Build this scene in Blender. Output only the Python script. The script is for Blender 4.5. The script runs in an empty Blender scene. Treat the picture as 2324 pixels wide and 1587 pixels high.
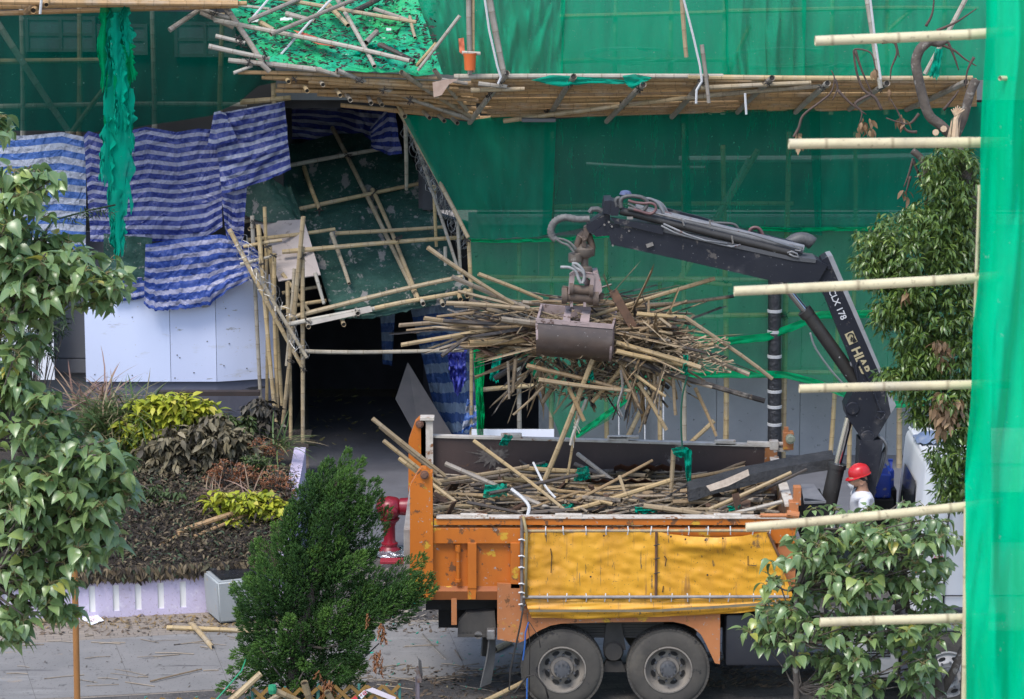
import bpy, bmesh, math, random
import numpy as np
from mathutils import Vector, Matrix, noise as mnoise
R = math.radians
random.seed(7); rng = np.random.default_rng(7)
scn = bpy.context.scene
COL = scn.collection

# ------------------------------------------------------------------ camera, sky, sun, exposure
CAM_Y, CAM_Z, PITCH = -36.63, 11.78, R(11.0)
FPX, CX, CY = 6807.0, 1161.5, 793.3            # focal length and centre in units of a 2323 px wide frame
cam = bpy.data.cameras.new('camera'); camo = bpy.data.objects.new('camera', cam); COL.objects.link(camo)
camo.location = (0, CAM_Y, CAM_Z); camo.rotation_euler = (R(90) - PITCH, 0, 0)
cam.sensor_width = 36; cam.lens = 36 * FPX / 2323; cam.clip_start = 0.5; cam.clip_end = 500
cam.dof.use_dof = True; cam.dof.focus_distance = 39.5; cam.dof.aperture_fstop = 8.5
scn.camera = camo
w = bpy.data.worlds.new('World'); scn.world = w; w.use_nodes = True
nt = w.node_tree; bg = nt.nodes['Background']
sky = nt.nodes.new('ShaderNodeTexSky'); sky.sky_type = 'NISHITA'; sky.sun_disc = False
SUN_TO = Vector((-0.30, -0.50, 0.95)).normalized()
sky.sun_elevation = math.asin(SUN_TO.z); sky.sun_rotation = math.atan2(SUN_TO.x, SUN_TO.y)
sky.air_density = 1.0; sky.dust_density = 1.5; sky.ozone_density = 1.0
nt.links.new(sky.outputs[0], bg.inputs[0]); bg.inputs[1].default_value = 0.15
sl = bpy.data.lights.new('sun', 'SUN'); sl.energy = 1.4; sl.angle = R(22); sl.color = (1, 0.96, 0.9)
so = bpy.data.objects.new('sun', sl); COL.objects.link(so)
so.rotation_euler = (-SUN_TO).to_track_quat('-Z', 'Y').to_euler(); so.location = (-5, -10, 30)
vs = scn.view_settings; vs.view_transform = 'Standard'; vs.look = 'None'; vs.exposure = 1.0; vs.gamma = 1
scn.cycles.max_bounces = 8; scn.cycles.transparent_max_bounces = 24; scn.cycles.diffuse_bounces = 4
scn.cycles.use_adaptive_sampling = True

# ------------------------------------------------------------------ geometry of the view: pixel of the 2323 px frame -> point at a real depth
FW = Vector((0, math.cos(PITCH), -math.sin(PITCH))); UP = Vector((0, math.sin(PITCH), math.cos(PITCH)))
CAMV = Vector((0, CAM_Y, CAM_Z))
def ray(x, y): return FW + Vector(((x - CX) / FPX, 0, 0)) - UP * ((y - CY) / FPX)
def P(x, y, Y=0.0):
    d = ray(x, y); return CAMV + d * ((Y - CAM_Y) / d.y)
def G(x, y, z=0.0):
    d = ray(x, y); return CAMV + d * ((z - CAM_Z) / d.z)
def PPM(x, y, Y):                                  # px per metre there
    return FPX / ((P(x, y, Y) - CAMV).dot(FW))
def nz(x, y=0, z=0): return mnoise.noise(Vector((x, y, z)))
def U(a, b): return random.uniform(a, b)

# ------------------------------------------------------------------ mesh builder
class MB:
    def __init__(s): s.v = []; s.f = []; s.m = []; s.uv = {}; s.band = {}; s.tone = {}; s.np = []
    def add(s, vs, fs, mi=0):
        o = len(s.v); s.v += [tuple(p) for p in vs]
        s.f += [tuple(i + o for i in f) for f in fs]; s.m += [mi] * len(fs); return o
    def box(s, c, size, rot=None, mi=0, taper=1.0):
        hx, hy, hz = size[0] / 2, size[1] / 2, size[2] / 2
        vs = [Vector((sx * hx * (taper if sz > 0 else 1), sy * hy * (taper if sz > 0 else 1), sz * hz)) for sz in (-1, 1) for sy in (-1, 1) for sx in (-1, 1)]
        if rot is not None: vs = [rot @ p for p in vs]
        c = Vector(c)
        s.add([p + c for p in vs], [(0, 2, 3, 1), (4, 5, 7, 6), (0, 1, 5, 4), (2, 6, 7, 3), (0, 4, 6, 2), (1, 3, 7, 5)], mi)
    def bb(s, x0, x1, y0, y1, z0, z1, mi=0): s.box(((x0 + x1) / 2, (y0 + y1) / 2, (z0 + z1) / 2), (x1 - x0, y1 - y0, z1 - z0), None, mi)
    def bev(s, x0, x1, y0, y1, z0, z1, b=.02, mi=0, seg=2):
        bm = bmesh.new(); bmesh.ops.create_cube(bm, size=1)
        for v in bm.verts: v.co = Vector(((x0 + x1) / 2 + v.co.x * (x1 - x0), (y0 + y1) / 2 + v.co.y * (y1 - y0), (z0 + z1) / 2 + v.co.z * (z1 - z0)))
        bmesh.ops.bevel(bm, geom=bm.edges[:], offset=b, segments=seg, affect='EDGES', profile=.5)
        bm.verts.index_update(); s.add([v.co for v in bm.verts], [[v.index for v in f.verts] for f in bm.faces], mi); bm.free()
    def tube(s, pts, r, n=8, mi=0, cap=True, closed=False):
        pts = [Vector(p) for p in pts]; k = len(pts)
        rs = r if isinstance(r, (list, tuple)) else [r] * k
        vs = []; prev = None
        for i, p in enumerate(pts):
            t = (pts[min(i + 1, k - 1)] - pts[max(i - 1, 0)])
            if t.length < 1e-9: t = Vector((0, 0, 1))
            t.normalize()
            if prev is None:
                a = Vector((0, 0, 1)) if abs(t.z) < .9 else Vector((1, 0, 0)); u = t.cross(a).normalized()
            else:
                u = prev - t * prev.dot(t)
                u = u.normalized() if u.length > 1e-6 else t.orthogonal().normalized()
            prev = u; v_ = t.cross(u)
            vs += [p + (u * math.cos(2 * math.pi * j / n) + v_ * math.sin(2 * math.pi * j / n)) * rs[i] for j in range(n)]
        fs = [(i * n + j, i * n + (j + 1) % n, (i + 1) * n + (j + 1) % n, (i + 1) * n + j) for i in range(k - 1) for j in range(n)]
        if cap: fs += [tuple(range(n - 1, -1, -1)), tuple((k - 1) * n + j for j in range(n))]
        return s.add(vs, fs, mi)
    def prism(s, poly, Y0, Y1, mi=0):              # poly: (x, z) world outline, extruded along the depth
        n = len(poly); vs = [(p[0], Y0, p[1]) for p in poly] + [(p[0], Y1, p[1]) for p in poly]
        fs = [tuple(range(n - 1, -1, -1)), tuple(range(n, 2 * n))] + [(i, (i + 1) % n, n + (i + 1) % n, n + i) for i in range(n)]
        s.add(vs, fs, mi)
    def pprism(s, px, Y0, Y1, mi=0):               # the outline read off at depth Y0
        s.prism([(P(x, y, Y0).x, P(x, y, Y0).z) for x, y in px], Y0, Y1, mi)
    def lathe(s, c, prof, n=24, axis='Z', mi=0, caps=True):   # prof: (radius, height) pairs
        c = Vector(c); vs = []
        for r, h in prof:
            for j in range(n):
                a = 2 * math.pi * j / n; q = (r * math.cos(a), r * math.sin(a), h)
                if axis == 'Y': q = (q[0], q[2], q[1])
                if axis == 'X': q = (q[2], q[0], q[1])
                vs.append(c + Vector(q))
        k = len(prof)
        fs = [(i * n + j, i * n + (j + 1) % n, (i + 1) * n + (j + 1) % n, (i + 1) * n + j) for i in range(k - 1) for j in range(n)]
        if caps: fs += [tuple(range(n - 1, -1, -1)), tuple((k - 1) * n + j for j in range(n))]
        s.add(vs, fs, mi)
    def bamboo(s, a, b, r=.03, bend=.012, n=8, seg=None, half=False, hollow=True, tap=.85):
        a = Vector(a); b = Vector(b); L = (b - a).length
        if L < .02: return
        t = (b - a) / L; u = t.orthogonal().normalized(); v = t.cross(u)
        if seg is None: seg = U(.24, .36)
        st = U(.05, seg); ks = []
        if hollow and not half: ks.append((.028, -1))
        ks.append((0, 0)); x = st
        while x < L - .02:
            if x > .03: ks += [(x - .013, 0), (x, 1), (x + .013, 0)]
            x += seg * U(.85, 1.15)
        ks.append((L, 0))
        if hollow and not half: ks.append((L - .028, -1))
        ang = U(0, 6.28); bd = (u * math.cos(ang) + v * math.sin(ang)) * bend * L; k2 = U(-.5, .5)
        arc = 2 * math.pi if not half else U(2.2, 3.4); m = n if not half else n // 2 + 2
        vs = []; o = len(s.v)
        if hollow and not half: pass
        for q, (x, kind) in enumerate(ks):
            f = x / L; c = a + t * x + bd * (4 * f * (1 - f) + k2 * math.sin(2 * math.pi * f) * .6)
            rr = r * (1 + (tap - 1) * f) * (1.07 if kind == 1 else (.74 if kind == -1 else 1))
            for j in range(m):
                an = ang + arc * j / (m if not half else m - 1)
                jag = t * (U(-.1, .1) if half and q in (0, len(ks) - 1) else 0)
                vs.append(c + (u * math.cos(an) + v * math.sin(an)) * rr + jag)
            if kind: 
                for j in range(m): s.band[o + q * m + j] = 1.0 if kind == 1 else 1.6
        k = len(ks); rg = range(m) if not half else range(m - 1)
        fs = [(i * m + j, i * m + (j + 1) % m, (i + 1) * m + (j + 1) % m, (i + 1) * m + j) for i in range(k - 1) for j in rg]
        if not half: fs += [tuple(range(m - 1, -1, -1)), tuple((k - 1) * m + j for j in range(m))]
        s.add(vs, fs)
    def sheet(s, top, bot, nu, nv, fn=None, uvs=None, ragged=0, mi=0):
        # top / bot: lists of world points, joined by straight lines down the sheet; fn(u, v) -> Vector offset
        def along(pl):
            pl = [Vector(p) for p in pl]; d = [0]
            for i in range(1, len(pl)): d.append(d[-1] + (pl[i] - pl[i - 1]).length)
            def at(u):
                x = u * d[-1]
                for i in range(1, len(pl)):
                    if x <= d[i] or i == len(pl) - 1:
                        return pl[i - 1].lerp(pl[i], (x - d[i - 1]) / max(1e-9, d[i] - d[i - 1]))
            return at, d[-1]
        ta, tl = along(top); ba, bl = along(bot); vs = []; o = len(s.v); W = max(tl, bl)
        H = sum((ta(q / 4) - ba(q / 4)).length for q in range(5)) / 5
        for i in range(nv + 1):
            for j in range(nu + 1):
                u = j / nu; v = i / nv
                vv = v
                if ragged: vv = v * (1 + ragged * (nz(u * 19, 3.3) + .6 * nz(u * 53, 9.1)))
                p = ta(u).lerp(ba(u), vv)
                if fn: p = p + fn(u, v)
                vs.append(p); s.uv[o + i * (nu + 1) + j] = (u * W, (1 - v) * H) if uvs is None else uvs(u, v)
        fs = [(i * (nu + 1) + j, i * (nu + 1) + j + 1, (i + 1) * (nu + 1) + j + 1, (i + 1) * (nu + 1) + j) for i in range(nv) for j in range(nu)]
        s.add(vs, fs, mi)
    def inst(s, tv, tf, M, tone, rib=False):                  # template verts (k,3), faces, transforms (n,4,4) as numpy, tone (n,)
        tv = np.asarray(tv, float); k = len(tv); n = len(M)
        vv = np.einsum('nij,kj->nki', M[:, :3, :3], tv) + M[:, None, :3, 3]
        o = len(s.v); s.v += [tuple(p) for p in vv.reshape(-1, 3).tolist()]
        for i in range(n):
            b = o + i * k; s.f += [tuple(b + q for q in f) for f in tf]
        if rib: s.band.update({o + i * k + q: 1.0 for i in range(n) for q in range(1, k, 3)})
        s.m += [0] * (n * len(tf)); s.np.append((o, n * k, np.repeat(tone, k)))

LOC = {}
def mk(name, mb, mat, parent=None, label=None, cat=None, group=None, kind=None, smooth=False, base=None):
    if parent is None:
        if base is None:
            a = np.array(mb.v); lo, hi = a.min(0), a.max(0); base = ((lo[0] + hi[0]) / 2, (lo[1] + hi[1]) / 2, lo[2])
        loc = Vector(base)
    else: loc = LOC[parent.name]
    me = bpy.data.meshes.new(name)
    a = np.array(mb.v, float) - np.array(loc)
    me.from_pydata(a.tolist(), [], mb.f)
    for m in (mat if isinstance(mat, (list, tuple)) else [mat]): me.materials.append(m)
    if any(mb.m): me.polygons.foreach_set('material_index', mb.m)
    if mb.uv:
        l = me.uv_layers.new(name='UVMap'); vi = np.zeros(len(me.loops), int); me.loops.foreach_get('vertex_index', vi)
        t = np.zeros((len(mb.v), 2))
        for i, q in mb.uv.items(): t[i] = q
        l.data.foreach_set('uv', t[vi].ravel())
    if mb.band:
        at = me.attributes.new('band', 'FLOAT', 'POINT'); z = np.zeros(len(mb.v))
        for i, q in mb.band.items(): z[i] = q
        at.data.foreach_set('value', z)
    if mb.np:
        at = me.attributes.new('tone', 'FLOAT', 'POINT'); z = np.zeros(len(mb.v))
        for o, n, q in mb.np: z[o:o + n] = q
        at.data.foreach_set('value', z)
    if smooth:
        me.polygons.foreach_set('use_smooth', [True] * len(me.polygons))
        if smooth == 'auto': me.set_sharp_from_angle(angle=R(40))
    me.update()
    ob = bpy.data.objects.new(name, me); COL.objects.link(ob)
    if parent is None: ob.location = loc
    else: ob.parent = parent
    LOC[ob.name] = loc
    tag(ob, label, cat, group, kind); return ob
def tag(o, label=None, cat=None, group=None, kind=None):
    if label: o['label'] = label
    if cat: o['category'] = cat
    if group: o['group'] = group
    if kind: o['kind'] = kind
    return o
def root(name, loc, label, cat, group=None):
    o = bpy.data.objects.new(name, None); COL.objects.link(o); o.location = loc; o.empty_display_size = .2
    LOC[o.name] = Vector(loc); return tag(o, label, cat, group)
def one(fn, *a, **k):
    m = MB(); getattr(m, fn)(*a, **k); return m

# ------------------------------------------------------------------ materials
def ND(nt, t, props=None, **ins):
    n = nt.nodes.new('ShaderNode' + t)
    for k, v in (props or {}).items(): setattr(n, k, v)
    for k, v in ins.items():
        k2 = int(k[1:]) if k[0] == 'i' and k[1:].isdigit() else k.replace('_', ' ')
        if hasattr(v, 'is_output'): nt.links.new(v, n.inputs[k2])
        else:
            if isinstance(v, tuple) and len(v) == 3 and n.inputs[k2].type == 'RGBA': v = (*v, 1)
            n.inputs[k2].default_value = v
    return n
def MATH(nt, op, a, b=0.0, c=None):
    n = nt.nodes.new('ShaderNodeMath'); n.operation = op
    for i, v in enumerate((a, b) if c is None else (a, b, c)):
        if hasattr(v, 'is_output'): nt.links.new(v, n.inputs[i])
        else: n.inputs[i].default_value = v
    return n.outputs[0]
def MIX(nt, f, a, b, mode='MIX'):
    n = nt.nodes.new('ShaderNodeMix'); n.data_type = 'RGBA'; n.blend_type = mode
    for i, v in ((0, f), (6, a), (7, b)):
        if hasattr(v, 'is_output'): nt.links.new(v, n.inputs[i])
        else: n.inputs[i].default_value = (*v, 1) if isinstance(v, tuple) and len(v) == 3 else v
    return n.outputs[2]
def RAMP(nt, f, stops, interp='LINEAR'):
    n = nt.nodes.new('ShaderNodeValToRGB'); nt.links.new(f, n.inputs[0]); cr = n.color_ramp; cr.interpolation = interp
    while len(cr.elements) < len(stops): cr.elements.new(.5)
    for e, (p, c) in zip(cr.elements, stops): e.position = p; e.color = (*c, 1) if isinstance(c, tuple) else (c, c, c, 1)
    return n.outputs[0]
def NOISE(nt, vec, scale, detail=5, rough=.6, dist=0):
    return ND(nt, 'TexNoise', None, Vector=vec, Scale=scale, Detail=detail, Roughness=rough, Distortion=dist).outputs[0]
def new(name):
    m = bpy.data.materials.new(name); m.use_nodes = True; m.node_tree.nodes.clear(); return m, m.node_tree
def out(nt, sh): 
    o = nt.nodes.new('ShaderNodeOutputMaterial'); nt.links.new(sh, o.inputs[0])
def vec(nt, stretch=(1, 1, 1), which='Object', rot=(0, 0, 0)):
    tc = nt.nodes.new('ShaderNodeTexCoord')
    return ND(nt, 'Mapping', None, Vector=tc.outputs[which], Scale=stretch, Rotation=rot).outputs[0]
def STEP(nt, v, a, b):
    n = nt.nodes.new('ShaderNodeMapRange'); nt.links.new(v, n.inputs[0]); n.inputs[1].default_value = a; n.inputs[2].default_value = b; return n.outputs[0]
def mat(name, c1, c2=None, scale=4, rough=.6, bump=0, bscale=40, metal=0, dirt=(), stretch=(1, 1, 1), rnd=0, coord='Object', spec=.5, coat=0, bdist=.01):
    m, nt = new(name); v = vec(nt, stretch, coord)
    base = MIX(nt, STEP(nt, NOISE(nt, v, scale), .3, .7), c1, c2) if c2 else None
    for d in dirt:                                 # (scale, colour, low, high[, stretch])
        v2 = vec(nt, d[4], coord) if len(d) > 4 else v
        sh = .055 if d[2] > .6 else 0
        f = STEP(nt, NOISE(nt, v2, d[0], 7, .65), d[2] - sh, d[3] - sh)
        base = MIX(nt, f, base if base is not None else c1, d[1])
    if rnd:
        oi = nt.nodes.new('ShaderNodeObjectInfo'); k = MATH(nt, 'MULTIPLY_ADD', oi.outputs['Random'], rnd, 1 - rnd / 2)
        cmb = ND(nt, 'CombineColor', None, Red=k, Green=k, Blue=k).outputs[0]
        base = MIX(nt, 1.0, base if base is not None else c1, cmb, 'MULTIPLY')
    b = ND(nt, 'BsdfPrincipled', None, Roughness=rough, Metallic=metal)
    b.inputs['Specular IOR Level'].default_value = spec; b.inputs['Coat Weight'].default_value = coat
    if base is None: b.inputs[0].default_value = (*c1, 1)
    else: nt.links.new(base, b.inputs[0])
    if bump:
        bn = ND(nt, 'Bump', None, Strength=bump, Distance=bdist, Height=NOISE(nt, v, bscale, 6, .65)); nt.links.new(bn.outputs[0], b.inputs['Normal'])
    out(nt, b.outputs[0]); return m
def bamboo_mat(name, stops, char=.0, pale=.45):
    m, nt = new(name); v = vec(nt)
    oi = nt.nodes.new('ShaderNodeObjectInfo')
    c = RAMP(nt, oi.outputs['Random'], stops)
    c = MIX(nt, MATH(nt, 'MULTIPLY', STEP(nt, NOISE(nt, v, 5, 6, .7), .45, .75), .55), c, (.17, .12, .07))
    c = MIX(nt, MATH(nt, 'MULTIPLY', STEP(nt, NOISE(nt, v, 2.3, 5, .7), .5, .7), pale), c, (.42, .39, .34))
    c = MIX(nt, MATH(nt, 'MULTIPLY', STEP(nt, NOISE(nt, v, 38, 3, .6), .62, .72), .6), c, (.1, .075, .05))
    if char: c = MIX(nt, STEP(nt, NOISE(nt, v, 1.7, 5, .7), .62 - char, .70 - char), c, (.022, .019, .018))
    at = ND(nt, 'Attribute', {'attribute_name': 'band'})
    f = at.outputs['Fac']
    c = MIX(nt, MATH(nt, 'MULTIPLY', MATH(nt, 'MINIMUM', f, 1.0), .55), c, (.12, .075, .04))
    c = MIX(nt, STEP(nt, f, 1.1, 1.5), c, (.02, .015, .01))
    b = ND(nt, 'BsdfPrincipled', None, Base_Color=c, Roughness=.5)
    b.inputs['Specular IOR Level'].default_value = .35
    bn = ND(nt, 'Bump', None, Strength=.25, Distance=.004, Height=NOISE(nt, v, 60, 4)); nt.links.new(bn.outputs[0], b.inputs['Normal'])
    out(nt, b.outputs[0]); return m
def net_mat(name, c1, c2, alpha, var=.2, trans=.5, streak=(3, 3, .5), pale=0):
    m, nt = new(name); v = vec(nt, streak); vo = vec(nt)
    f1 = STEP(nt, NOISE(nt, v, 1.4, 6, .65), .3, .7)
    c = MIX(nt, f1, c1, c2)
    c = MIX(nt, MATH(nt, 'MULTIPLY', STEP(nt, NOISE(nt, vo, 17, 5, .7), .66, .72), .5 + pale), c, (.45, .5, .48))
    c = MIX(nt, MATH(nt, 'MULTIPLY', STEP(nt, NOISE(nt, vec(nt, (7, 7, 1.6)), 2.2, 5, .7), .60, .85), .10 + pale), c, (.25, .33, .3))
    d = ND(nt, 'BsdfDiffuse', None, Color=c); t = ND(nt, 'BsdfTranslucent', None, Color=c)
    s = ND(nt, 'MixShader', None, i0=trans, i1=d.outputs[0], i2=t.outputs[0])
    bn = ND(nt, 'Bump', None, Strength=.35, Distance=.02, Height=NOISE(nt, vec(nt, (6, 6, 2)), 3, 6, .7))
    for q in (d, t): nt.links.new(bn.outputs[0], q.inputs['Normal'])
    a = MATH(nt, 'ADD', alpha - var / 2, MATH(nt, 'MULTIPLY', NOISE(nt, v, 2.5, 6, .7), var))
    x = ND(nt, 'MixShader', None, i0=a, i1=ND(nt, 'BsdfTransparent').outputs[0], i2=s.outputs[0])
    out(nt, x.outputs[0]); return m
def stripe_mat(name, blue, white, period, duty=.5, rough=.27):
    m, nt = new(name); uv = vec(nt, which='UV'); sx = ND(nt, 'SeparateXYZ', None, Vector=uv)
    wob = MATH(nt, 'MULTIPLY', MATH(nt, 'SUBTRACT', NOISE(nt, uv, .8, 0), .5), .06)
    h = MATH(nt, 'FRACT', MATH(nt, 'DIVIDE', MATH(nt, 'ADD', sx.outputs[1], wob), period))
    f = STEP(nt, MATH(nt, 'ABSOLUTE', MATH(nt, 'SUBTRACT', h, .5)), duty / 2 - .015, duty / 2 + .015)
    c = MIX(nt, f, white, blue)
    c = MIX(nt, MATH(nt, 'MULTIPLY', STEP(nt, NOISE(nt, vec(nt, (3, 3, 3)), 1.2, 6, .7), .5, .8), .35), c, (.13, .13, .2))
    b = ND(nt, 'BsdfPrincipled', None, Base_Color=c, Roughness=rough)
    h1 = NOISE(nt, vec(nt, (1.3, 1.3, .8)), 2.6, 9, .58, .8); h3 = MATH(nt, 'ABSOLUTE', MATH(nt, 'SUBTRACT', NOISE(nt, vec(nt, (1, 1, 1)), 3.3, 3, .5, .6), .5))
    h2 = ND(nt, 'TexVoronoi', {'feature': 'DISTANCE_TO_EDGE'}, Vector=ND(nt, 'MixRGB', None, i0=.12, i1=vec(nt), i2=ND(nt, 'TexNoise', None, Scale=5.0).outputs[1]).outputs[0], Scale=4.5).outputs[0]
    hh = MATH(nt, 'ADD', h1, MATH(nt, 'MULTIPLY', STEP(nt, h2, 0, .16), .10)); hh = MATH(nt, 'SUBTRACT', hh, MATH(nt, 'MULTIPLY', STEP(nt, h3, 0, .1), .16))
    bn = ND(nt, 'Bump', None, Strength=.8, Distance=.10, Height=hh); nt.links.new(bn.outputs[0], b.inputs['Normal'])
    tr = ND(nt, 'BsdfTranslucent', None, Color=c)
    x = ND(nt, 'MixShader', None, i0=.15, i1=b.outputs[0], i2=tr.outputs[0]); out(nt, x.outputs[0]); return m
def leaf_mat(name, stops, rough=.38, trans=.28, spec=.5, spots=None, vein=False):
    m, nt = new(name); at = ND(nt, 'Attribute', {'attribute_name': 'tone'})
    c = RAMP(nt, at.outputs['Fac'], stops)
    c = MIX(nt, MATH(nt, 'MULTIPLY', STEP(nt, NOISE(nt, vec(nt), 30, 4), .4, .75), .3), c, spots or stops[0][1])
    if vein: c = MIX(nt, MATH(nt, 'MULTIPLY', MATH(nt, 'POWER', ND(nt, 'Attribute', {'attribute_name': 'band'}).outputs['Fac'], 7.0), .55), c, (.30, .36, .16))
    b = ND(nt, 'BsdfPrincipled', None, Base_Color=c, Roughness=rough); b.inputs['Specular IOR Level'].default_value = spec
    t = ND(nt, 'BsdfTranslucent', None, Color=c)
    x = ND(nt, 'MixShader', None, i0=trans, i1=b.outputs[0], i2=t.outputs[0]); out(nt, x.outputs[0]); return m

BAM = bamboo_mat('bamboo', [(0, (.46, .34, .17)), (.3, (.40, .30, .17)), (.6, (.34, .27, .17)), (.85, (.42, .39, .33)), (1, (.27, .24, .2))])
BAMDECK = bamboo_mat('bamboo_brown', [(0, (.50, .32, .15)), (.5, (.42, .26, .12)), (1, (.36, .23, .12))])
BAMGREY = bamboo_mat('bamboo_weathered', [(0, (.40, .37, .32)), (.5, (.30, .27, .23)), (1, (.24, .21, .18))])
BAMHEAP = bamboo_mat('bamboo_scorched', [(0, (.42, .29, .14)), (.25, (.32, .215, .11)), (.5, (.21, .15, .09)), (.75, (.30, .25, .19)), (.9, (.20, .16, .12)), (1, (.12, .10, .085))], char=.06, pale=.12)
BAMTAN = bamboo_mat('bamboo_tan', [(0, (.42, .30, .15)), (.5, (.34, .25, .135)), (1, (.29, .22, .14))], pale=.3)
BAMBLACK = bamboo_mat('bamboo_burnt', [(0, (.035, .03, .028)), (1, (.07, .06, .055))], char=.12)
BAMNEAR = bamboo_mat('bamboo_pale', [(0, (.62, .55, .36)), (1, (.58, .5, .32))])
WOOD = mat('scorched_board', (.16, .085, .05), (.05, .03, .02), 3, .8, .5, 30, rnd=.5, dirt=((6, (.02, .018, .016), .55, .65),))
TIE = mat('tie_cord', (.025, .022, .02), rough=.7)
ROPE = mat('rope_white', (.62, .62, .62), (.4, .4, .4), 60, .8)
# ================================================================== SETTING: ground, path, driveway
def flat(name, px, z, m, world=False):
    mb = MB(); pts = [G(x, y, z) if not world else Vector((x, y, z)) for x, y in px]
    mb.add(pts, [tuple(range(len(pts)))]); o = mk(name, mb, m, kind='structure'); return o
def paving_mat(name, c1, c2, grout, sooty, rot):
    m, nt = new(name); v = vec(nt, rot=(0, 0, rot))
    br = ND(nt, 'TexBrick', {'offset': .5}, Vector=v, Color1=c1, Color2=c2, Mortar=grout, Scale=1.0)
    br.inputs['Mortar Size'].default_value = .006; br.inputs['Brick Width'].default_value = .22; br.inputs['Row Height'].default_value = .11; br.inputs['Mortar Smooth'].default_value = .6
    vo = vec(nt)
    c = MIX(nt, MATH(nt, 'MULTIPLY', STEP(nt, NOISE(nt, vo, 1.1, 8, .7), .35, .7), .75), br.outputs[0], c2)
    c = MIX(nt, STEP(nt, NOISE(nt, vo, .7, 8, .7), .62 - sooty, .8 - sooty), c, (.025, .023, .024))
    c = MIX(nt, STEP(nt, NOISE(nt, vo, 22, 5, .7), .60, .68), c, (.30, .26, .21))
    c = MIX(nt, STEP(nt, NOISE(nt, vo, 31, 5, .7), .62, .68), c, (.04, .035, .03))
    b = ND(nt, 'BsdfPrincipled', None, Base_Color=c, Roughness=.8)
    bn = ND(nt, 'Bump', None, Strength=.6, Distance=.012, Height=MATH(nt, 'SUBTRACT', NOISE(nt, vo, 18, 7, .7), MATH(nt, 'MULTIPLY', br.outputs[1], .6))); nt.links.new(bn.outputs[0], b.inputs['Normal'])
    out(nt, b.outputs[0]); return m
PAVE = paving_mat('brick_paving', (.29, .24, .19), (.23, .195, .16), (.10, .085, .07), .02, R(-11))
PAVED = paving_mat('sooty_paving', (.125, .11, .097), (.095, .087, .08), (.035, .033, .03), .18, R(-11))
CONC = mat('path_concrete', (.225, .212, .20), (.175, .168, .16), 1.3, .75, .35, 25, dirt=((.9, (.33, .32, .30), .55, .75, (.35, 2.2, 1)), (2.2, (.07, .066, .066), .60, .70, (.3, 2.4, 1)), (5, (.10, .095, .09), .66, .74), (26, (.07, .06, .05), .66, .70), (1.6, (.30, .23, .16), .70, .8)))
ASPH = mat('driveway_asphalt', (.14, .14, .155), (.105, .105, .118), 2.2, .75, .4, 60, dirt=((1.3, (.085, .085, .09), .6, .8), (30, (.12, .11, .09), .70, .74)))
mb = MB(); mb.add([(-250, -60, 0), (250, -60, 0), (250, 300, 0), (-250, 300, 0)], [(0, 1, 2, 3)]); mk('ground', mb, PAVE, kind='structure')
flat('path', [(-300, 1483), (520, 1432), (830, 1414), (1300, 1402), (2700, 1330), (2700, 1430), (1300, 1517), (349, 1572), (-300, 1606)], .004, CONC)
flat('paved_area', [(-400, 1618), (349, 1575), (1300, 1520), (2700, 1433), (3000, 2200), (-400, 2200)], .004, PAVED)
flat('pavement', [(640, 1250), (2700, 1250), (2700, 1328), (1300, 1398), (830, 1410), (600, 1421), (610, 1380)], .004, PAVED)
flat('driveway', [(690, 1110), (700, 1060), (700, 900), (1300, 900), (2500, 1040), (2600, 1248), (640, 1248), (650, 1180)], .008, ASPH)
# joints of the path slabs: narrow dark strips
mb = MB()
for (x0, y0, x1, y1) in ((47, 1480, 85, 1597), (262, 1461, 305, 1572), (473, 1438, 522, 1562), (800, 1418, 838, 1540), (1010, 1413, 1060, 1528)):
    a, b = G(x0, y0, .007), G(x1, y1, .007); d = (b - a).normalized().cross(Vector((0, 0, 1))) * .003
    mb.add([a - d, a + d, b + d, b - d], [(0, 1, 2, 3)])
mk('path_joint', mb, mat('joint', (.11, .105, .10), rough=.9), kind='structure')

# ================================================================== BUILDING behind the nets
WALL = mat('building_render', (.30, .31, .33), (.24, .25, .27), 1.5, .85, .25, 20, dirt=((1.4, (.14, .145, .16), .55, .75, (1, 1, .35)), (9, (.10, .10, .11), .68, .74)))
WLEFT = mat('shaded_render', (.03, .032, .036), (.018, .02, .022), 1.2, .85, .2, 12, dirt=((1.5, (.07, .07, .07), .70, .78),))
WDARK = mat('building_dark_render', (.10, .11, .125), (.055, .06, .07), 1.2, .8, .2, 12, dirt=((1.6, (.025, .025, .03), .5, .7),))
DARKW = mat('dark_interior', (.07, .07, .08), (.035, .035, .042), 1.4, .85, .3, 10)  # dark grey for the entrance and recess walls
GLASS = mat('window_glass', (.03, .035, .04), rough=.12)
FRAME = mat('window_frame', (.11, .115, .12), rough=.5)
B = root('building', (0, 14.6, 0), 'grey two tone building wrapped in green nets behind the orange truck', 'building')
mb = MB()
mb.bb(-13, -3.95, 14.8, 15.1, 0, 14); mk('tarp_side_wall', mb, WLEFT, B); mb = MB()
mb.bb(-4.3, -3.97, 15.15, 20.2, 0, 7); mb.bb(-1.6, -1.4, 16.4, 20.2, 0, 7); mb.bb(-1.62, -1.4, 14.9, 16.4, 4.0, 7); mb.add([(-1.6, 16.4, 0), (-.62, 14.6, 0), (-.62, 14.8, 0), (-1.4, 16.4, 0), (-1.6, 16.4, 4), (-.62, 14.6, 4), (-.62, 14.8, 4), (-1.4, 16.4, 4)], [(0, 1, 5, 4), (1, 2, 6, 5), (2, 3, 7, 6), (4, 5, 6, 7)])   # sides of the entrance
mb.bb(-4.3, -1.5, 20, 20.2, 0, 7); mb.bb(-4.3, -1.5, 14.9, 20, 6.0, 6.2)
mk('entrance_wall', mb, DARKW, B)
mb = MB()
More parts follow.
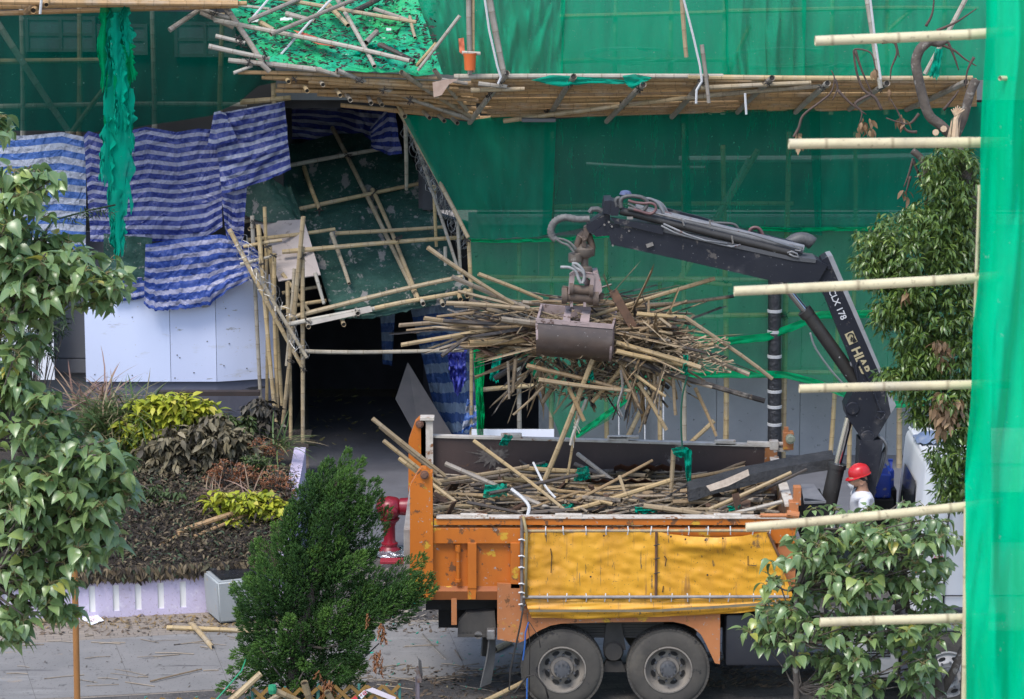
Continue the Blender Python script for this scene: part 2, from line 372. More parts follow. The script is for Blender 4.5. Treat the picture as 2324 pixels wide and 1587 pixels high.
for x0, x1 in ((.46, 2.1), (2.1, 3.55), (3.55, 5.0), (5.0, 6.5), (6.5, 8), (8, 10), (10, 16)):
    mb.bb(x0 + .004, x1 - .004, 14.3, 14.5, 0, 1.55); mb.bb(x0 + .004, x1 - .004, 14.3, 14.5, 1.558, 4.25)
mb.bb(-.75, -.55, 14.3, 14.5, 0, 4.25); mb.bb(-.55, .46, 14.3, 14.5, 2.5, 4.25)
mk('wall_panel', mb, WALL, B)
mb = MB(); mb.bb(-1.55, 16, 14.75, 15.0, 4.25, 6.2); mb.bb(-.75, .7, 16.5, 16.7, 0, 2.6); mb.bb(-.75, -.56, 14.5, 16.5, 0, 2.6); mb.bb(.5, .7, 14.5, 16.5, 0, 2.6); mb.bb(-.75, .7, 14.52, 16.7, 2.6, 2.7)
mk('recess_wall', mb, DARKW, B)
mb = MB(); mb.bb(-4.1, 16, 14.35, 14.9, 6.2, 14); mk('upper_wall', mb, mat('upper_render', (.21, .22, .23), (.16, .17, .18), 1.2, .85, .2, 15), B)
mb = MB(); mb.bb(-.6, 16, 13.9, 14.9, 4.12, 4.25); mk('ledge', mb, WALL, B)
for (x0, y0, x1, y1) in ((62, 38, 212, 118), (225, 55, 330, 125), (400, 50, 530, 130)):
    a, b = P(x0, y1, 14.7), P(x1, y0, 14.7); f = MB()
    for q in ((a.x, b.x, a.z, a.z + .06), (a.x, b.x, b.z - .06, b.z), (a.x, b.x, (a.z + b.z) / 2 - .03, (a.z + b.z) / 2 + .03)): f.bb(q[0], q[1], 14.70, 14.78, q[2], q[3])
    for xx in (a.x, (a.x + b.x) / 2, b.x): f.bb(xx - .03, xx + .03, 14.69, 14.79, a.z, b.z)
    wn = mk('window', f, FRAME, B); p = MB(); p.bb(a.x, b.x, 14.72, 14.76, a.z, b.z); mk('pane', p, mat('pale_curtain_glass', (.16, .18, .2), rough=.2), wn)  # panes have a plain pale grey colour
for x0, y0, x1, y1, r_ in ((1540, 362, 2200, 352, .06), (1330, 372, 1600, 380, .03)):
    m_ = MB(); m_.tube([P(x0, y0, 14.5), P((x0 + x1) / 2, (y0 + y1) / 2 + 4, 14.5), P(x1, y1, 14.5)], r_, 8); mk('service_pipe', m_, mat('pale_pipe', (.30, .31, .32), (.2, .21, .22), 4, .6), B, smooth='auto')

# lower wall on the planter side: grey plinth, white hoarding boards
PL = mat('plinth_paint', (.13, .135, .18), (.10, .105, .14), 1.0, .6, .15, 20, dirt=((3, (.03, .03, .035), .66, .72, (.4, 1, 3)),))
mb = MB()
def curve_front(xs, Y, bulge): return [(x, Y) for x in xs]
cx = [195, 260, 325, 388, 440, 492, 520, 548, 575, 600, 630]; cyb = [866, 867, 868, 868, 867, 864, 861, 857, 851, 845, 838]
pts = [P(x, y, 13.0 if x < 500 else 13.0 + (x - 500) * .0025) for x, y in zip(cx, cyb)]
H = root('hoarding', (pts[3].x, 13, 1.6), 'curved white hoarding of smooth boards under the striped blue tarps', 'hoarding')
for i0, i1, c in ((0, 3, (.62, .68, .88)), (3, 5, (.58, .63, .82)), (5, 10, (.56, .61, .79))):  # boards get darker along the curve: shading put into their colour
    mb = MB(); q = pts[i0:i1 + 1]; g = .004
    q = [Vector(p) for p in q]; q[0].x += g; q[-1].x -= g
    n = len(q); vs = []
    for p in q: vs += [(p.x, p.y, 1.58), (p.x, p.y, 3.36), (p.x, p.y + .04, 1.58), (p.x, p.y + .04, 3.36)]
    fs = []
    for k in range(n - 1):
        a, b = 4 * k, 4 * k + 4; fs += [(a, b, b + 1, a + 1), (a + 2, a + 3, b + 3, b + 2), (a + 1, b + 1, b + 3, a + 3), (a, a + 2, b + 2, b)]
    fs += [(0, 1, 3, 2), (4 * n - 4, 4 * n - 2, 4 * n - 1, 4 * n - 3)]
    mb.add(vs, fs); mk('hoarding_panel', mb, mat('hoarding_white', c, tuple(k * .97 for k in c), .8, .45, .05, 8, dirt=((45, (.2, .19, .18), .74, .76), (1.5, (.46, .47, .52), .64, .8, (1, 1, 3)), (5, (.30, .30, .32), .70, .74, (.5, 1, 2)), (14, (.40, .36, .3), .72, .75))), H, smooth='auto')
random.seed(6)
for x, y in ((402, 806), (408, 812), (470, 775), (397, 858), (440, 846), (508, 830), (520, 780), (560, 836), (512, 700), (300, 720), (215, 850), (300, 852)):
    mb = MB(); c = P(x, y, 12.995 if x < 500 else 12.995 + (x - 500) * .0025); mb.lathe(c - Vector((0, .004, 0)), [(.011, 0), (.011, .006)], 8, 'Y'); mk('screw', mb, mat('screw_dark', (.06, .05, .05), rough=.6), H)
mb = MB(); pp = [P(195, 866, 13.06)] + [Vector((p.x, p.y + .06, 0)) for p in pts]
mb.add([(p.x, p.y, z) for z in (0, 1.6) for p in pp[1:]], [(i, i + 1, 12 + i, 11 + i) for i in range(10)])
mk('plinth', mb, PL, label='low dark grey plinth wall beneath the curved white hoarding', cat='wall')
mb = MB(); a, b = P(58, 862, 13.3), P(119, 690, 13.3); mb.bb(-9.6, b.x, 13.3, 13.35, a.z, 4.0)
mk('white_board', mb, mat('white_board_paint', (.74, .76, .82), rough=.45), label='plain white board half hidden by the broad leaved tree', cat='board')
mb = MB(); a, b = P(112, 812, 13.9), P(198, 660, 13.9); mb.bb(a.x, b.x + .4, 13.9, 14.0, a.z, 4.0); mb.bb(a.x, b.x + .4, 13.85, 14.0, a.z - .25, a.z - .02); mb.bb(a.x - .5, b.x + .4, 14.0, 14.1, 0, a.z - .25)
mk('recessed_wall', mb, mat('recess_grey', (.16, .165, .185), (.13, .135, .15), 1.2, .7), label='grey recessed wall strip between the white board and the curved hoarding', cat='wall')
mb = MB(); mb.tube([P(358, 886, 12.7), P(590, 893, 12.6)], .05, 6); mb2 = MB()
a, b = P(358, 889, 12.75), P(590, 897, 12.75); mb2.bb(a.x, b.x, 12.68, 12.84, b.z, b.z + .075)
mk('plank', mb2, mat('dark_plank', (.045, .03, .027), (.03, .022, .02), 4, .7), label='dark charred plank lying along the grey plinth', cat='plank')
mb = MB(); a, b = P(372, 906, 12.9), P(475, 900, 12.9); mb.bb(a.x, b.x, 12.8, 12.98, a.z - .05, a.z - .01)
mk('broken_board', mb, WOOD, label='small burnt board beneath the dark plank on the plinth', cat='board')

# ================================================================== PLANTER with its wall and soil
LIL = mat('lilac_paint', (.56, .50, .66), (.49, .44, .58), 2.2, .8, .5, 35, dirt=((24, (.36, .30, .37), .64, .70), (1.2, (.42, .36, .42), .62, .8), (4, (.66, .62, .72), .62, .75)), bdist=.012)
A0, A1 = G(-160, 1424), G(640, 1380)
d0 = (A1 - A0).normalized(); n0 = Vector((-d0.y, d0.x, 0))
WPL = root('planter_wall', A0, 'lilac painted low planter wall with white vertical slots', 'wall')
mb = MB(); th, hh = .18, .58; L = (A1 - A0).length
def loc2(u, v, z): return A0 + d0 * u + n0 * v + Vector((0, 0, z))
slots = []
for xs in (20, 105, 215, 270, 321, 373, 424): 
    p = G(xs, 1400 - (xs * .05), .25); slots.append((p - A0).dot(d0))
xs_ = [0]; 
for s_ in slots: xs_ += [s_ - .045, s_ + .045]
xs_.append(L)
def lbox(u0, u1, v0, v1, z0, z1, m, mi=0):
    m.add([loc2(u, v, z) for z in (z0, z1) for v in (v0, v1) for u in (u0, u1)], [(0, 2, 3, 1), (4, 5, 7, 6), (0, 1, 5, 4), (2, 6, 7, 3), (0, 4, 6, 2), (1, 3, 7, 5)], mi)
for i in range(0, len(xs_), 2): lbox(xs_[i], xs_[i + 1], 0, th, 0, hh, mb)
for s_ in slots:
    lbox(s_ - .045, s_ + .045, 0, th, 0, .09, mb); lbox(s_ - .045, s_ + .045, 0, th, .47, hh, mb)
mk('wall_face', mb, LIL, WPL)
mb = MB()
for s_ in slots: lbox(s_ - .047, s_ + .047, .025, th + .01, .08, .48, mb)
mk('slot', mb, mat('slot_white', (.78, .77, .74), rough=.8), WPL)
E0 = A1; E1 = G(640, 1040, 1.15); E1 = Vector((E0.x + .02, 9.4, 0)); q0 = E0 + Vector((0, .02, 0))
mb = MB(); mb.add([(E0.x - .16, E0.y + .2, 0), (E0.x + .02, E0.y, 0), (E1.x, 9.6, 0), (E1.x - .18, 9.6, 0), (E0.x - .16, E0.y + .2, .58), (E0.x + .02, E0.y, .58), (E1.x, 9.6, 1.22), (E1.x - .18, 9.6, 1.22)], [(0, 1, 2, 3), (4, 7, 6, 5), (0, 4, 5, 1), (1, 5, 6, 2), (2, 6, 7, 3), (3, 7, 4, 0)])
mk('side_wall', mb, LIL, WPL)
SOIL = mat('soil', (.05, .038, .028), (.028, .022, .018), 6, .95, 1, 20, bdist=.05)
def soil_z(x, y):
    t = (y - 4.3) / 3.0; return (.52 + .50 * min(1, max(0, t)) - .07 * max(0, min(4, y - 7.3)) + .05 * nz(x, y))
mb = MB(); nx, ny = 30, 30; vs = []
for i in range(ny + 1):
    for j in range(nx + 1):
        x = -10.5 + j / nx * (E0.x - .1 + 10.5); y0 = A0.y + (x - A0.x) * d0.y / d0.x + .17; y = y0 + i / ny * (12.98 - y0); vs.append((x, y, soil_z(x, y)))
mb.add(vs, [(i * (nx + 1) + j, i * (nx + 1) + j + 1, (i + 1) * (nx + 1) + j + 1, (i + 1) * (nx + 1) + j) for i in range(ny) for j in range(nx)])
mk('soil', mb, SOIL, kind='structure', smooth=True)
# ================================================================== BAMBOO SCAFFOLD, CANOPY, NETS, TARPS
def pole(mb, x0, y0, Y0, x1, y1, Y1, r, bend=.008, half=False): mb.bamboo(P(x0, y0, Y0), P(x1, y1, Y1), r, bend, half=half)
def poles(rootob, name, lst, mat_, r=.036, bend=.006):
    for q in lst:
        m = MB(); rr = q[6] if len(q) > 6 else r; pole(m, *q[:6], rr, bend); mk(name, m, mat_, rootob, smooth='auto')
def ties(rootob, lst):
    for x, y, Y, r in lst:
        m = MB(); c = P(x, y, Y)
        for k in range(3):
            a = U(0, 3.1); t = Vector((math.cos(a), U(-.2, .2), math.sin(a))).normalized(); u = t.orthogonal().normalized(); v = t.cross(u)
            m.tube([c + (u * math.cos(i * 2 * math.pi / 9) + v * math.sin(i * 2 * math.pi / 9)) * r * .8 * U(1, 1.25) for i in range(10)], .006, 4)
        m.tube([c, c + Vector((U(-.06, .06), -r, U(-.12, -.04)))], .005, 4)
        mk('lashing', m, TIE, rootob)
# ---- scaffold standing behind the right hand nets
S = root('bamboo_scaffold', P(1500, 1080, 13.3), 'bamboo scaffold lattice standing behind the green nets over the truck', 'scaffold')
lst = [(1180, 1075, 13.35, 1178, 540, 13.35), (1250, 1075, 13.3, 1253, 300, 13.3), (1378, 1075, 13.35, 1375, 470, 13.35), (1500, 1075, 13.4, 1497, 640, 13.4), (1553, 1078, 13.3, 1551, 280, 13.3), (1645, 1078, 13.35, 1640, 330, 13.35, .05),
       (1775, 1080, 13.25, 1790, 300, 13.25, .05), (1880, 1080, 13.4, 1905, 640, 13.4), (1925, 1080, 13.35, 1940, 300, 13.35), (2040, 1080, 13.35, 2046, 560, 13.35, .05), (2120, 1080, 13.35, 2122, 300, 13.35),
       (1085, 640, 13.2, 1820, 636, 13.2), (1100, 628, 13.25, 1640, 632, 13.25), (1640, 716, 13.25, 2130, 702, 13.25), (1090, 885, 13.2, 1225, 874, 13.2), (1280, 722, 13.3, 1800, 716, 13.3), (1540, 636, 13.15, 1660, 648, 13.15),
       (1420, 1000, 13.3, 1540, 745, 13.3), (1510, 690, 13.3, 1720, 340, 13.3, .06), (1640, 840, 13.3, 2120, 846, 13.3), (1255, 470, 13.3, 1800, 462, 13.3), (1620, 955, 13.4, 1560, 1010, 13.4), (1700, 360, 13.3, 1560, 600, 13.3)]
poles(S, 'pole', lst, BAM, .042)
ties(S, [(1253, 637, 13.22, .07), (1553, 640, 13.2, .07), (1645, 640, 13.2, .08), (1783, 714, 13.2, .08), (1940, 708, 13.2, .07), (1378, 632, 13.2, .07), (1775, 716, 13.1, .07), (1253, 880, 13.1, .07)])
# ---- scaffold of the upper storey, behind the upper net
S2 = root('bamboo_scaffold', P(1600, 150, 13.4), 'pale bamboo lattice seen through the bright upper net above the canopy', 'scaffold')
lst = [(x, 260, 13.4, x + 4, -60, 13.4) for x in (1395, 1520, 1640, 1885, 2010, 2140)] + [(1270, 38, 13.35, 1650, 28, 13.35), (1270, 140, 13.35, 1660, 136, 13.35), (1640, 26, 13.35, 2220, 20, 13.35), (1700, 152, 13.35, 2200, 150, 13.35), (1700, 60, 13.5, 1610, 260, 13.4), (1900, 180, 13.4, 2070, 20, 13.4)]
poles(S2, 'pole', lst, BAM, .042)
# ---- scaffold behind the dark net at left
S3 = root('bamboo_scaffold', P(250, 300, 14.1), 'dim bamboo poles and braces behind the dark green net over the striped tarps', 'scaffold')
lst = [(52, 330, 14.1, 47, -30, 14.1), (178, 330, 14.15, 180, -30, 14.15), (350, 330, 14.1, 345, 20, 14.1), (498, 330, 14.1, 505, 30, 14.1), (-20, 30, 14.0, 165, 312, 14.0, .06), (155, 312, 13.9, 245, 190, 13.9, .05), (-20, 243, 14.1, 560, 238, 14.1), (620, 160, 13.7, 622, 242, 13.7, .05), (545, 232, 13.7, 660, 222, 13.7, .05), (-20, 140, 14.1, 300, 136, 14.1)]
poles(S3, 'pole', lst, BAM, .05)

# ---- the big canopy of bamboo poles (catch fan) above the truck
F = root('bamboo_canopy', P(1650, 210, 12.2), 'wide slanting canopy of brown bamboo poles jutting out above the grabber and truck', 'canopy')
OUT, INN = 11.2, 12.95
def fanpt(u, t):      # u along x px, t: 0 rim .. 1 inner edge
    yi = 268 - (u - 1062) * (268 - 236) / (2200 - 1062); yr = 181 + 4 * math.sin(u * .006)
    return P(u, yr, OUT).lerp(P(u, yi, INN), t)
N = 27
for i in range(N):
    t = i / (N - 1); x = 1030 + 40 * t; first = True
    while x < 2190:
        ln = U(520, 760); x1 = min(2215, x + ln)
        a, b = fanpt(x - (14 if not first else U(-50, 20) - 30 * (1 - t)), t), fanpt(x1, t); dz = Vector((0, U(-.02, .02), .02 if i % 2 else -.01))
        m = MB(); m.bamboo(a + dz, b + dz, U(.032, .043), .004); mk('pole', m, BAMDECK, F, smooth='auto'); x = x1; first = False
for x0, y0, x1, y1 in ((1150, 166, 1061, 272), (1302, 174, 1243, 256), (1460, 192, 1376, 264), (1602, 174, 1524, 254), (1752, 177, 1673, 243), (1878, 189, 1805, 243), (2013, 189, 1927, 236), (2192, 186, 2056, 237)):
    m = MB(); m.bamboo(P(x0, y0, 10.85), P(x1, y1, 12.9) + Vector((0, 0, -.09)), .05, .004); mk('outrigger', m, BAMGREY, F, smooth='auto')
for q in ((1143, 275, 12.6, 1560, 222, 11.7), (1560, 222, 11.7, 1880, 195, 11.2), (1590, 200, 11.1, 1840, 188, 11.05), (1085, 190, 11.0, 1150, 197, 11.05), (1068, 205, 11.1, 1190, 202, 11.1)):
    m = MB(); pole(m, *q, .04); mk('brace', m, BAM, F, smooth='auto')
m = MB(); m.bamboo(fanpt(1030, 0) + Vector((0, -.05, .05)), fanpt(1640, 0) + Vector((0, -.05, .05)), .045, .003); mk('rim_pole', m, BAM, F, smooth='auto')
m = MB(); m.bamboo(fanpt(1560, 0) + Vector((0, -.05, .05)), fanpt(2205, 0) + Vector((0, -.05, .05)), .045, .003); mk('rim_pole', m, BAM, F, smooth='auto')
ties(F, [(1135, 184, 11, .09), (1290, 190, 11.0, .08), (1450, 202, 11, .08), (1592, 186, 10.95, .09), (1741, 188, 11, .08), (1865, 199, 11, .08), (2000, 200, 11, .09), (1110, 215, 11.5, .08), (1415, 235, 12, .08), (1240, 258, 12.5, .08)])

# ---- corner canopy at the building's corner
K = root('bamboo_canopy', P(800, 200, 11.8), 'broken corner canopy of splayed bamboo poles below the debris strewn green sheet', 'canopy')
lst = [(540, 164, 11.0, 1000, 178, 11.3), (602, 176, 11.1, 1075, 192, 11.5), (629, 195, 11.3, 1110, 203, 11.6), (625, 206, 11.4, 1100, 216, 11.8), (700, 186, 11.2, 1090, 210, 11.7), (773, 239, 12.2, 1070, 262, 12.7), (610, 172, 11.2, 860, 214, 11.8), (650, 200, 11.5, 1085, 228, 11.9), (720, 214, 11.8, 1080, 236, 12.1), (790, 226, 12.0, 1080, 246, 12.3), (830, 206, 11.8, 1085, 222, 12.0), (860, 232, 12.2, 1072, 256, 12.6), (880, 250, 12.4, 1060, 270, 12.8), (700, 200, 11.6, 1000, 218, 11.9), (690, 178, 11.2, 1040, 200, 11.5), (900, 190, 11.4, 1120, 208, 11.6), (940, 196, 11.5, 1110, 222, 12.0), (960, 224, 11.9, 1080, 250, 12.5)]
random.seed(17)
for i in range(22):
    t = i / 21; xl = 600 + 330 * t + U(-40, 40); yl = 170 + 76 * t + U(-3, 3); yr = 190 + 78 * t; lst.append((xl, yl, 11.25 + 1.25 * t, U(1040, 1090), yr, 11.5 + 1.3 * t, U(.028, .04)))
poles(K, 'pole', lst, BAMDECK, .036)
poles(K, 'diagonal_pole', [(764, 160, 10.95, 1070, 272, 12.7, .042), (910, 164, 10.95, 1068, 265, 12.6, .042), (716, 157, 10.9, 770, 172, 11.0, .04), (986, 160, 10.9, 1060, 250, 12.3, .04)], BAM)
poles(K, 'outrigger', [(655, 186, 10.7, 640, 165, 12.2), (697, 207, 10.8, 675, 175, 12.4), (733, 193, 10.8, 715, 172, 12.2), (772, 217, 10.9, 750, 185, 12.4), (795, 228, 11.1, 775, 195, 12.4), (842, 235, 11.2, 825, 200, 12.5), (867, 239, 11.4, 850, 205, 12.6), (918, 265, 11.8, 895, 228, 12.9), (975, 268, 12.0, 950, 240, 12.9), (1008, 275, 12.2, 985, 250, 12.9), (1038, 280, 12.4, 1015, 258, 13)], BAM, .036)
poles(K, 'rim_pole', [(473, 105, 10.9, 612, 134, 11.0, .042), (518, 137, 10.95, 740, 163, 11.0, .042), (548, 138, 11.0, 730, 158, 11.05, .04), (489, 82, 11.4, 556, 98, 11.4, .036), (454, 22, 12.4, 522, 42, 12.4, .045), (454, 29, 12.3, 530, 64, 12.3, .036), (384, 69, 12.2, 482, 3, 12.6, .045), (530, 166, 10.9, 572, 150, 11.0, .03), (593, 145, 10.7, 612, 163, 10.7, .045), (500, 0, 12.9, 600, 150, 11.0, .05), (1060, 190, 11.0, 1002, 180, 10.9, .03), (500, 3, 12.7, 520, 16, 12.4, .05)], BAMGREY)
ties(K, [(565, 140, 10.85, .09), (600, 138, 10.85, .09), (545, 97, 11.2, .1), (486, 30, 12.2, .1), (600, 120, 10.9, .08), (668, 180, 11, .06), (815, 183, 11, .08), (870, 205, 11.2, .08), (930, 228, 11.4, .08), (540, 85, 11.2, .08)])
# ---- canopy at the far left, its edge just under the top of the picture
K2 = root('bamboo_canopy', P(200, 20, 11.8), 'bamboo canopy edge above the dark net and the hanging torn net', 'canopy')
for i in range(9):
    t = i / 8; m = MB(); m.bamboo(P(-60, 4 - 20 * t, 11.2 + 1.2 * t), P(540, 0 - 22 * t + 10, 11.3 + 1.2 * t), .045, .003); mk('pole', m, BAMDECK, K2, smooth='auto')
poles(K2, 'pole', [(-40, 32, 12.3, 540, 14, 12.3, .042), (-40, 17, 11.8, 560, 8, 11.8, .045), (75, 25, 11.1, 92, 5, 11.6, .05), (105, 12, 11.0, 112, -8, 11.4, .04), (60, 27, 11.8, 90, 5, 11.2, .06)], BAMDECK)
mk('rope', one('tube', [P(96, -20, 10.9), P(93, 10, 10.9), P(91, 32, 10.9)], .022, 6), ROPE, label='short white rope end hanging over the far canopy edge', cat='rope')

# ---- sloping green tarp roof over the entrance, with its bamboo frame
def roofpt(a, b):                                   # a: 0..1 across, b: 0 (front) .. 1 (back)
    fl, fr, bl, br = P(655, 722, 12.2), P(1068, 650, 12.5), P(560, 330, 17.2), P(915, 290, 17.4)
    return fl.lerp(fr, a).lerp(bl.lerp(br, a), b)
ROOFM = mat('dark_green_tarp', (.026, .078, .06), (.014, .045, .038), 2.4, .55, .8, 4, spec=.3, dirt=((2.0, (.22, .21, .20), .645, .67, (1.5, .6, 1)), (11, (.16, .17, .16), .655, .69), (1.5, (.04, .10, .08), .55, .7)), bdist=.06)
def rooffold(u, v): return Vector((0, 0, .05 * nz(u * 7, v * 3) + .10 * max(0, 1 - abs(u - .38 - .1 * v) * 14) * (nz(u * 40, v * 4) + .5) + .02 * nz(u * 25, v * 9)))
m = MB(); top = [roofpt(u, .93) for u in (0, .5, 1)]; bot = [P(522, 475, 14.2), P(590, 505, 14.1), P(650, 505, 14.0), P(690, 540, 13.6), P(720, 610, 12.9), P(752, 705, 12.28), P(800, 704, 12.3), P(900, 688, 12.35), P(1000, 668, 12.42), P(1064, 652, 12.5)]
top = [P(515, 440, 14.35), P(560, 418, 14.5), P(610, 402, 14.6), P(645, 330, 16.6), P(760, 305, 17.2), P(908, 300, 17.3), P(960, 420, 15.6), P(1010, 545, 14.0), P(1050, 632, 12.7)][:6]
mk('tarp_roof', one('sheet', top, bot, 60, 44, rooffold), ROOFM, label='torn dark green tarpaulin sloping over the bamboo entrance frame', cat='tarp', smooth=True)
m = MB(); m.add([P(535, 480, 14.6), P(600, 505, 14.2), P(690, 500, 13.8), P(728, 625, 12.6), P(632, 640, 12.5), P(595, 520, 14)], [(0, 1, 2, 3, 4, 5)]); 
o = mk('plywood_sheet', m, mat('pale_plywood', (.44, .38, .35), (.36, .31, .29), 2, .7, .2, 20, dirt=((5, (.2, .17, .15), .64, .74),)), label='pale plywood sheet showing under the torn green tarp roof', cat='board')
o.modifiers.new('thick', 'SOLIDIFY').thickness = .02
FR = root('bamboo_scaffold', P(690, 1100, 12.15), 'leaning bamboo frame of posts and rails holding up the green tarp roof', 'scaffold')
lst = [(572, 490, 13.0, 592, 925, 13.0, .045), (600, 470, 13.0, 605, 930, 13.2, .04), (520, 520, 12.6, 690, 840, 12.1, .05), (578, 610, 12.0, 696, 812, 11.8, .042), (586, 510, 12.6, 628, 975, 12.3, .05), (612, 560, 12.7, 640, 920, 12.8, .045), (622, 575, 12.5, 631, 960, 12.4, .045), (688, 492, 11.9, 640, 975, 12.4, .05), (686, 560, 12.05, 687, 1100, 12.05, .046), (652, 640, 12.4, 659, 1060, 12.3, .042), (668, 610, 12.2, 650, 830, 12.2, .04),
       (530, 508, 14.2, 960, 415, 15.6, .05), (650, 377, 16.0, 868, 338, 16.6, .05), (640, 572, 13.0, 1052, 539, 13.4, .05), (560, 545, 13.3, 760, 520, 13.8, .045), (760, 530, 13.9, 1010, 515, 14.0, .045), (655, 722, 12.1, 1050, 628, 12.4, .052), (652, 737, 11.95, 850, 700, 12.1, .05), (850, 700, 12.1, 1068, 660, 12.3, .05), (680, 797, 12.0, 1052, 795, 12.6, .045),
       (754, 290, 17.2, 945, 676, 12.3, .05), (690, 380, 16, 725, 476, 14.6, .05), (752, 530, 13.7, 792, 644, 12.6, .045), (845, 430, 15.3, 950, 680, 12.2, .045), (715, 620, 12.6, 735, 690, 12.3, .04), (640, 620, 12.6, 700, 705, 12.4, .04), (635, 700, 12.6, 740, 682, 12.7, .045), (640, 665, 12.8, 730, 650, 12.9, .04), (552, 560, 12.6, 640, 545, 12.7, .04), (545, 600, 12.5, 625, 580, 12.6, .035), (565, 520, 13, 585, 512, 13.2, .04),
       (905, 250, 13.4, 1062, 540, 12.5, .05), (925, 270, 13.6, 1048, 640, 12.9, .04), (1063, 545, 12.6, 1069, 1000, 12.8, .045), (1010, 560, 13.2, 1012, 640, 13.2, .04), (918, 235, 13.6, 922, 430, 14.6, .045), (985, 420, 13.6, 990, 560, 13.6, .04), (1038, 500, 13.1, 1045, 620, 13.1, .04)]
poles(FR, 'pole', [q[:6] + ((q[6] if len(q) > 6 else .045) * .82,) for q in lst], BAM, .037, .008)
for x, y in ((812, 712), (700, 742), (780, 737), (1005, 692), (1045, 680), (960, 690), (1060, 672)):
    m = MB(); m.bamboo(P(x, y, 11.8), P(x - 8, y - 22, 12.9), .038, 0); mk('pole', m, BAM, FR, smooth='auto')
m = MB(); m.add([P(690, 725, 11.98), P(840, 695, 12.1), P(845, 708, 12.05), P(700, 740, 11.93)], [(0, 1, 2, 3)]); o = mk('edge_board', m, mat('edge_plywood', (.42, .38, .33), (.3, .27, .24), 4, .8), FR); o.modifiers.new('thick', 'SOLIDIFY').thickness = .02
ties(FR, [(576, 507, 12.9, .08), (687, 582, 11.95, .07), (606, 560, 12.4, .08), (690, 800, 11.95, .07), (688, 838, 11.9, .07), (700, 728, 11.95, .07), (810, 712, 12, .08), (848, 437, 15.2, .08), (725, 478, 14.5, .08), (905, 540, 13.2, .08), (660, 820, 12, .07), (592, 600, 12.2, .08), (620, 580, 12.4, .07), (790, 353, 16.1, .08), (640, 720, 12, .07), (1060, 545, 12.5, .07)])
# wire coils on the leaning poles and at the roof's edge
WIRE = mat('wire', (.3, .3, .3), rough=.4, metal=.8)
def coils(pts, n, r, Y, name_label):
    m = MB()
    for i in range(n):
        f = i / (n - 1); k = f * (len(pts) - 1); j = min(int(k), len(pts) - 2); x = pts[j][0] + (pts[j + 1][0] - pts[j][0]) * (k - j); y = pts[j][1] + (pts[j + 1][1] - pts[j][1]) * (k - j)
        c = P(x + U(-8, 8), y + U(-8, 8), Y + U(-.15, .15)); a = U(0, 3); u = Vector((math.cos(a), math.sin(a), U(-.3, .3))).normalized(); v = Vector((U(-.4, .4), U(-.3, .3), 1)).normalized()
        m.tube([c + (u * math.cos(q * .7) + v * math.sin(q * .7)) * r * U(.8, 1.2) for q in range(10)], .004, 4)
    mk('wire_mesh', m, WIRE, label=name_label, cat='wire')
coils([(540, 540), (610, 660), (690, 800)], 34, .13, 11.9, 'loops of loose wire wound round the leaning bamboo poles')
coils([(925, 290), (985, 420), (1060, 560)], 60, .12, 13.2, 'torn chicken wire along the raking edge of the tarp roof')

# ---- blue and white striped tarps
BLU = (.03, .07, .31); BLU2 = (.024, .04, .21); WHT = (.27, .29, .40)
SM1 = stripe_mat('striped_tarp_bright', (.05, .13, .40), (.38, .41, .50), .22); SM2 = stripe_mat('striped_tarp', BLU2, (.27, .275, .40), .148, .42); SM3 = stripe_mat('striped_tarp_wide', BLU2, WHT, .15, .42); SM4 = stripe_mat('striped_tarp_low', BLU, (.33, .33, .47), .15, .40)
SM5 = stripe_mat('striped_tarp_worn', (.045, .10, .28), (.22, .30, .42), .34, .5)
def folds(ax, ay, amp): return lambda u, v: Vector((amp * .15 * nz(u * ax * 1.7, v * ay, 5), amp * (nz(u * ax, v * ay, 1) + .22 * (1 - 4 * abs(nz(u * ax * 1.9 + v * 2, v * ay * 1.6 - u * 2, 2))) + .2 * nz(u * ax * 4, v * ay * 4, 3)), amp * .12 * nz(u * ax * 2, v * ay * 2, 8)))
def tarp(top, bot, Y, m, label, nu=60, nv=50, amp=.10, ax=5, ay=3, ragged=0, name='striped_tarp', cat='tarp', fn=None, smooth=True):
    t = [P(*p) if len(p) == 3 else P(p[0], p[1], Y) for p in top]; b = [P(*p) if len(p) == 3 else P(p[0], p[1], Y) for p in bot]
    return mk(name, one('sheet', t, b, nu, nv, fn or folds(ax, ay, amp), None, ragged), m, label=label, cat=cat, smooth=smooth)
tarp([(-40, 308), (60, 308), (140, 300), (195, 312)], [(-40, 590), (195, 590)], 13.35, SM1, 'bright blue and white striped tarp hung behind the tree at the far edge', amp=.04)
tarp([(190, 308), (200, 297), (240, 310), (330, 288), (400, 300), (450, 292), (503, 296)], [(205, 548), (300, 548), (400, 548), (440, 542), (470, 538), (505, 515)], 13.2, SM2, 'large violet blue striped tarp hung full height behind the torn green net', 110, 90, .045, 4, 3)
tarp([(484, 258), (560, 246), (645, 230)], [(503, 440), (560, 425), (610, 408), (660, 385)], 13.0, SM3, 'crumpled striped tarp draped at the corner beside the dark entrance', 70, 70, .10, 3, 4)
tarp([(486, 255), (500, 252), (512, 258)], [(470, 330), (485, 334), (540, 318)], 12.9, SM3, 'folded over flap of striped tarp at the upper corner', 12, 16, .03)
tarp([(500, 420), (530, 424), (560, 415)], [(515, 560), (525, 590), (548, 600)], 13.1, SM2, 'narrow gathered striped tarp strip hanging beside the leaning bamboo poles', 14, 30, .08, 4, 3, .03)
tarp([(330, 555), (420, 540), (500, 532), (560, 548), (590, 575)], [(326, 690), (350, 706), (420, 700), (480, 690), (520, 655), (600, 622)], 12.75, SM4, 'blue striped tarp sagging over the curved white hoarding', 90, 60, .055, 4, 3, .04)
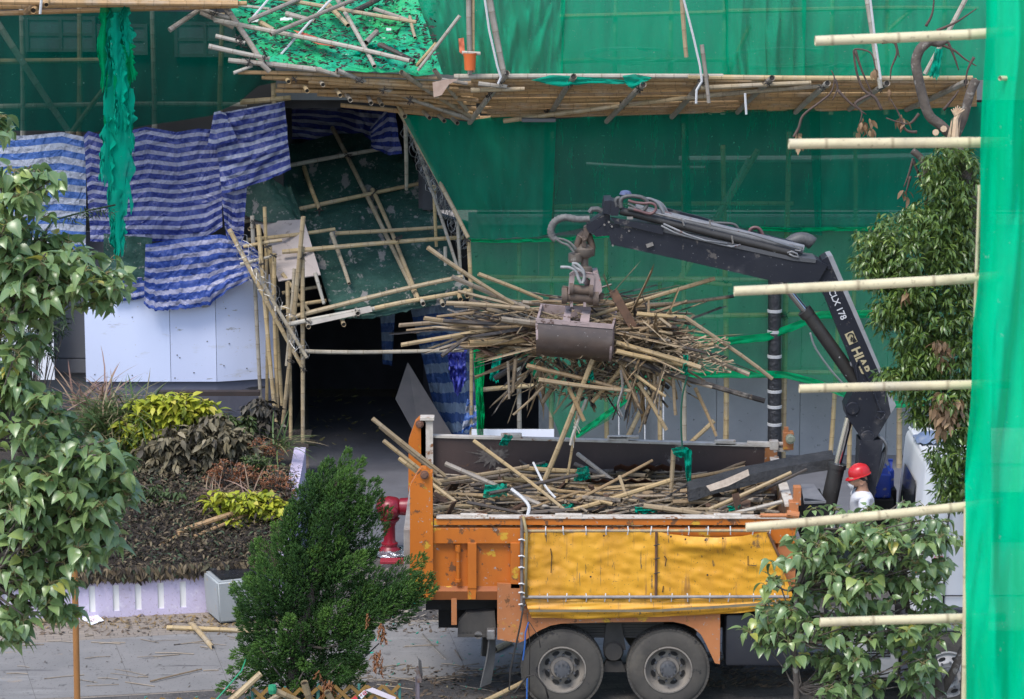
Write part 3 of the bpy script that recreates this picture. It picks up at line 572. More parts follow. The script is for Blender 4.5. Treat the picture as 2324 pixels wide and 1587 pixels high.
tarp([(255, 632), (340, 628)], [(255, 684), (300, 682), (342, 672)], 12.9, SM4, 'small striped tarp piece tucked above the white hoarding next to the leaves', 16, 14, .05)
tarp([(235, 530), (345, 540)], [(235, 640), (345, 640)], 12.92, ROOFM, 'dark green tarp patch showing between two striped tarps', 12, 10, .06, name='green_tarp')
tarp([(640, 215, 17.2), (760, 215, 17.6), (890, 232, 17.0)], [(640, 310, 17.2), (700, 318, 17.5), (790, 328, 17.5), (840, 350, 17.0), (912, 372, 16.4)], 17, SM3, 'shadowed striped tarp hung deep under the canopy', 40, 24, .18, 4, 3)
tarp([(840, 290, 16.0), (880, 245, 15.6), (895, 250, 15.2)], [(842, 335, 15.8), (880, 352, 15.2), (912, 350, 14.8)], 15.5, SM2, 'bunched striped tarp hanging beside the raking bamboo edge', 20, 20, .12, 4, 4)
tarp([(928, 688, 15.6), (1000, 680, 14.4), (1058, 690, 13.6)], [(1000, 990, 14.9), (1050, 992, 13.8), (1086, 985, 13.2)], 14, SM5, 'worn striped tarp walling the side of the dark passage behind the truck', 50, 50, .12, 4, 3, .02)
tarp([(862, 700), (897, 695)], [(868, 826), (890, 830)], 16.5, SM5, 'narrow striped tarp strip hanging inside the dark passage', 10, 20, .06)
tarp([(1015, 800), (1040, 790), (1058, 795)], [(1020, 850), (1036, 900), (1056, 870)], 12.7, mat('blue_plastic', (.05, .06, .38), (.03, .04, .25), 5, .35, .8, 12), 'crumpled bright blue plastic rag tied to a bamboo post', 18, 24, .16, 8, 6, .1, name='plastic_rag')
tarp([(1060, 905), (1080, 910)], [(1046, 985), (1088, 960)], 12.75, SM1, 'pale end of striped tarp hanging behind the raised tail post', 14, 16, .1, 5, 4, .1)
m = MB(); m.add([P(925, 822, 14.7), P(897, 905, 14.3), P(955, 1010, 14.0), P(1040, 1010, 14.0)], [(0, 1, 2, 3)]); o = mk('cardboard_panel', m, mat('brown_board', (.26, .215, .19), (.2, .17, .15), 3, .8, .2, 12), label='brown grey board leaning against the striped passage tarp', cat='board'); o.modifiers.new('t', 'SOLIDIFY').thickness = .02
m = MB(); a, b = P(1070, 990, 12.75), P(1257, 968, 12.75); m.bb(a.x, b.x, 12.72, 12.76, a.z - .6, P(1100, 974, 12.75).z); mk('white_board', m, mat('white_sheet_board', (.74, .76, .82), rough=.5), label='white board standing behind the far rim of the truck bed', cat='board')

tarp([(760, 706, 12.22), (850, 700, 12.22), (950, 682, 12.3), (1066, 654, 12.42)], [(764, 724, 12.16), (850, 722, 12.16), (950, 700, 12.24), (1062, 676, 12.36)], 12, ROOFM, 'ragged hanging edge of the dark green tarp roof over the passage', 40, 8, .05, 8, 3, .25, name='tarp_edge')
# ---- green safety nets
def netfold(k, amp, q=0): return lambda u, v: Vector((amp * .3 * nz(u * k * 2, v * 2, 4 + q), amp * (nz(u * k, v * 1.3, q) + .45 * nz(u * k * 3, v * 2.2, 2 + q)), 0))
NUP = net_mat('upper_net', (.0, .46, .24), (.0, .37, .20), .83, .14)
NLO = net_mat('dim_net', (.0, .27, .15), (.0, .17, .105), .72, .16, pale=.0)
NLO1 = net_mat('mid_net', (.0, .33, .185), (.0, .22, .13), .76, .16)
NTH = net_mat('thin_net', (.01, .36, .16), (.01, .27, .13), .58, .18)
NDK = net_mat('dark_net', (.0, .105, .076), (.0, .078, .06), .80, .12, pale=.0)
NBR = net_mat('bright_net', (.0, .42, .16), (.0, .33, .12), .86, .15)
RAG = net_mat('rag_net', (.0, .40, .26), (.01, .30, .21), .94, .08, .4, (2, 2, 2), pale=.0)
tarp([(935, -40), (1010, -40), (1100, -40), (1180, -40), (1285, -40)], [(1000, 168), (1080, 172), (1150, 175), (1230, 180), (1278, 182)], 12.75, NUP, 'folded bright green net curtain above the corner of the canopy', 90, 30, .26, 9, 1, name='green_net', cat='net')
tarp([(1275, -40), (1650, -40)], [(1272, 186), (1400, 188), (1655, 190)], 12.85, NUP, 'flat green net panel with the bamboo lattice showing through it', 60, 24, fn=netfold(5, .06, 2), name='green_net', cat='net')
tarp([(1640, -40), (1700, -40), (1830, -40)], [(1655, 190), (1690, 188), (1825, 190)], 12.75, NUP, 'pleated green net panel holding a coil of rope behind it', 60, 24, fn=netfold(6, .2, 3), name='green_net', cat='net')
tarp([(1820, -40), (2080, -40), (2260, -40)], [(1820, 188), (2000, 186), (2260, 182)], 12.85, NUP, 'green net panel behind the bare branches above the canopy', 70, 24, fn=netfold(7, .18, 5), name='green_net', cat='net')
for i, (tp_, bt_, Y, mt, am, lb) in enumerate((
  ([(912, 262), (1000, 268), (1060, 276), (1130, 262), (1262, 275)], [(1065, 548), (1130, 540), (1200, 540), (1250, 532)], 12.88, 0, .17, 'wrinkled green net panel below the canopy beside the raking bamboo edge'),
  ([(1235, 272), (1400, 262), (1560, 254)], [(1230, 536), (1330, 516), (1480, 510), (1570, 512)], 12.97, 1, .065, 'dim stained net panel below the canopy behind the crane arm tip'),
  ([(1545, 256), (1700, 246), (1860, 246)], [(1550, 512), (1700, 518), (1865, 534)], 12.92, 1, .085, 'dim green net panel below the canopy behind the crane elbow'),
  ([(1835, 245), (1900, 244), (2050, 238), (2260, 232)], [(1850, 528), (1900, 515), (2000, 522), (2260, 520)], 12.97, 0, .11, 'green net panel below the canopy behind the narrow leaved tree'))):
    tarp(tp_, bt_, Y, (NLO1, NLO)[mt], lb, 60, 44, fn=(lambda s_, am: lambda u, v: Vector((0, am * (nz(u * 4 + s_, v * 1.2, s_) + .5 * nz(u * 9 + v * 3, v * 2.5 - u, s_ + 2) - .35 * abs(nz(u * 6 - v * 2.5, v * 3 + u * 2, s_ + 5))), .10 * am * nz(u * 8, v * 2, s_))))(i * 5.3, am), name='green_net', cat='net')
tarp([(1062, 545), (1300, 535), (1500, 525), (1750, 515), (2000, 520), (2260, 518)], [(1078, 680), (1110, 740), (1225, 870), (1300, 850), (1440, 862), (1600, 850), (1780, 850), (1950, 900), (2260, 930)], 13.05, NTH, 'thin lower green net with the pale wall and bamboo showing through', 120, 40, fn=netfold(9, .12, 9), name='green_net', cat='net')
tarp([(1210, 845), (1330, 850), (1470, 850)], [(1278, 1010), (1320, 990), (1400, 940), (1462, 858)], 12.98, NTH, 'triangle of thin green net knotted down beside the doorway', 30, 24, fn=netfold(5, .08, 11), name='green_net', cat='net')
def bandnet(pts, w, Y, label, matx=NBR, amp=.05):
    t = [P(x, y - w / 2, Y) for x, y in pts]; b = [P(x, y + w / 2, Y) for x, y in pts]
    mk('net_hem', one('sheet', t, b, 60, 6, folds(14, 3, amp)), matx, label=label, cat='net', smooth=True)
bandnet([(1060, 545), (1130, 548), (1250, 545), (1400, 534)], 8, 12.85, 'bright rolled hem at the foot of the dim green net')
bandnet([(1700, 518), (1790, 522), (1880, 520), (2150, 522)], 9, 12.85, 'bright rolled hem strung out behind the crane elbow')
bandnet([(1560, 765), (1650, 775), (1740, 765), (1800, 742), (1860, 715), (2030, 712), (2100, 735)], 18, 12.9, 'twisted bright green net band slung behind the crane cylinder')
bandnet([(1480, 858), (1600, 850), (1780, 850), (1850, 868), (1930, 900), (2030, 918), (2100, 915)], 16, 12.88, 'bright green net hem knotted along the grey wall')
bandnet([(1290, 1000), (1350, 960), (1410, 915), (1470, 858)], 16, 12.86, 'diagonal bright net band running down behind the hanging poles')
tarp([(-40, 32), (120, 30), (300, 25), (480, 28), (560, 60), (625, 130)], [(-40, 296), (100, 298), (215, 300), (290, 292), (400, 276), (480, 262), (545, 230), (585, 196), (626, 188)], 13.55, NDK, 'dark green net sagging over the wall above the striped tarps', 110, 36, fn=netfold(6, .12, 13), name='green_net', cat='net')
# torn net hanging in a long strip
TN = root('torn_net', P(268, 40, 12.0), 'long tattered green net hanging in rags in front of the striped tarps', 'net')
RAG2 = net_mat('rag_net_emerald', (.0, .42, .16), (.0, .33, .13), .94, .08, .5, (2, 2, 2))
def ragfold(sd):
    def f(u, v):
        e = (abs(u - .5) * 2) ** 2                       # the outer edges are torn, the middle hangs
        return Vector(((.10 * nz(v * 7, sd) + .03 * nz(v * 13, sd, 2)) * e * (1 if u > .5 else -1) + .05 * nz(v * 2.5, sd, 5), .07 * nz(u * 1.8, v * 1.3, sd) - .035 * math.cos(u * 6.3 + sd), .03 * nz(u * 5, v * 5, sd)))
    return f
for i, (t, b, Y, mt) in enumerate((([(238, -20), (262, -20), (290, -20)], [(240, 210), (268, 260), (292, 240)], 11.9, RAG), ([(244, 90), (270, 80), (290, 92)], [(236, 330), (262, 370), (296, 330)], 11.97, RAG2), ([(240, 200), (268, 190), (296, 200)], [(238, 470), (262, 440), (300, 480)], 11.93, RAG), ([(246, 340), (268, 330), (286, 340)], [(248, 500), (265, 560), (284, 500)], 11.97, RAG), ([(250, 430), (284, 430)], [(254, 588), (280, 560)], 11.9, RAG), ([(272, -10), (296, -10)], [(280, 110), (308, 95)], 11.84, RAG), ([(230, 10), (252, 5)], [(222, 190), (246, 205)], 11.88, RAG2), ([(282, 90), (300, 100)], [(292, 190), (312, 170)], 11.86, RAG2), ([(234, 260), (256, 270)], [(230, 400), (254, 430)], 11.86, RAG), ([(284, 250), (300, 250)], [(292, 350), (310, 330)], 11.88, RAG), ([(262, 150), (284, 150)], [(264, 300), (290, 280)], 11.82, RAG), ([(252, 30), (275, 30)], [(250, 150), (276, 170)], 11.80, RAG))):
    mk('net_rag', one('sheet', [P(x, y, Y) for x, y in t], [P(x, y, Y) for x, y in b], 24, 60, ragfold(i * 3.7), None, .22), mt, TN, smooth=True)
tarp([(1072, 770), (1098, 768)], [(1084, 1000), (1098, 1006)], 12.4, net_mat('green_shred', (.0, .42, .12), (.0, .3, .09), .92, .1, .35), 'ragged bright green net strip hanging behind the grabbed poles', 18, 50, .12, 4, 5, .12, name='net_shred', cat='net')
tarp([(1120, 800), (1140, 798)], [(1110, 860), (1130, 868)], 12.3, RAG, 'small dark green rag caught on a pole end by the doorway', 10, 20, .1, 5, 4, .12, name='net_shred', cat='net')
tarp([(1205, 182), (1250, 170), (1345, 176), (1460, 186)], [(1230, 188), (1262, 196), (1340, 190), (1460, 190)], 10.95, RAG, 'crumpled green net scrap draped over the canopy rim', 30, 10, .06, 6, 3, .2, name='net_shred', cat='net')
tarp([(1412, 172), (1440, 168), (1480, 176)], [(1420, 192), (1432, 203), (1470, 184)], 10.9, RAG, 'little pointed green rag flopping over the canopy edge', 14, 10, .06, 6, 3, .2, name='net_shred', cat='net')
tarp([(2122, 110), (2140, 112)], [(2108, 175), (2130, 178)], 10.8, RAG, 'green rag wrapped on a bamboo by the bare branches', 10, 16, .08, 5, 4, .15, name='net_shred', cat='net')
# hanging debris sheet on top of the corner canopy
DEB = mat('green_sheet', (.02, .40, .11), (.0, .34, .22), 1.3, .55, .8, 8, dirt=((6, (.014, .014, .014), .585, .60), (16, (.015, .015, .014), .60, .63), (11, (.5, .55, .52), .70, .73)), bdist=.04)
DS = tarp([(500, -25, 13.6), (650, -25, 13.7), (800, -25, 13.7), (940, -25, 13.4)], [(588, 146, 11.0), (700, 158, 11.0), (850, 163, 11.05), (930, 172, 11.1), (1005, 168, 11.3)], 12, DEB, 'bright green sheet strewn with charred scraps on top of the corner canopy', 90, 60, fn=lambda u, v: Vector((0, 0, .10 * nz(u * 6, v * 5, 3) + .05 * nz(u * 17, v * 14, 4) - .12 * math.sin(u * 3.14) * math.sin(v * 3.14))), name='debris_sheet', cat='net')
def deckpt(x, y, dz=.06):       # on the sheet: depth runs from 11 (y 155) to 13.6 (y -25)
    Y = 11.0 + (155 - y) / 180 * 2.6; return P(x, y, Y) + Vector((0, -.03, dz))
m = MB(); random.seed(11)
for i in range(900):
    c = deckpt(U(540, 990), U(-15, 152), U(-.02, .03))
    if P(0, 0, 0) and (c - deckpt(500 + 0, 0)).length < 0: continue
    s_ = U(.015, .07); a = U(0, 6.3); d1 = Vector((math.cos(a), math.sin(a) * .8, U(-.3, .5))) * s_; d2 = Vector((-math.sin(a), math.cos(a) * .8, U(-.2, .5))) * s_ * U(.2, .6)
    m.add([c - d1 - d2, c + d1 - d2 * .6, c + d1 * .7 + d2, c - d1 * .8 + d2, c + Vector((0, -.01, .02))], [(0, 1, 4), (1, 2, 4), (2, 3, 4), (3, 0, 4)])
mk('charred_debris', m, mat('char', (.016, .015, .015), (.05, .045, .04), 30, .8), label='scattered charred scraps over the green sheet', cat='debris', kind='stuff')
def loose(q, mt, label, r=.04, half=False, group=None, cat='bamboo pole', name='bamboo_pole', bend=.006):
    m = MB(); a = q[0]; b = q[1]; m.bamboo(a, b, r, bend, half=half); o = mk(name, m, mt, label=label, cat=cat, group=group, smooth='auto'); return o
for (x0, y0, x1, y1, r, mt, dz, lb) in ((488, 68, 930, 161, .043, BAM, .16, 'thick yellow bamboo pole lying slantwise across the debris sheet front'), (544, 0, 945, 70, .04, BAM, .14, 'long tan bamboo pole lying across the back of the debris sheet'), (615, 128, 932, -4, .036, BAMGREY, .35, 'pale grey bamboo pole slanting up across the debris sheet'), (565, 75, 760, -8, .04, BAMGREY, .2, 'dark grey bamboo pole slanting over the back of the debris sheet'), (758, -4, 850, 162, .04, BAMGREY, .08, 'thin grey pole lying down the slope of the debris sheet'),
        (830, 112, 855, 86, .05, BAMGREY, .1, 'short stub of bamboo lying by the green tangle'), (800, 42, 865, 8, .05, BAMBLACK, .1, 'short blackened bamboo stub at the back of the sheet'), (860, 118, 940, 156, .04, BAMBLACK, .12, 'burnt split bamboo stick near the sheet front edge'), (590, 62, 622, 80, .045, BAM, .08, 'short yellow bamboo stub lying near the white scrap'), (520, 20, 612, 32, .03, BAM, .08, 'thin brown bamboo splint at the corner of the sheet'), (930, 52, 942, 100, .03, BAM, .1, 'short upright splint against the green curtain'), (850, 35, 925, 60, .04, BAMGREY, .1, 'pale bamboo splint by the fold of the green curtain'), (650, 45, 715, 62, .045, BAMGREY, .1, 'grey broken bamboo piece lying among the black scraps'), (742, 25, 790, 75, .045, BAM, .12, 'short tan pole end lying beside the white rope')):
    loose((deckpt(x0, y0, dz), deckpt(x1, y1, dz)), mt, lb, r)
for (x0, y0, Y0, x1, y1, Y1, r, mt, lb) in ((1043, 36, 10.9, 948, 160, 11.0, .03, BAM, 'thin bamboo stick leaning upright beside the green curtain'), (990, 98, 11, 944, 150, 11.1, .03, BAM, 'short bamboo stick leaning at the canopy corner'), (1064, -40, 11.2, 1066, 168, 11.1, .045, BAMGREY, 'grey upright bamboo post beside the orange pot'), (1073, -40, 11.25, 1074, 165, 11.15, .03, BAM, 'thin yellow upright bamboo post beside the grey one'), (1104, -40, 10.9, 1143, 168, 10.9, .055, BAMGREY, 'weathered pale pole leaning down to the canopy rim by the curtain'), (1545, -40, 10.9, 1557, 130, 10.9, .04, BAM, 'hanging brown pole that ends above the canopy rim'), (1592, 102, 10.8, 1608, 234, 10.8, .035, BAMGREY, 'short split pole stuck upright through the canopy rim'), (1962, -40, 10.9, 1998, 200, 10.9, .045, BAM, 'tan pole leaning down to the canopy rim beside the broken tree'), (2210, -40, 10.8, 2098, 168, 10.9, .04, BAM, 'tan pole slanting behind the bare tree limb'), (1048, 120, 11, 1090, 122, 11, .035, BAM, 'short cross stub lashed above the orange pot')):
    loose((P(x0, y0, Y0), P(x1, y1, Y1)), mt, lb, r)
for i, (pts, lb) in enumerate((([(680, -20), (567, 76)], 'white rope running down to the corner of the debris sheet'), ([(830, -20), (715, 65), (628, 127)], 'white rope running down to the front pole of the debris sheet'))):
    mk('rope', one('tube', [deckpt(x, y, .45 - .25 * k) for k, (x, y) in enumerate(pts)], .02, 6), ROPE, label=lb, cat='rope')
for pts, lb in (([(1097, -20), (1110, 70), (1128, 150), (1136, 176), (1130, 190)], 'white rope tied down to the canopy rim beside the weathered pole'), ([(1546, -20), (1572, 80), (1588, 150), (1592, 185), (1580, 205), (1579, 235)], 'white rope knotted at the canopy rim with a dangling end'), ([(1972, -20), (1985, 90), (1998, 180)], 'white rope alongside the tan pole near the broken tree'), ([(1690, 212), (1693, 260)], 'frayed white cord hanging beneath the canopy')):
    mk('rope', one('tube', [P(x, y, 10.75) for x, y in pts], .02, 6), ROPE, label=lb, cat='rope')
m = MB(); random.seed(3)
for k in range(5):
    c = P(1400 + k * 22 + (300 if k > 2 else 0), 122 + k * 3, 13.15); m.tube([c + Vector((math.cos(a * .5) * (.55 + .1 * k), .05 * math.sin(a), math.sin(a * .5) * (.10 + .02 * k))) for a in range(13)], .015, 5)
mk('rope_coil', m, ROPE, label='loose coils of pale rope seen through the upper green net', cat='rope')
# orange pot, orange rag, red board, torn ply
m = MB(); c = P(1066, 159, 10.95); m.lathe(c, [(.085, 0), (.10, .25), (.105, .27), (.095, .27), (.08, .02)], 20); mk('plant_pot', m, mat('orange_plastic', (.62, .13, .03), rough=.5), label='orange plastic pot hooked on the upright posts', cat='pot', smooth='auto')
tarp([(1040, 88), (1052, 86)], [(1042, 118), (1056, 132)], 11.0, mat('orange_cloth', (.6, .16, .08), rough=.8), 'orange rag hanging on a post above the pot', 6, 10, .03, name='rag', cat='rag')
m = MB(); pts = [deckpt(x, y, .05) for x, y in ((666, 76), (690, 82), (755, 105), (760, 113), (722, 108), (690, 94))]; m.add(pts, [tuple(range(6))]); o = mk('plastic_strip', m, mat('red_plastic', (.5, .12, .07), rough=.6), label='orange red plastic strip lying on the green sheet', cat='plastic strip'); o.modifiers.new('t', 'SOLIDIFY').thickness = .008
m = MB(); pts = [P(x, y, 10.75) for x, y in ((981, 187), (1015, 180), (1040, 179), (1018, 192), (1002, 216), (984, 221))]; m.add(pts, [tuple(range(6))]); o = mk('broken_board', m, mat('peeling_ply', (.45, .33, .26), (.32, .22, .17), 9, .8, .3, 20), label='peeling plywood scrap stuck under the canopy rim', cat='board'); o.modifiers.new('t', 'SOLIDIFY').thickness = .015
for x, y, w_, lb in ((575, 57, 26, 'white paper scrap lying near the rope end'), (650, 53, 30, 'grey white plastic scrap in the middle of the sheet'), (660, 4, 22, 'crumpled pale scrap at the back of the green sheet'), (882, 76, 12, 'small white foam scrap by the curtain')):
    m = MB(); c = deckpt(x, y, .05); s_ = w_ / 150
    n = 6; m.add([c + Vector(((i / n - .5) * s_, (j / 3 - .5) * s_ * .5, .03 * nz(i * 1.3, j * 1.7, x) + (j / 3) * .04)) for j in range(4) for i in range(n + 1)], [(j * (n + 1) + i, j * (n + 1) + i + 1, (j + 1) * (n + 1) + i + 1, (j + 1) * (n + 1) + i) for j in range(3) for i in range(n)])
    mk('paper_scrap', m, mat('scrap', (.6, .64, .62), (.4, .46, .44), 9, .7), label=lb, cat='scrap')
tarp([(820, 105), (860, 98), (900, 105)], [(800, 128), (850, 132), (920, 140)], 11.7, RAG, 'tangle of green netting heaped on the sheet near the curtain', 24, 14, .14, 6, 5, .1, name='net_shred', cat='net')
# striped pipe wrapped in black plastic against the grey wall
m = MB(); m.tube([P(1757, y, 13.0 - .0) for y in (1090, 1000, 940, 880, 800, 720, 640, 560)], [.115, .12, .113, .118, .11, .112, .11, .11], 14)
pw = mk('wrapped_pipe', m, mat('black_plastic', (.012, .012, .014), (.03, .03, .034), 5, .3, 1, 12, bdist=.04), label='upright pipe wrapped in black plastic with pale tape bands by the grey wall', cat='pipe', smooth=True)
for y in (962, 922, 887, 808, 752, 705): m = MB(); c = P(1757, y, 13); m.lathe(c - Vector((0, 0, .03)), [(.117, 0), (.124, .005), (.124, .05), (.117, .055)], 14); mk('tape_band', m, mat('pale_tape', (.4, .4, .4), rough=.4), pw)
m = MB(); a = P(1222, 272, 12.4); m.bev(a.x - .28, a.x + .28, 12.3, 12.55, a.z - .03, a.z + .03, .01); mk('light_fitting', m, FRAME, label='long grey lamp fitting fixed beneath the canopy', cat='lamp')
# ================================================================== TRUCK with its crane
def chipped(name, c, c2, chips=.64, rough=.45):
    return mat(name, c, c2, 1.6, rough, .12, 30, dirt=((1.1, tuple(k * .72 for k in c2), .5, .8, (1, 1, .4)), (7, (.16, .07, .03), chips, chips + .03), (15, (.33, .31, .29), chips + .06, chips + .08), (3.5, (.58, .33, .03), .66, .70), (4, (.05, .04, .035), .71, .75)))
ORG = chipped('orange_paint', (.56, .165, .015), (.50, .135, .014))
ORGF = chipped('orange_faded', (.50, .20, .075), (.44, .16, .06), .60)
WORN = mat('worn_rim', (.60, .56, .50), (.42, .36, .3), 9, .7, .3, 30, dirt=((6, (.22, .09, .03), .58, .64),))
PLYB = mat('brown_bed_board', (.07, .045, .04), (.042, .03, .028), 2, .55, .2, 14, dirt=((2.0, (.30, .27, .23), .68, .72, (1, 1, .7)), (24, (.2, .18, .16), .72, .75), (1.6, (.2, .09, .03), .68, .76, (.6, 1, 1))))
BLK = mat('black_chassis', (.012, .012, .014), (.026, .025, .024), 3, .65, .2, 20, spec=.25)
DUST = mat('dusty_chassis', (.075, .068, .06), (.045, .042, .04), 3, .85, .3, 20)
TARPM = mat('yellow_tarp', (.74, .38, .03), (.68, .315, .022), 1.5, .45, .10, 5, dirt=((1.4, (.58, .27, .03), .50, .75, (1.5, 1, .4)), (3, (.40, .19, .04), .64, .74, (3, 1, .3)), (9, (.16, .10, .04), .68, .71, (2.2, 2.2, .35)), (20, (.7, .6, .4), .745, .765), (2.6, (.20, .11, .04), .70, .75), (38, (.06, .05, .03), .70, .72), (5, (.24, .14, .05), .69, .73, (5, 1, .3)), (60, (.15, .08, .02), .70, .72)), bdist=.05)
STEEL = mat('steel', (.35, .34, .33), (.2, .18, .17), 12, .45, .2, 40, metal=.7)
T = root('dump_truck', P(1360, 1609, 1.2), 'orange dump truck with yellow side tarp and a folding black loader crane', 'truck')
def px2(x, y, Y=0): p = P(x, y, Y); return p.x, p.z
def pbox(mb, x0, y0, x1, y1, Y0, Y1, b=0, mi=0):     # a box whose front face fills these pixels at depth Y0
    a = P(x0, y1, Y0); c = P(x1, y0, Y0)
    if b: mb.bev(a.x, c.x, Y0, Y1, a.z, c.z, b, mi)
    else: mb.bb(a.x, c.x, Y0, Y1, a.z, c.z, mi)
W2 = 2.45
# bed sides
m = MB(); pbox(m, 930, 1232, 1806, 1330, .09, .13); 
pbox(m, 930, 1320, 1180, 1360, .13, .5)
mk('side_wall', m, ORG, T)
m = MB(); a = P(975, 1232, .13); zb = P(0, 1330, .09).z
m.add([(P(930, 0, .05).x, .09, P(0, 1330, .09).z), (P(1180, 1330, .09).x, .09, P(0, 1330, .09).z), (P(1180, 1330, .09).x, .02, P(0, 1342, .02).z), (P(930, 0, .05).x, .02, P(0, 1342, .02).z), (P(930, 1360, .05).x, .05, P(0, 1361, .05).z), (P(1180, 1360, .05).x, .05, P(0, 1361, .05).z)], [(0, 1, 2, 3), (3, 2, 5, 4)])
mk('lower_skirt', m, mat('orange_brown', (.36, .12, .03), (.25, .075, .025), 3, .6, .2, 20, dirt=((6, (.5, .3, .03), .66, .7),)), T)
m = MB(); pbox(m, 980, 1198, 1806, 1234, .02, .12, .008); mk('upper_beam', m, ORG, T)
m = MB(); pbox(m, 984, 1178, 1806, 1192, .0, .06, .006); mk('flap_rail', m, ORG, T)
m = MB(); za = P(0, 1177, 0).z; m.bev(P(984, 0, 0).x * 1.0, P(1806, 1177, 0).x, -.02, .13, za, za + .022, .004)
for x in (1075, 1290, 1650): c = P(x, 1174, .02); m.bev(c.x - .17, c.x + .17, 0, .08, za + .02, za + .055, .008)
mk('rim', m, WORN, T)
for x0, x1 in ((1061, 1081), (1158, 1180)):
    m = MB(); pbox(m, x0, 1232, x1, 1336, .0, .09, .006); m.pprism([(x0, 1334), (x1, 1334), (x1 - 2, 1360), (x0, 1360)], .01, .09); mk('rib', m, ORG, T)
m = MB(); m.tube([P(1039, 1236, .04), P(1039, 1252, .04)], .036, 12); m.tube([P(1039, 1250, .04), P(1039, 1318, .04)], .025, 12); m.tube([P(1039, 1314, .04), P(1039, 1320, .04)], .04, 12); mk('side_pin', m, ORG, T, smooth='auto')
# rear posts
for Y0, Y1, top, xs, nm in ((-.03, .14, 1064, (936, 948, 958, 978, 980, 983), 'near'), (W2 - .1, W2 + .06, 950, (938, 952, 958, 968, 968, 968), 'far')):
    m = MB()
    if Y0 < 1: m.pprism([(930, 1360), (930, 1104), (948, 1072), (956, 1063), (966, 1064), (976, 1072), (981, 1072), (983, 1360)], Y0, Y1)
    else: m.pprism([(926, 1160), (927, 1000), (942, 958), (952, 949), (962, 952), (966, 960), (966, 1160)], Y0, Y1)
    p = mk('rear_post', m, ORG, T)
    m = MB(); c = P(963, 1077, Y0) if Y0 < 1 else P(952, 962, Y0); m.lathe(c + Vector((0, -.03, 0)), [(.055, 0), (.055, .05)], 14, 'Y'); m.lathe(c + Vector((0, -.06, 0)), [(.034, 0), (.04, .03)], 6, 'Y'); mk('hinge_pin', m, mat('rust', (.2, .09, .05), (.10, .06, .05), 20, .7), p)
m = MB(); c = P(962, 945, W2); m.bb(c.x - .04, c.x + .12, W2 - .1, W2 - .05, c.z - .95, c.z - .03); m.bev(c.x - .05, c.x + .14, W2 - .14, W2 + .04, c.z - .03, c.z + .015, .006); mk('post_plate', m, WORN, T)
# tailgate: the slab hanging between the rear posts
m = MB(); x0 = P(924, 1150, 0).x; m.bev(x0 - .05, x0 + .06, .02, W2 - .05, 1.5, 2.35, .01); mk('tailgate', m, mat('tailgate_grey', (.34, .31, .28), (.22, .19, .17), 5, .7, .3, 20, dirt=((4, (.3, .10, .02), .6, .66),)), T)
# far side board, headboard, floor
m = MB(); xa, xb = P(966, 1000, W2).x, P(1757, 1010, W2).x
za, zb_ = P(966, 992, W2).z, P(1757, 1014, W2).z
m.add([(xa, W2, 1.5), (xb, W2, 1.5), (xb, W2, zb_), (xa, W2, za), (xa, W2 + .06, 1.5), (xb, W2 + .06, 1.5), (xb, W2 + .06, zb_), (xa, W2 + .06, za)], [(0, 1, 2, 3), (7, 6, 5, 4), (3, 2, 6, 7), (0, 3, 7, 4), (1, 5, 6, 2)]); fb = mk('far_side_board', m, PLYB, T)
m = MB(); c = P(1120, 1035, W2 - .012); random.seed(8); n = 46
m.add([c] + [c + Vector((math.cos(a) * r_ * 1.7, 0, math.sin(a) * r_)) for a, r_ in ((2 * math.pi * k / n, U(.07, .13) + (.16 * random.random() ** 2 if k % 2 else 0)) for k in range(n))], [(0, 1 + (k + 1) % n, 1 + k) for k in range(n)]); mk('plaster_splash', m, mat('plaster', (.17, .15, .13), (.06, .045, .042), 22, .8), fb)
m = MB(); 
m.add([(xa, W2 - .03, za), (xb, W2 - .03, zb_), (xb, W2 + .08, zb_), (xa, W2 + .08, za), (xa, W2 - .03, za + .03), (xb, W2 - .03, zb_ + .03), (xb, W2 + .08, zb_ + .03), (xa, W2 + .08, za + .03)], [(0, 3, 2, 1), (4, 5, 6, 7), (0, 1, 5, 4), (1, 2, 6, 5), (2, 3, 7, 6), (3, 0, 4, 7)])
for x, y in ((1160, 992), (1402, 998), (1645, 1007)): c = P(x, y, W2); m.bev(c.x - .14, c.x + .14, W2 - .03, W2 + .06, c.z - .02, c.z + .05, .01)
c = P(1415, 995, W2); m.bev(c.x - .2, c.x + .2, W2 - .03, W2 + .05, c.z, c.z + .035, .005)
mk('far_rim', m, WORN, T)
m = MB(); a = P(1735, 1016, W2 - .02); b = P(1757, 1080, W2 - .02); m.bb(a.x, b.x + .03, W2 - .04, W2, 1.6, a.z); mk('corner_plate', m, chipped('rusty_orange', (.36, .14, .04), (.15, .07, .04), .52), T)
m = MB(); hx = P(1800, 1170, 0).x; z0, z1 = P(1778, 1040, W2).z, P(1798, 1150, .1).z
m.add([(hx - .08, W2, 1.5), (hx - .08, .1, 1.5), (hx - .08, .1, z1), (hx - .08, W2, z0), (hx, W2, 1.5), (hx, .1, 1.5), (hx, .1, z1), (hx, W2, z0)], [(0, 3, 2, 1), (4, 5, 6, 7), (0, 1, 5, 4), (1, 2, 6, 5), (2, 3, 7, 6), (3, 0, 4, 7)]); mk('headboard', m, chipped('headboard_paint', (.33, .15, .06), (.18, .11, .08), .54), T)
m = MB(); m.add([(hx - .1, W2, z0), (hx - .1, .1, z1), (hx + .02, .1, z1), (hx + .02, W2, z0), (hx - .1, W2, z0 + .03), (hx - .1, .1, z1 + .03), (hx + .02, .1, z1 + .03), (hx + .02, W2, z0 + .03)], [(0, 3, 2, 1), (4, 5, 6, 7), (0, 1, 5, 4), (1, 2, 6, 5), (2, 3, 7, 6), (3, 0, 4, 7)]); mk('headboard_rim', m, WORN, T)
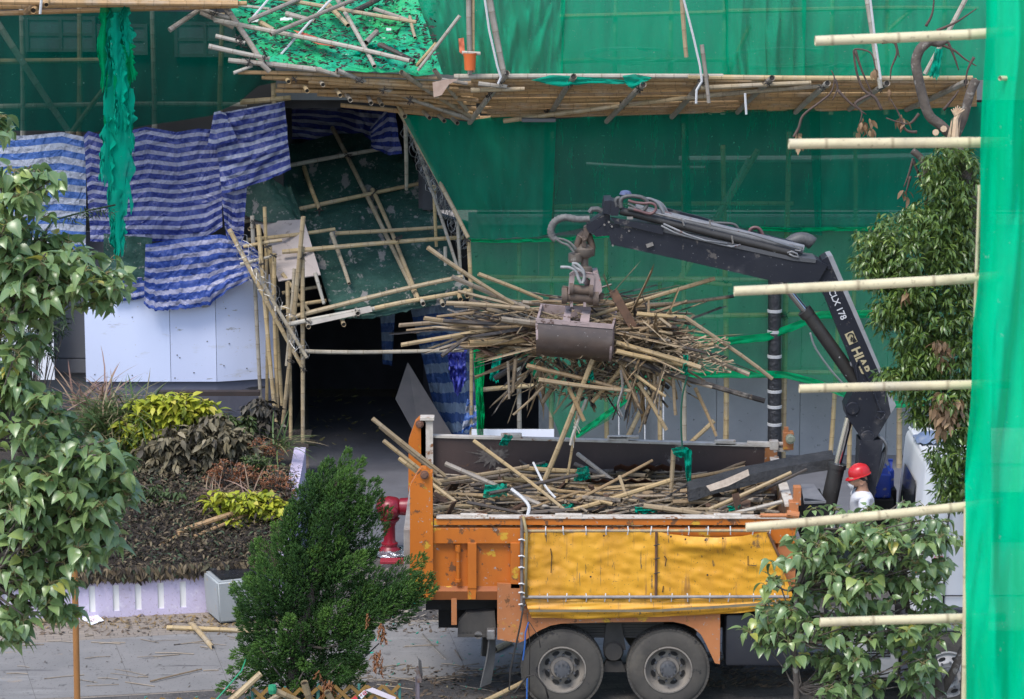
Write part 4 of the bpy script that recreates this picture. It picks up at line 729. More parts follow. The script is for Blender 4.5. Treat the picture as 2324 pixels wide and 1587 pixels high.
m = MB(); m.bb(x0, hx, .13, W2, 1.42, 1.52); mk('bed_floor', m, BLK, T)
# front corner of the bed
m = MB(); pbox(m, 1762, 1234, 1806, 1332, .05, .2, .008); pbox(m, 1790, 1140, 1812, 1200, .0, .16, .008); pbox(m, 1800, 1105, 1818, 1148, .02, .14, .008)
m.tube([P(1725, 1170, 0), P(1800, 1170, 0)], .028, 10); m.tube([P(1785, 1166, -.02), P(1812, 1170, -.02)], .05, 10)
mk('front_post', m, ORGF, T)
m = MB(); c = P(1783, 1010, W2); m.tube([P(1695, 1005, W2 + .02), P(1778, 1008, W2 + .02)], .03, 10); m.bev(c.x - .22, c.x - .1, W2 - .05, W2 + .08, c.z - .06, c.z + .06, .01); m.bb(c.x - .2, c.x + .05, W2, W2 + .05, c.z - .09, c.z - .045); mk('far_hinge', m, WORN, T)
m = MB(); c = P(1789, 995, W2 - .05); m.bev(c.x - .07, c.x + .07, W2 - .05, W2 + .1, c.z - .16, c.z + .08, .008); m.bb(c.x - .06, c.x + .0, W2 - .02, W2 + .05, c.z + .06, c.z + .14); lm = mk('marker_lamp', m, ORGF, T)
m = MB(); m.lathe(c + Vector((.02, -.06, 0)), [(.065, 0), (.065, .06)], 16, 'Y'); m.lathe(c + Vector((.02, -.075, 0)), [(.04, 0), (.058, .016)], 16, 'Y'); mk('lens', m, mat('greenish_lens', (.30, .32, .24), rough=.2), lm, smooth='auto')
# fender skirt
m = MB(); m.pprism([(1128, 1324), (1128, 1451), (1176, 1459), (1193, 1452), (1206, 1442), (1225, 1430), (1248, 1420), (1273, 1415), (1384, 1412), (1527, 1411), (1552, 1416), (1574, 1426), (1590, 1440), (1602, 1462), (1622, 1505), (1633, 1507), (1634, 1380), (1190, 1360), (1182, 1326)], .0, .05)
mk('fender', m, ORGF, T)
# yellow tarp on its pipes
def tarpfold(u, v):
    sag = math.exp(-((v - .12) / .12) ** 2) * .10 * math.sin(math.pi * max(0, min(1, (u - .56) / .42)))
    return Vector((0, -.02 * nz(u * 9, v * 3) - .012 * nz(u * 24, v * 9) - .008 * (.5 - abs(nz(u * 9 + v * 3, v * 4 - u * 2, 4))) - .004 * (.5 - abs(nz(u * 17 - v * 4, v * 7, 6))) - abs(sag) * .6, 0))
tp = [(1188, 1209), (1300, 1208), (1489, 1206), (1520, 1211), (1560, 1216), (1620, 1219), (1680, 1216), (1742, 1206)]
m = MB(); m.sheet([P(x, y, -.06) for x, y in tp], [P(1186, 1357, -.06), P(1489, 1356, -.06), P(1800, 1354, -.06)], 150, 50, tarpfold); tm = mk('side_tarp', m, TARPM, T, smooth=True)
m = MB(); m.sheet([P(1190, 1358, -.04), P(1489, 1358, -.04), P(1795, 1356, -.04)], [P(1206, 1402, -.05), P(1340, 1404, -.05), P(1489, 1400, -.05), P(1640, 1393, -.05), P(1790, 1380, -.05)], 80, 16, lambda u, v: Vector((0, -.03 * nz(u * 8 + v * 3, v * 5) - .05 * math.sin(v * 3.14), 0))); mk('tarp_skirt', m, TARPM, T, smooth=True)
m = MB(); m.sheet([P(1200, 1383, -.115), P(1489, 1383, -.12), P(1790, 1364, -.115)], [P(1200, 1389, -.115), P(1489, 1389, -.12), P(1790, 1370, -.115)], 40, 2); mk('skirt_band', m, mat('dirty_band', (.16, .14, .11), (.25, .2, .1), 9, .8), T)
m = MB(); m.tube([P(1186, 1205, -.05), P(1745, 1204, -.05)], .02, 8); mk('tarp_pipe', m, mat('yellow_pipe', (.46, .33, .12), (.25, .2, .17), 14, .5), T, smooth='auto')
m = MB(); m.tube([P(1186, 1355, -.1), P(1790, 1354, -.1)], .02, 8); mk('tarp_pipe', m, mat('grey_pipe', (.2, .19, .19), (.33, .31, .29), 14, .5), T, smooth='auto')
m = MB(); m.tube([P(1184, 1175, -.07), P(1184, 1385, -.07)], .022, 8); mk('corner_pipe', m, mat('brown_pipe', (.13, .10, .09), (.22, .2, .18), 14, .5), T, smooth='auto')
m = MB(); m.tube([P(1489, 1206, -.09), P(1488, 1355, -.09)], .017, 8); m.tube([P(1742, 1208, -.09), P(1765, 1258, -.09), P(1790, 1292, -.09)], .017, 8); mk('seam_bar', m, mat('rusty_bar', (.09, .045, .03), (.16, .08, .04), 14, .7), T, smooth='auto')
random.seed(5); TIEW = mat('white_tie', (.6, .6, .6), rough=.5)
for x in list(range(1236, 1760, 47)): 
    for y, dy in ((1203, 9), (1355, 0)):
        m = MB(); c = P(x + U(-6, 6), y, -.085); m.tube([c + Vector((U(-.01, .01), 0, .05)), c + Vector((0, -.025, 0)), c + Vector((U(-.01, .01), 0, -.06))], .008, 5); mk('cable_tie', m, TIEW, T)
for y in (1225, 1262, 1288, 1325, 1345, 1372): m = MB(); c = P(1184, y, -.1); m.tube([c + Vector((-.04, 0, 0)), c + Vector((0, -.01, .01)), c + Vector((.04, 0, -.01))], .012, 5); mk('cable_tie', m, TIEW, T)
for y in (1237, 1268, 1301): m = MB(); m.tube([P(1483, y + 1, -.11), P(1497, y - 2, -.11)], .006, 5); mk('lace', m, TIE, T)
for x, y in ((1522, 1218), (1555, 1224), (1600, 1226), (1640, 1222), (1370, 1216), (1340, 1309), (1605, 1305)): m = MB(); c = P(x, y, -.10 - (.04 if 1500 < x < 1660 and y < 1250 else 0)); m.lathe(c, [(.012, 0), (.012, .01)], 8, 'Y'); mk('eyelet', m, TIE, T)
for pts in ([(1507, 1262), (1512, 1268), (1509, 1285)], [(1697, 1262), (1697, 1282), (1716, 1284)], [(1505, 1330), (1503, 1344)], [(1249, 1245), (1252, 1262), (1250, 1300)]): m = MB(); m.tube([P(x, y, -.09) for x, y in pts], .006, 4); mk('tear', m, TIE, T)
# hanging hose and strings at the tarp's corner
m = MB(); m.tube([P(*q) for q in ((1187, 1172, -.08), (1195, 1210, -.13), (1193, 1300, -.12), (1194, 1355, -.12))], .02, 7); mk('hose', m, mat('dull_yellow_hose', (.33, .25, .09), (.2, .16, .1), 12, .5), T, smooth=True)
m = MB(); m.tube([P(*q) for q in ((1190, 1360, -.12), (1180, 1420, -.13), (1158, 1520, -.2), (1155, 1565, -.25), (1168, 1572, -.3), (1195, 1535, -.3), (1215, 1530, -.3), (1238, 1560, -.3), (1244, 1585, -.3))], .013, 6); m.tube([P(*q) for q in ((1196, 1390, -.1), (1202, 1460, -.12), (1200, 1600, -.12))], .006, 5); m.tube([P(*q) for q in ((1200, 1410, -.1), (1222, 1445, -.12), (1226, 1470, -.12))], .005, 5); mk('dangling_wire', m, TIE, T, smooth=True)
m = MB(); m.tube([P(*q) for q in ((1199, 1412, -.14), (1192, 1435, -.14), (1190, 1470, -.14), (1186, 1498, -.14))], .010, 5); m.tube([P(1196, 1540, -.32), P(1195, 1590, -.32)], .010, 5); mk('blue_string', m, mat('blue_cord', (.03, .12, .4), rough=.7), T)
# wheels
def wheel(x, y, Yf, R0, parent, rim_c, name='wheel', front=False):
    c = P(x, y, Yf); wh = mk(name, one('lathe', c + Vector((0, .13, 0)), [(R0 * .5, 0), (R0 * .55, .02)], 20, 'Y'), BLK, parent)
    w_ = .27; pr = [(R0 * .565, .02), (R0 * .60, -.005), (R0 * .75, -.012), (R0 * .88, .0), (R0 * .945, .018), (R0 * .975, .05), (R0 * .975, w_ - .04), (R0 * .93, w_), (R0 * .56, w_)]
    ty = MB(); ty.lathe(c, pr, 64, 'Y', 0, False)
    for k in range(66):
        a = 2 * math.pi * k / 66; rr = R0 * .975
        for h, off in ((.055, 0), (.15, .5), (.235, 0)):
            aa = a + off * 2 * math.pi / 66; q = c + Vector((math.cos(aa) * rr, h, math.sin(aa) * rr))
            ty.box(q, (.045, .075, .03), Matrix.Rotation(-aa + math.pi / 2, 3, 'Y'))
    mk('tyre', ty, TYRE, wh, smooth='auto')
    rm = MB(); n = 60; r1 = R0 * .565
    prof = [(r1 + .012, .0), (r1 + .012, -.012), (r1 - .006, -.014), (r1 - .012, .01), (r1 - .03, .09), (r1 - .07, .125), (r1 * .52, .10), (r1 * .47, .07), (.02, .07)] if not front else [(r1 + .012, 0), (r1 + .012, -.012), (r1 - .008, -.014), (r1 - .03, .03), (r1 - .08, -.01), (r1 * .62, -.05), (r1 * .55, -.055), (r1 * .40, -.03), (.02, -.03)]
    rm.lathe(c, prof, n, 'Y', 0, False); mk('rim', rm, rim_c, wh, smooth='auto')
    hb = MB(); hd = .02 if not front else -.06
    hb.lathe(c + Vector((0, hd - .05, 0)), [(.06, 0), (.095, .008), (.105, .03), (.105, .12)], 28, 'Y')
    for k in range(10):
        a = 2 * math.pi * k / 10 + .2; hb.lathe(c + Vector((math.cos(a) * .088, hd - .065, math.sin(a) * .088)), [(.012, 0), (.012, .03)], 6, 'Y'); hb.lathe(c + Vector((math.cos(a) * r1 * .58, .075 if not front else -.085, math.sin(a) * r1 * .58)), [(.016, 0), (.018, .04)], 6, 'Y')
    mk('hub', hb, mat('hub_grey', (.10, .105, .115), (.07, .07, .075), 12, .6, .2, 30), wh, smooth='auto')
    for k in range(8):
        ho = MB()
        a = 2 * math.pi * (k + .5) / 8; ax = Vector((math.cos(a), 0, math.sin(a))); tt = Vector((-math.sin(a), 0, math.cos(a))); cc = c + ax * (r1 - .095 if not front else r1 - .07) + Vector((0, .108 if not front else -.028, 0))
        ho.add([cc + ax * math.cos(q * math.pi / 6) * .026 + tt * math.sin(q * math.pi / 6) * .05 + Vector((0, -.012, 0)) for q in range(12)], [tuple(range(12))]); mk('vent_hole', ho, BLK, wh)
    return wh
TYRE = mat('tyre_rubber', (.05, .046, .042), (.085, .077, .066), 3, .85, .2, 30, dirt=((5, (.02, .02, .022), .64, .7), (2, (.12, .105, .085), .55, .75)))
RIM = mat('rim_dusty', (.24, .215, .185), (.19, .17, .15), 5, .7, .2, 30, dirt=((9, (.08, .07, .06), .64, .72),)); RIMF = mat('rim_silver', (.42, .41, .4), (.33, .32, .31), 8, .5, .2, 30, dirt=((12, (.12, .1, .09), .66, .72),))
wheel(1275, 1520, .03, .525, T, RIM); wheel(1516, 1520, .03, .525, T, RIM); wheel(2150, 1530, .06, .52, T, RIMF, front=True)
for x in (1275, 1516, 2150): 
    c = P(x, 1522, 0); m = MB(); m.lathe((c.x, 2.15, c.z), [(.28, 0), (.5, .0), (.52, .05), (.52, .25), (.28, .28)], 40, 'Y'); mk('wheel', m, TYRE, T, smooth='auto')
# chassis, springs, axles, mudflap, rear bumper
m = MB(); m.bb(-.95, 6.9, .75, .85, .85, 1.15); m.bb(-.95, 6.9, 1.6, 1.7, .85, 1.15)
for x in (-.6, .6, 1.9, 3.0): m.bb(x, x + .12, .85, 1.6, .9, 1.1)
m.bb(-1.1, 3.5, .3, 2.2, 1.22, 1.42); mk('chassis_frame', m, BLK, T)
m = MB(); c = P(1395, 1462, .35)
for k in range(6): m.bb(c.x - .62 + k * .06, c.x + .62 - k * .06, .32, .42, 1.02 - k * .035, 1.05 - k * .035)
m.pprism([(1376, 1412), (1410, 1412), (1420, 1475), (1368, 1475)], .28, .4); m.lathe(P(1392, 1480, .24), [(.11, 0), (.13, .03), (.13, .15)], 24, 'Y'); m.bb(c.x - .4, c.x + .45, .34, .44, .42, .48); m.pprism([(1375, 1500), (1410, 1500), (1420, 1525), (1365, 1525)], .3, .4)
for x in (1275, 1516): q = P(x, 1520, 0); m.tube([(q.x, .3, q.z), (q.x, 2.2, q.z)], .12, 12)
mk('suspension', m, DUST, T, smooth='auto')
m = MB(); m.pprism([(1040, 1412), (1058, 1392), (1122, 1388), (1126, 1440), (1038, 1446)], .12, .3); pbox(m, 1038, 1440, 1126, 1446, .1, 2.3)
for x in (1051, 1059, 1067): c = P(x, 1433, .12); m.lathe(c - Vector((0, .012, 0)), [(.01, 0), (.01, .012)], 8, 'Y')
mk('rear_bumper', m, DUST, T)
m = MB(); pbox(m, 1024, 1358, 1036, 1418, .04, .1); mk('hanging_bracket', m, ORGF, T)
m = MB(); m.sheet([P(1108, 1440, .05), P(1121, 1444, .15)], [P(1090, 1560, .0), P(1114, 1548, .15)], 6, 14, lambda u, v: Vector((.015 * math.sin(v * 4), .04 * math.sin(v * 3 + u), 0))); m.sheet([P(1094, 1440, .3), P(1110, 1442, .5)], [P(1090, 1488, .3), P(1106, 1490, .5)], 4, 6); o = mk('mudflap', m, mat('mudflap_rubber', (.12, .115, .11), (.08, .078, .075), 4, .8), T); o.modifiers.new('t', 'SOLIDIFY').thickness = .02
m = MB(); m.bev(P(1104, 1440, .05).x, P(1124, 1440, .05).x, .02, .3, P(0, 1452, .05).z, P(0, 1428, .05).z, .02); m.lathe(P(1085, 1442, .1), [(.05, 0), (.06, .1)], 12, 'Y'); mk('flap_bracket', m, STEEL, T)
# tank, boxes between bed and cab, steps
m = MB(); pbox(m, 1645, 1395, 1800, 1512, .08, .7, .04); mk('fuel_tank', m, mat('tank_black', (.022, .025, .035), (.035, .036, .042), 3, .45), T, smooth='auto')
m = MB(); pbox(m, 1925, 1430, 2042, 1540, .1, .6, .05); mk('battery_box', m, mat('box_grey', (.32, .32, .32), (.25, .25, .25), 5, .5), T, smooth='auto')
m = MB()
for k in range(9): pbox(m, 1968, 1440 + k * 6, 2020, 1443 + k * 6, .085, .12)
mk('louvre', m, BLK, T)
m = MB(); pbox(m, 1830, 1375, 2030, 1390, .15, 1.0); pbox(m, 1830, 1392, 2030, 1400, .3, 2.2); mk('step_plate', m, STEEL, T)
# crane base, black box with grey lid
m = MB(); pbox(m, 1824, 1136, 1872, 1190, .35, 1.0, .01); pbox(m, 1822, 1208, 1894, 1238, .2, 1.9, .01); pbox(m, 1828, 1238, 1870, 1262, .3, .8, .01); pbox(m, 1838, 1262, 1862, 1300, .3, .5, .01); pbox(m, 1830, 1300, 1900, 1400, .9, 1.7); m.tube([P(1850, 1240, .3), P(1856, 1285, .25), P(1880, 1330, .3), P(1872, 1380, .4)], .03, 8); m.tube([P(1820, 1240, .4), P(1826, 1300, .3), P(1818, 1350, .4)], .022, 8)
m.tube([P(1900, 1378, .15) + Vector((math.cos(a * .5) * .15, 0, math.sin(a * .5) * .15)) for a in range(13)], .03, 8)
mk('crane_base', m, mat('black_paint', (.010, .011, .015), (.018, .018, .021), 3, .5, .15, 20, spec=.3), T, smooth='auto')
m = MB(); m.add([P(1817, 1098, 1.05), P(1846, 1098, 1.05), P(1874, 1137, .33), P(1824, 1139, .33)] + [P(1817, 1102, 1.05), P(1846, 1102, 1.05), P(1874, 1142, .33), P(1824, 1144, .33)], [(3, 2, 1, 0), (4, 5, 6, 7), (0, 1, 5, 4), (1, 2, 6, 5), (2, 3, 7, 6), (3, 0, 4, 7)]); mk('box_lid', m, mat('lid_grey', (.2, .2, .21), (.13, .13, .14), 4, .5), T)
m = MB(); m.bb(3.65, 4.75, .4, 2.2, 1.15, 1.25); mk('deck_plate', m, BLK, T)
# cab
WHITE = mat('cab_white', (.72, .73, .74), (.66, .66, .67), 1.5, .35, .03, 10, dirt=((2.4, (.5, .48, .44), .66, .78, (1, 1, .4)),))
cx0 = P(2070, 1150, .2).x
bm = bmesh.new(); bmesh.ops.create_cube(bm, size=1)
for v in bm.verts:
    t = v.co.z > 0; v.co = Vector((cx0 + (v.co.x + .5) * 2.1 + (.17 if t and v.co.x < 0 else 0) - (.25 if t and v.co.x > 0 else 0), .15 + (v.co.y + .5) * 2.3 + (.12 if t and v.co.y < 0 else -.12 if t else 0), .95 + (v.co.z + .5) * 2.22))
bmesh.ops.bevel(bm, geom=bm.edges[:], offset=.11, segments=3, affect='EDGES', profile=.5); bm.verts.index_update()
m = MB(); m.add([v.co for v in bm.verts], [[v.index for v in f.verts] for f in bm.faces]); bm.free()
cab = mk('cab', m, WHITE, T, smooth='auto')
m = MB(); m.tube([(cx0 + .20, .30, 3.165), (cx0 + .22, 2.25, 3.165)], .022, 6); mk('roof_rib', m, WHITE, cab)
m = MB(); m.tube([(cx0 + .22, .27, 3.15), (cx0 + 1.6, .27, 3.15)], .02, 6); mk('roof_gutter', m, WHITE, cab)
for k in range(7):
    m = MB(); m.bev(cx0 + .42, cx0 + 1.6, .46 + k * .26, .56 + k * .27, 3.155, 3.182, .008); mk('roof_rib', m, WHITE, cab)
m = MB(); m.add([(cx0 + .075, .75, 2.1), (cx0 + .075, 2.0, 2.1), (cx0 + .125, 1.9, 2.78), (cx0 + .125, .85, 2.78)], [(3, 2, 1, 0)]); m.add([(cx0 + .10, .52, 2.0), (cx0 + .10, .30, 2.0), (cx0 + .17, .36, 2.7), (cx0 + .17, .52, 2.75)], [(0, 1, 2, 3)])
o = mk('rear_window', m, GLASS, cab); o.location = (-.012, -.02, 0)
m = MB(); m.bev(cx0 + .7, cx0 + 1.75, .13, .17, 2.15, 2.8, .01); mk('side_window', m, GLASS, cab)
m = MB(); m.tube([(cx0 + .42, .16, 1.0), (cx0 + .42, .16, 2.1), (cx0 + .52, .24, 3.0)], .012, 6); m.tube([(cx0 + .3, .145, 1.45), (cx0 + 1.9, .145, 1.45)], .008, 5); mk('door_gap', m, BLK, cab)
m = MB(); m.tube([P(2010, 1180, .1), P(2070, 1255, .05), P(2078, 1300, .05), P(2074, 1370, .08)], .03, 6); m2 = MB(); m2.pprism([(2060, 1238), (2068, 1240), (2085, 1290), (2085, 1300), (2076, 1302), (2062, 1262)], .02, .06); OGP = mat('orange_guard_paint', (.72, .17, .02), (.6, .12, .02), 6, .5, dirt=((16, (.04, .03, .03), .62, .66),)); mk('orange_guard', m2, OGP, T)
m2 = MB(); m2.pprism([(2068, 1318), (2078, 1318), (2078, 1352), (2068, 1352)], .02, .06); mk('orange_guard', m2, OGP, T)
m2 = MB(); m2.pprism([(2012, 1200), (2032, 1196), (2030, 1204), (2014, 1212)], .02, .06)
mk('orange_guard', m2, OGP, T)
m = MB(); m.bev(cx0 - .05, cx0 + 1.95, .2, 2.35, .55, 1.1, .06); m.pprism([(2040, 1560), (2055, 1430), (2080, 1395), (2130, 1380), (2200, 1385), (2240, 1410), (2240, 1430), (2200, 1412), (2130, 1408), (2095, 1430), (2075, 1560)], .04, .3); mk('cab_base', m, mat('cab_dark_blue', (.05, .055, .075), (.035, .037, .045), 3, .5), T)
def textmesh(s, size, name, origin, xa, ya, mt, parent, thick=.003, bold=0):
    cu = bpy.data.curves.new(name, 'FONT'); cu.body = s; cu.size = size; cu.extrude = thick; cu.offset = bold; cu.align_x = 'LEFT'
    ob = bpy.data.objects.new(name + '_tmp', cu); COL.objects.link(ob); dg = bpy.context.evaluated_depsgraph_get(); dg.update()
    me = bpy.data.meshes.new_from_object(ob.evaluated_get(dg)); bpy.data.objects.remove(ob)
    xa = Vector(xa).normalized(); ya = Vector(ya); ya = (ya - xa * ya.dot(xa)).normalized(); za = xa.cross(ya)
    mb = MB(); mb.add([Vector(origin) + xa * v.co.x + ya * v.co.y + za * v.co.z for v in me.vertices], [tuple(p.vertices) for p in me.polygons])
    return mk(name, mb, mt, parent)
textmesh('住', .19, 'lettering', (P(2061, 1262, .12).x, .122, P(2061, 1262, .12).z), (1, 0, 0), (0, 0, 1), mat('red_letter', (.4, .03, .05), rough=.5), cab)
textmesh('電', .15, 'lettering', (P(2116, 1283, .12).x, .122, P(2116, 1283, .12).z), (1, 0, 0), (0, 0, 1), bpy.data.materials['red_letter'], cab)
# ---- crane: column, boom, jib, cylinders, hoses
CB = mat('crane_black', (.013, .015, .024), (.02, .022, .03), 2.2, .45, .12, 12, spec=.28, dirt=((6, (.10, .09, .085), .66, .70), (1.5, (.055, .055, .062), .55, .75), (26, (.2, .2, .21), .72, .735)))
CG = mat('boom_lit_face', (.30, .31, .33), (.2, .2, .21), 5, .5, .1, 20); DK = mat('cylinder_black', (.02, .019, .019), (.04, .037, .035), 4, .5, .15, 20, dirt=((14, (.4, .4, .4), .72, .735),))
CHR = mat('chrome_rod', (.55, .55, .56), rough=.15, metal=1); GREYT = mat('grey_tube', (.22, .225, .235), (.14, .14, .145), 5, .45, .1, 20, dirt=((9, (.12, .06, .05), .66, .72),))
HOSE = mat('hose_black', (.05, .05, .052), (.10, .098, .095), 30, .55); HOSER = mat('hose_red', (.16, .07, .07), (.10, .06, .06), 20, .5); FIT = mat('fitting', (.33, .31, .29), (.22, .2, .19), 30, .4, metal=.6)
m = MB(); m.pprism([(1950, 1000), (2004, 1000), (1996, 1050), (1984, 1120), (1975, 1210), (1938, 1210), (1945, 1120)], 1.02, 1.4); m.bb(3.85, 4.7, .9, 1.6, 1.2, 1.7)
CR = mk('loader_crane', m, CB, T)
m = MB(); m.pprism([(1850, 640), (1866, 590), (1878, 583), (1920, 678), (2010, 882), (2021, 938), (1992, 988), (1978, 1003), (1966, 1006), (1954, 996), (1920, 944), (1917, 924), (1925, 908), (1947, 868), (1926, 806), (1900, 745), (1875, 682)], 1.05, 1.42); mk('boom', m, CB, CR)
m = MB(); m.pprism([(1878, 583), (1889, 580), (1950, 722), (2033, 920), (2021, 939), (2010, 882), (1920, 678)], 1.045, 1.425); mk('boom_edge', m, CG, CR)  # pale strip: light on the boom's upper face, put into its colour
m = MB(); m.tube([P(1948, 818, 1.04), P(1975, 870, 1.04), P(1998, 935, 1.04)], .018, 8); m.tube([P(1948, 818, 1.04), P(1942, 830, 1.04), P(1947, 868, 1.04)], .012, 6); m.tube([P(x, y, 1.0) for x, y in ((1990, 935), (2004, 935), (2008, 943), (1998, 953), (1988, 946))], .016, 8)
mk('boom_pipe', m, CB, CR, smooth='auto')
for x, y, r in ((1968, 992, .09), (1934, 927, .085), (1880, 606, .03)): m = MB(); c = P(x, y, 1.05); m.lathe(c - Vector((0, .025, 0)), [(r * .9, 0), (r, .01), (r, .03)], 20, 'Y'); mk('boom_pin', m, CB, CR, smooth='auto')
m = MB(); m.pprism([(1380, 522), (1440, 508), (1500, 516), (1640, 548), (1800, 583), (1853, 590), (1878, 603), (1856, 640), (1845, 644), (1766, 641), (1540, 589), (1386, 555)], 1.0, 1.45); mk('jib', m, CB, CR)
m = MB(); m.pprism([(1504, 518), (1640, 547), (1800, 583), (1852, 589), (1850, 597), (1800, 592), (1640, 557), (1504, 527)], .985, 1.455); mk('jib_edge', m, mat('jib_edge_grey', (.075, .077, .085), rough=.5), CR)
m = MB(); m.tube([P(1407, 478, 1.02), P(1790, 573, 1.02)], .052, 14); m.tube([P(1788, 572, 1.02), P(1800, 576, 1.02)], .058, 14); mk('extension_cylinder', m, DK, CR, smooth='auto')
m = MB(); m.tube([P(1440, 474, 1.2), P(1822, 567, 1.2)], .065, 14); mk('extension_cylinder', m, GREYT, CR, smooth='auto')
m = MB(); m.tube([P(1470, 478, 1.4), P(1800, 556, 1.4)], .05, 12)
m.pprism([(1508, 472), (1553, 484), (1580, 490), (1620, 502), (1622, 508), (1560, 500), (1506, 484)], 1.42, 1.5); m.pprism([(1386, 494), (1505, 514), (1504, 533), (1395, 507)], .96, 1.02); mk('cylinder_guard', m, CB, CR)
m = MB(); m.pprism([(1367, 484), (1371, 456), (1388, 455), (1384, 488)], .98, 1.46); m.pprism([(1384, 489), (1388, 456), (1410, 462), (1402, 490)], .96, 1.3); m.pprism([(1330, 518), (1333, 510), (1362, 490), (1384, 487), (1384, 502), (1362, 514), (1345, 528), (1338, 530)], 1.08, 1.38); m.pprism([(1345, 528), (1380, 505), (1405, 510), (1412, 522), (1388, 534), (1352, 538)], 1.02, 1.43); mk('jib_head', m, CB, CR)
m = MB()
for x, y in ((1371, 510), (1381, 504), (1388, 514), (1427, 524), (1390, 557)): c = P(x, y, 1.0); m.lathe(c - Vector((0, .03, 0)), [(.012, 0), (.016, .03)], 6, 'Y')
c = P(1474, 556, .98); m.box(c, (.09, .03, .045), Matrix.Rotation(-.35, 3, 'Y')); 
for x, y, x1, y1 in ((1660, 535, 1663, 553), (1546, 495, 1552, 512), (1610, 500, 1612, 515)): m.tube([P(x, y, .95), P(x1, y1, .95)], .012, 6)
m.bb(P(1422, 495, .95).x, P(1436, 495, .95).x, .95, .955, P(0, 498, .95).z, P(0, 492, .95).z); mk('crane_fitting', m, FIT, CR)
m = MB()
for pts, Y in (([(1786, 574), (1796, 571), (1808, 576), (1812, 584), (1800, 582), (1790, 576)], .97), ([(1700, 552), (1760, 563), (1815, 570), (1822, 562), (1760, 549)], 1.1), ([(1560, 498), (1640, 515), (1720, 536), (1800, 560)], 1.05), ([(1520, 490), (1600, 508), (1700, 530), (1812, 566)], .98), ([(1500, 512), (1530, 528), (1570, 540), (1640, 556), (1660, 560), (1680, 556)], .93), ([(1505, 508), (1560, 533), (1600, 546), (1650, 553)], .92)): m.tube([P(x, y, Y) for x, y in pts], .013, 7)
mk('steel_pipe', m, GREYT, CR, smooth=True)
def zc(pts, Y): return [P(1219.7 + x * .2563, 408.4 + y * .2563, Y) for x, y in pts]
def smooth(pts, k=5):
    pts = [Vector(p) for p in pts]; o = []
    for i in range(len(pts) - 1):
        p0, p1, p2, p3 = pts[max(0, i - 1)], pts[i], pts[i + 1], pts[min(len(pts) - 1, i + 2)]
        for j in range(k):
            t = j / k; o.append(.5 * ((2 * p1) + (p2 - p0) * t + (2 * p0 - 5 * p1 + 4 * p2 - p3) * t * t + (3 * p1 - p0 - 3 * p2 + p3) * t ** 3))
    return o + [pts[-1]]
for pts, Y, r, mt in (([(740, 250), (735, 190), (760, 155), (830, 143), (920, 155), (965, 190), (960, 240), (920, 275), (860, 262), (800, 250)], .95, .026, HOSE), ([(700, 235), (690, 190), (705, 165), (725, 165), (732, 200), (720, 235)], .98, .026, HOSE), ([(800, 182), (860, 200), (940, 208), (1000, 205), (1040, 225), (1045, 265), (1010, 298), (960, 295), (900, 275), (850, 262)], .93, .018, HOSER), ([(930, 165), (1000, 170), (1060, 205), (1100, 265), (1115, 300)], 1.1, .019, GREYT), ([(960, 168), (1040, 185), (1090, 230), (1125, 300)], 1.2, .019, GREYT), ([(980, 168), (1070, 195), (1120, 240), (1150, 300)], 1.3, .019, GREYT),
        ([(800, 210), (850, 235), (900, 265), (1000, 285), (1250, 345), (1300, 360)], .96, .014, FIT), ([(1540, 380), (1680, 385), (1750, 400), (1785, 450)], 1.3, .018, HOSE), ([(1870, 470), (1885, 435), (1925, 420), (1970, 440), (2000, 505)], 1.3, .02, HOSER), ([(1880, 475), (1900, 440), (1940, 430), (1960, 450), (1988, 505)], 1.36, .018, HOSE)):
    m = MB(); m.tube(smooth(zc(pts, Y)), r, 8); mk('hose', m, mt, CR, smooth=True)
m = MB(); m.tube(smooth(zc([(460, 345), (350, 348), (250, 332), (180, 350), (135, 390), (115, 450), (130, 505), (160, 530)], 1.1)), .042, 10); m.tube(smooth(zc([(150, 515), (230, 530), (290, 560), (335, 615)], 1.1)), .016, 7); m.tube(smooth(zc([(155, 520), (220, 560), (270, 580), (320, 640)], 1.05)), .016, 7); m.tube(smooth(zc([(160, 520), (250, 535), (310, 575), (350, 620)], 1.15)), .014, 7)
for k in range(12):
    q = smooth(zc([(330, 348), (250, 332), (180, 350), (135, 390), (115, 450), (130, 505)], 1.1)); c = q[min(len(q) - 2, k * 2 + 1)]; d = (q[min(len(q) - 1, k * 2 + 2)] - c).normalized(); m.tube([c - d * .012, c + d * .012], .048, 10)
mk('grab_hose', m, mat('hose_grey', (.17, .165, .155), (.09, .088, .085), 25, .7), CR, smooth='auto')
m = MB(); m.tube(zc([(460, 290), (480, 260), (530, 258), (570, 280)], 1.1), .035, 8); m.bev(*(lambda a, b: (a.x, b.x, 1.05, 1.2, b.z, a.z))(P(1407, 444, 1.05), P(1432, 437, 1.05)), .004) if False else None
mk('wrap', m, HOSE, CR, smooth='auto'); m = MB(); c = P(1419, 441, 1.1); m.lathe(c - Vector((0, 0, .03)), [(.05, 0), (.08, .03), (.06, .07), (.02, .08)], 8); mk('wrap', m, mat('blue_rag', (.10, .14, .28), (.06, .06, .1), 20, .8), CR)
m = MB(); c = P(1818, 572, 1.5); m.tube([c + Vector((math.cos(R(180 - a)) * .2, 0, math.sin(R(180 - a)) * .20 - .03)) for a in range(0, 150, 15)], .09, 10); mk('elbow_cover', m, HOSE, CR, smooth=True)
m = MB(); m.tube([P(1770, 636, 1.22), P(1838, 720, 1.22)], .047, 14); mk('jib_rod', m, CHR, CR, smooth='auto')
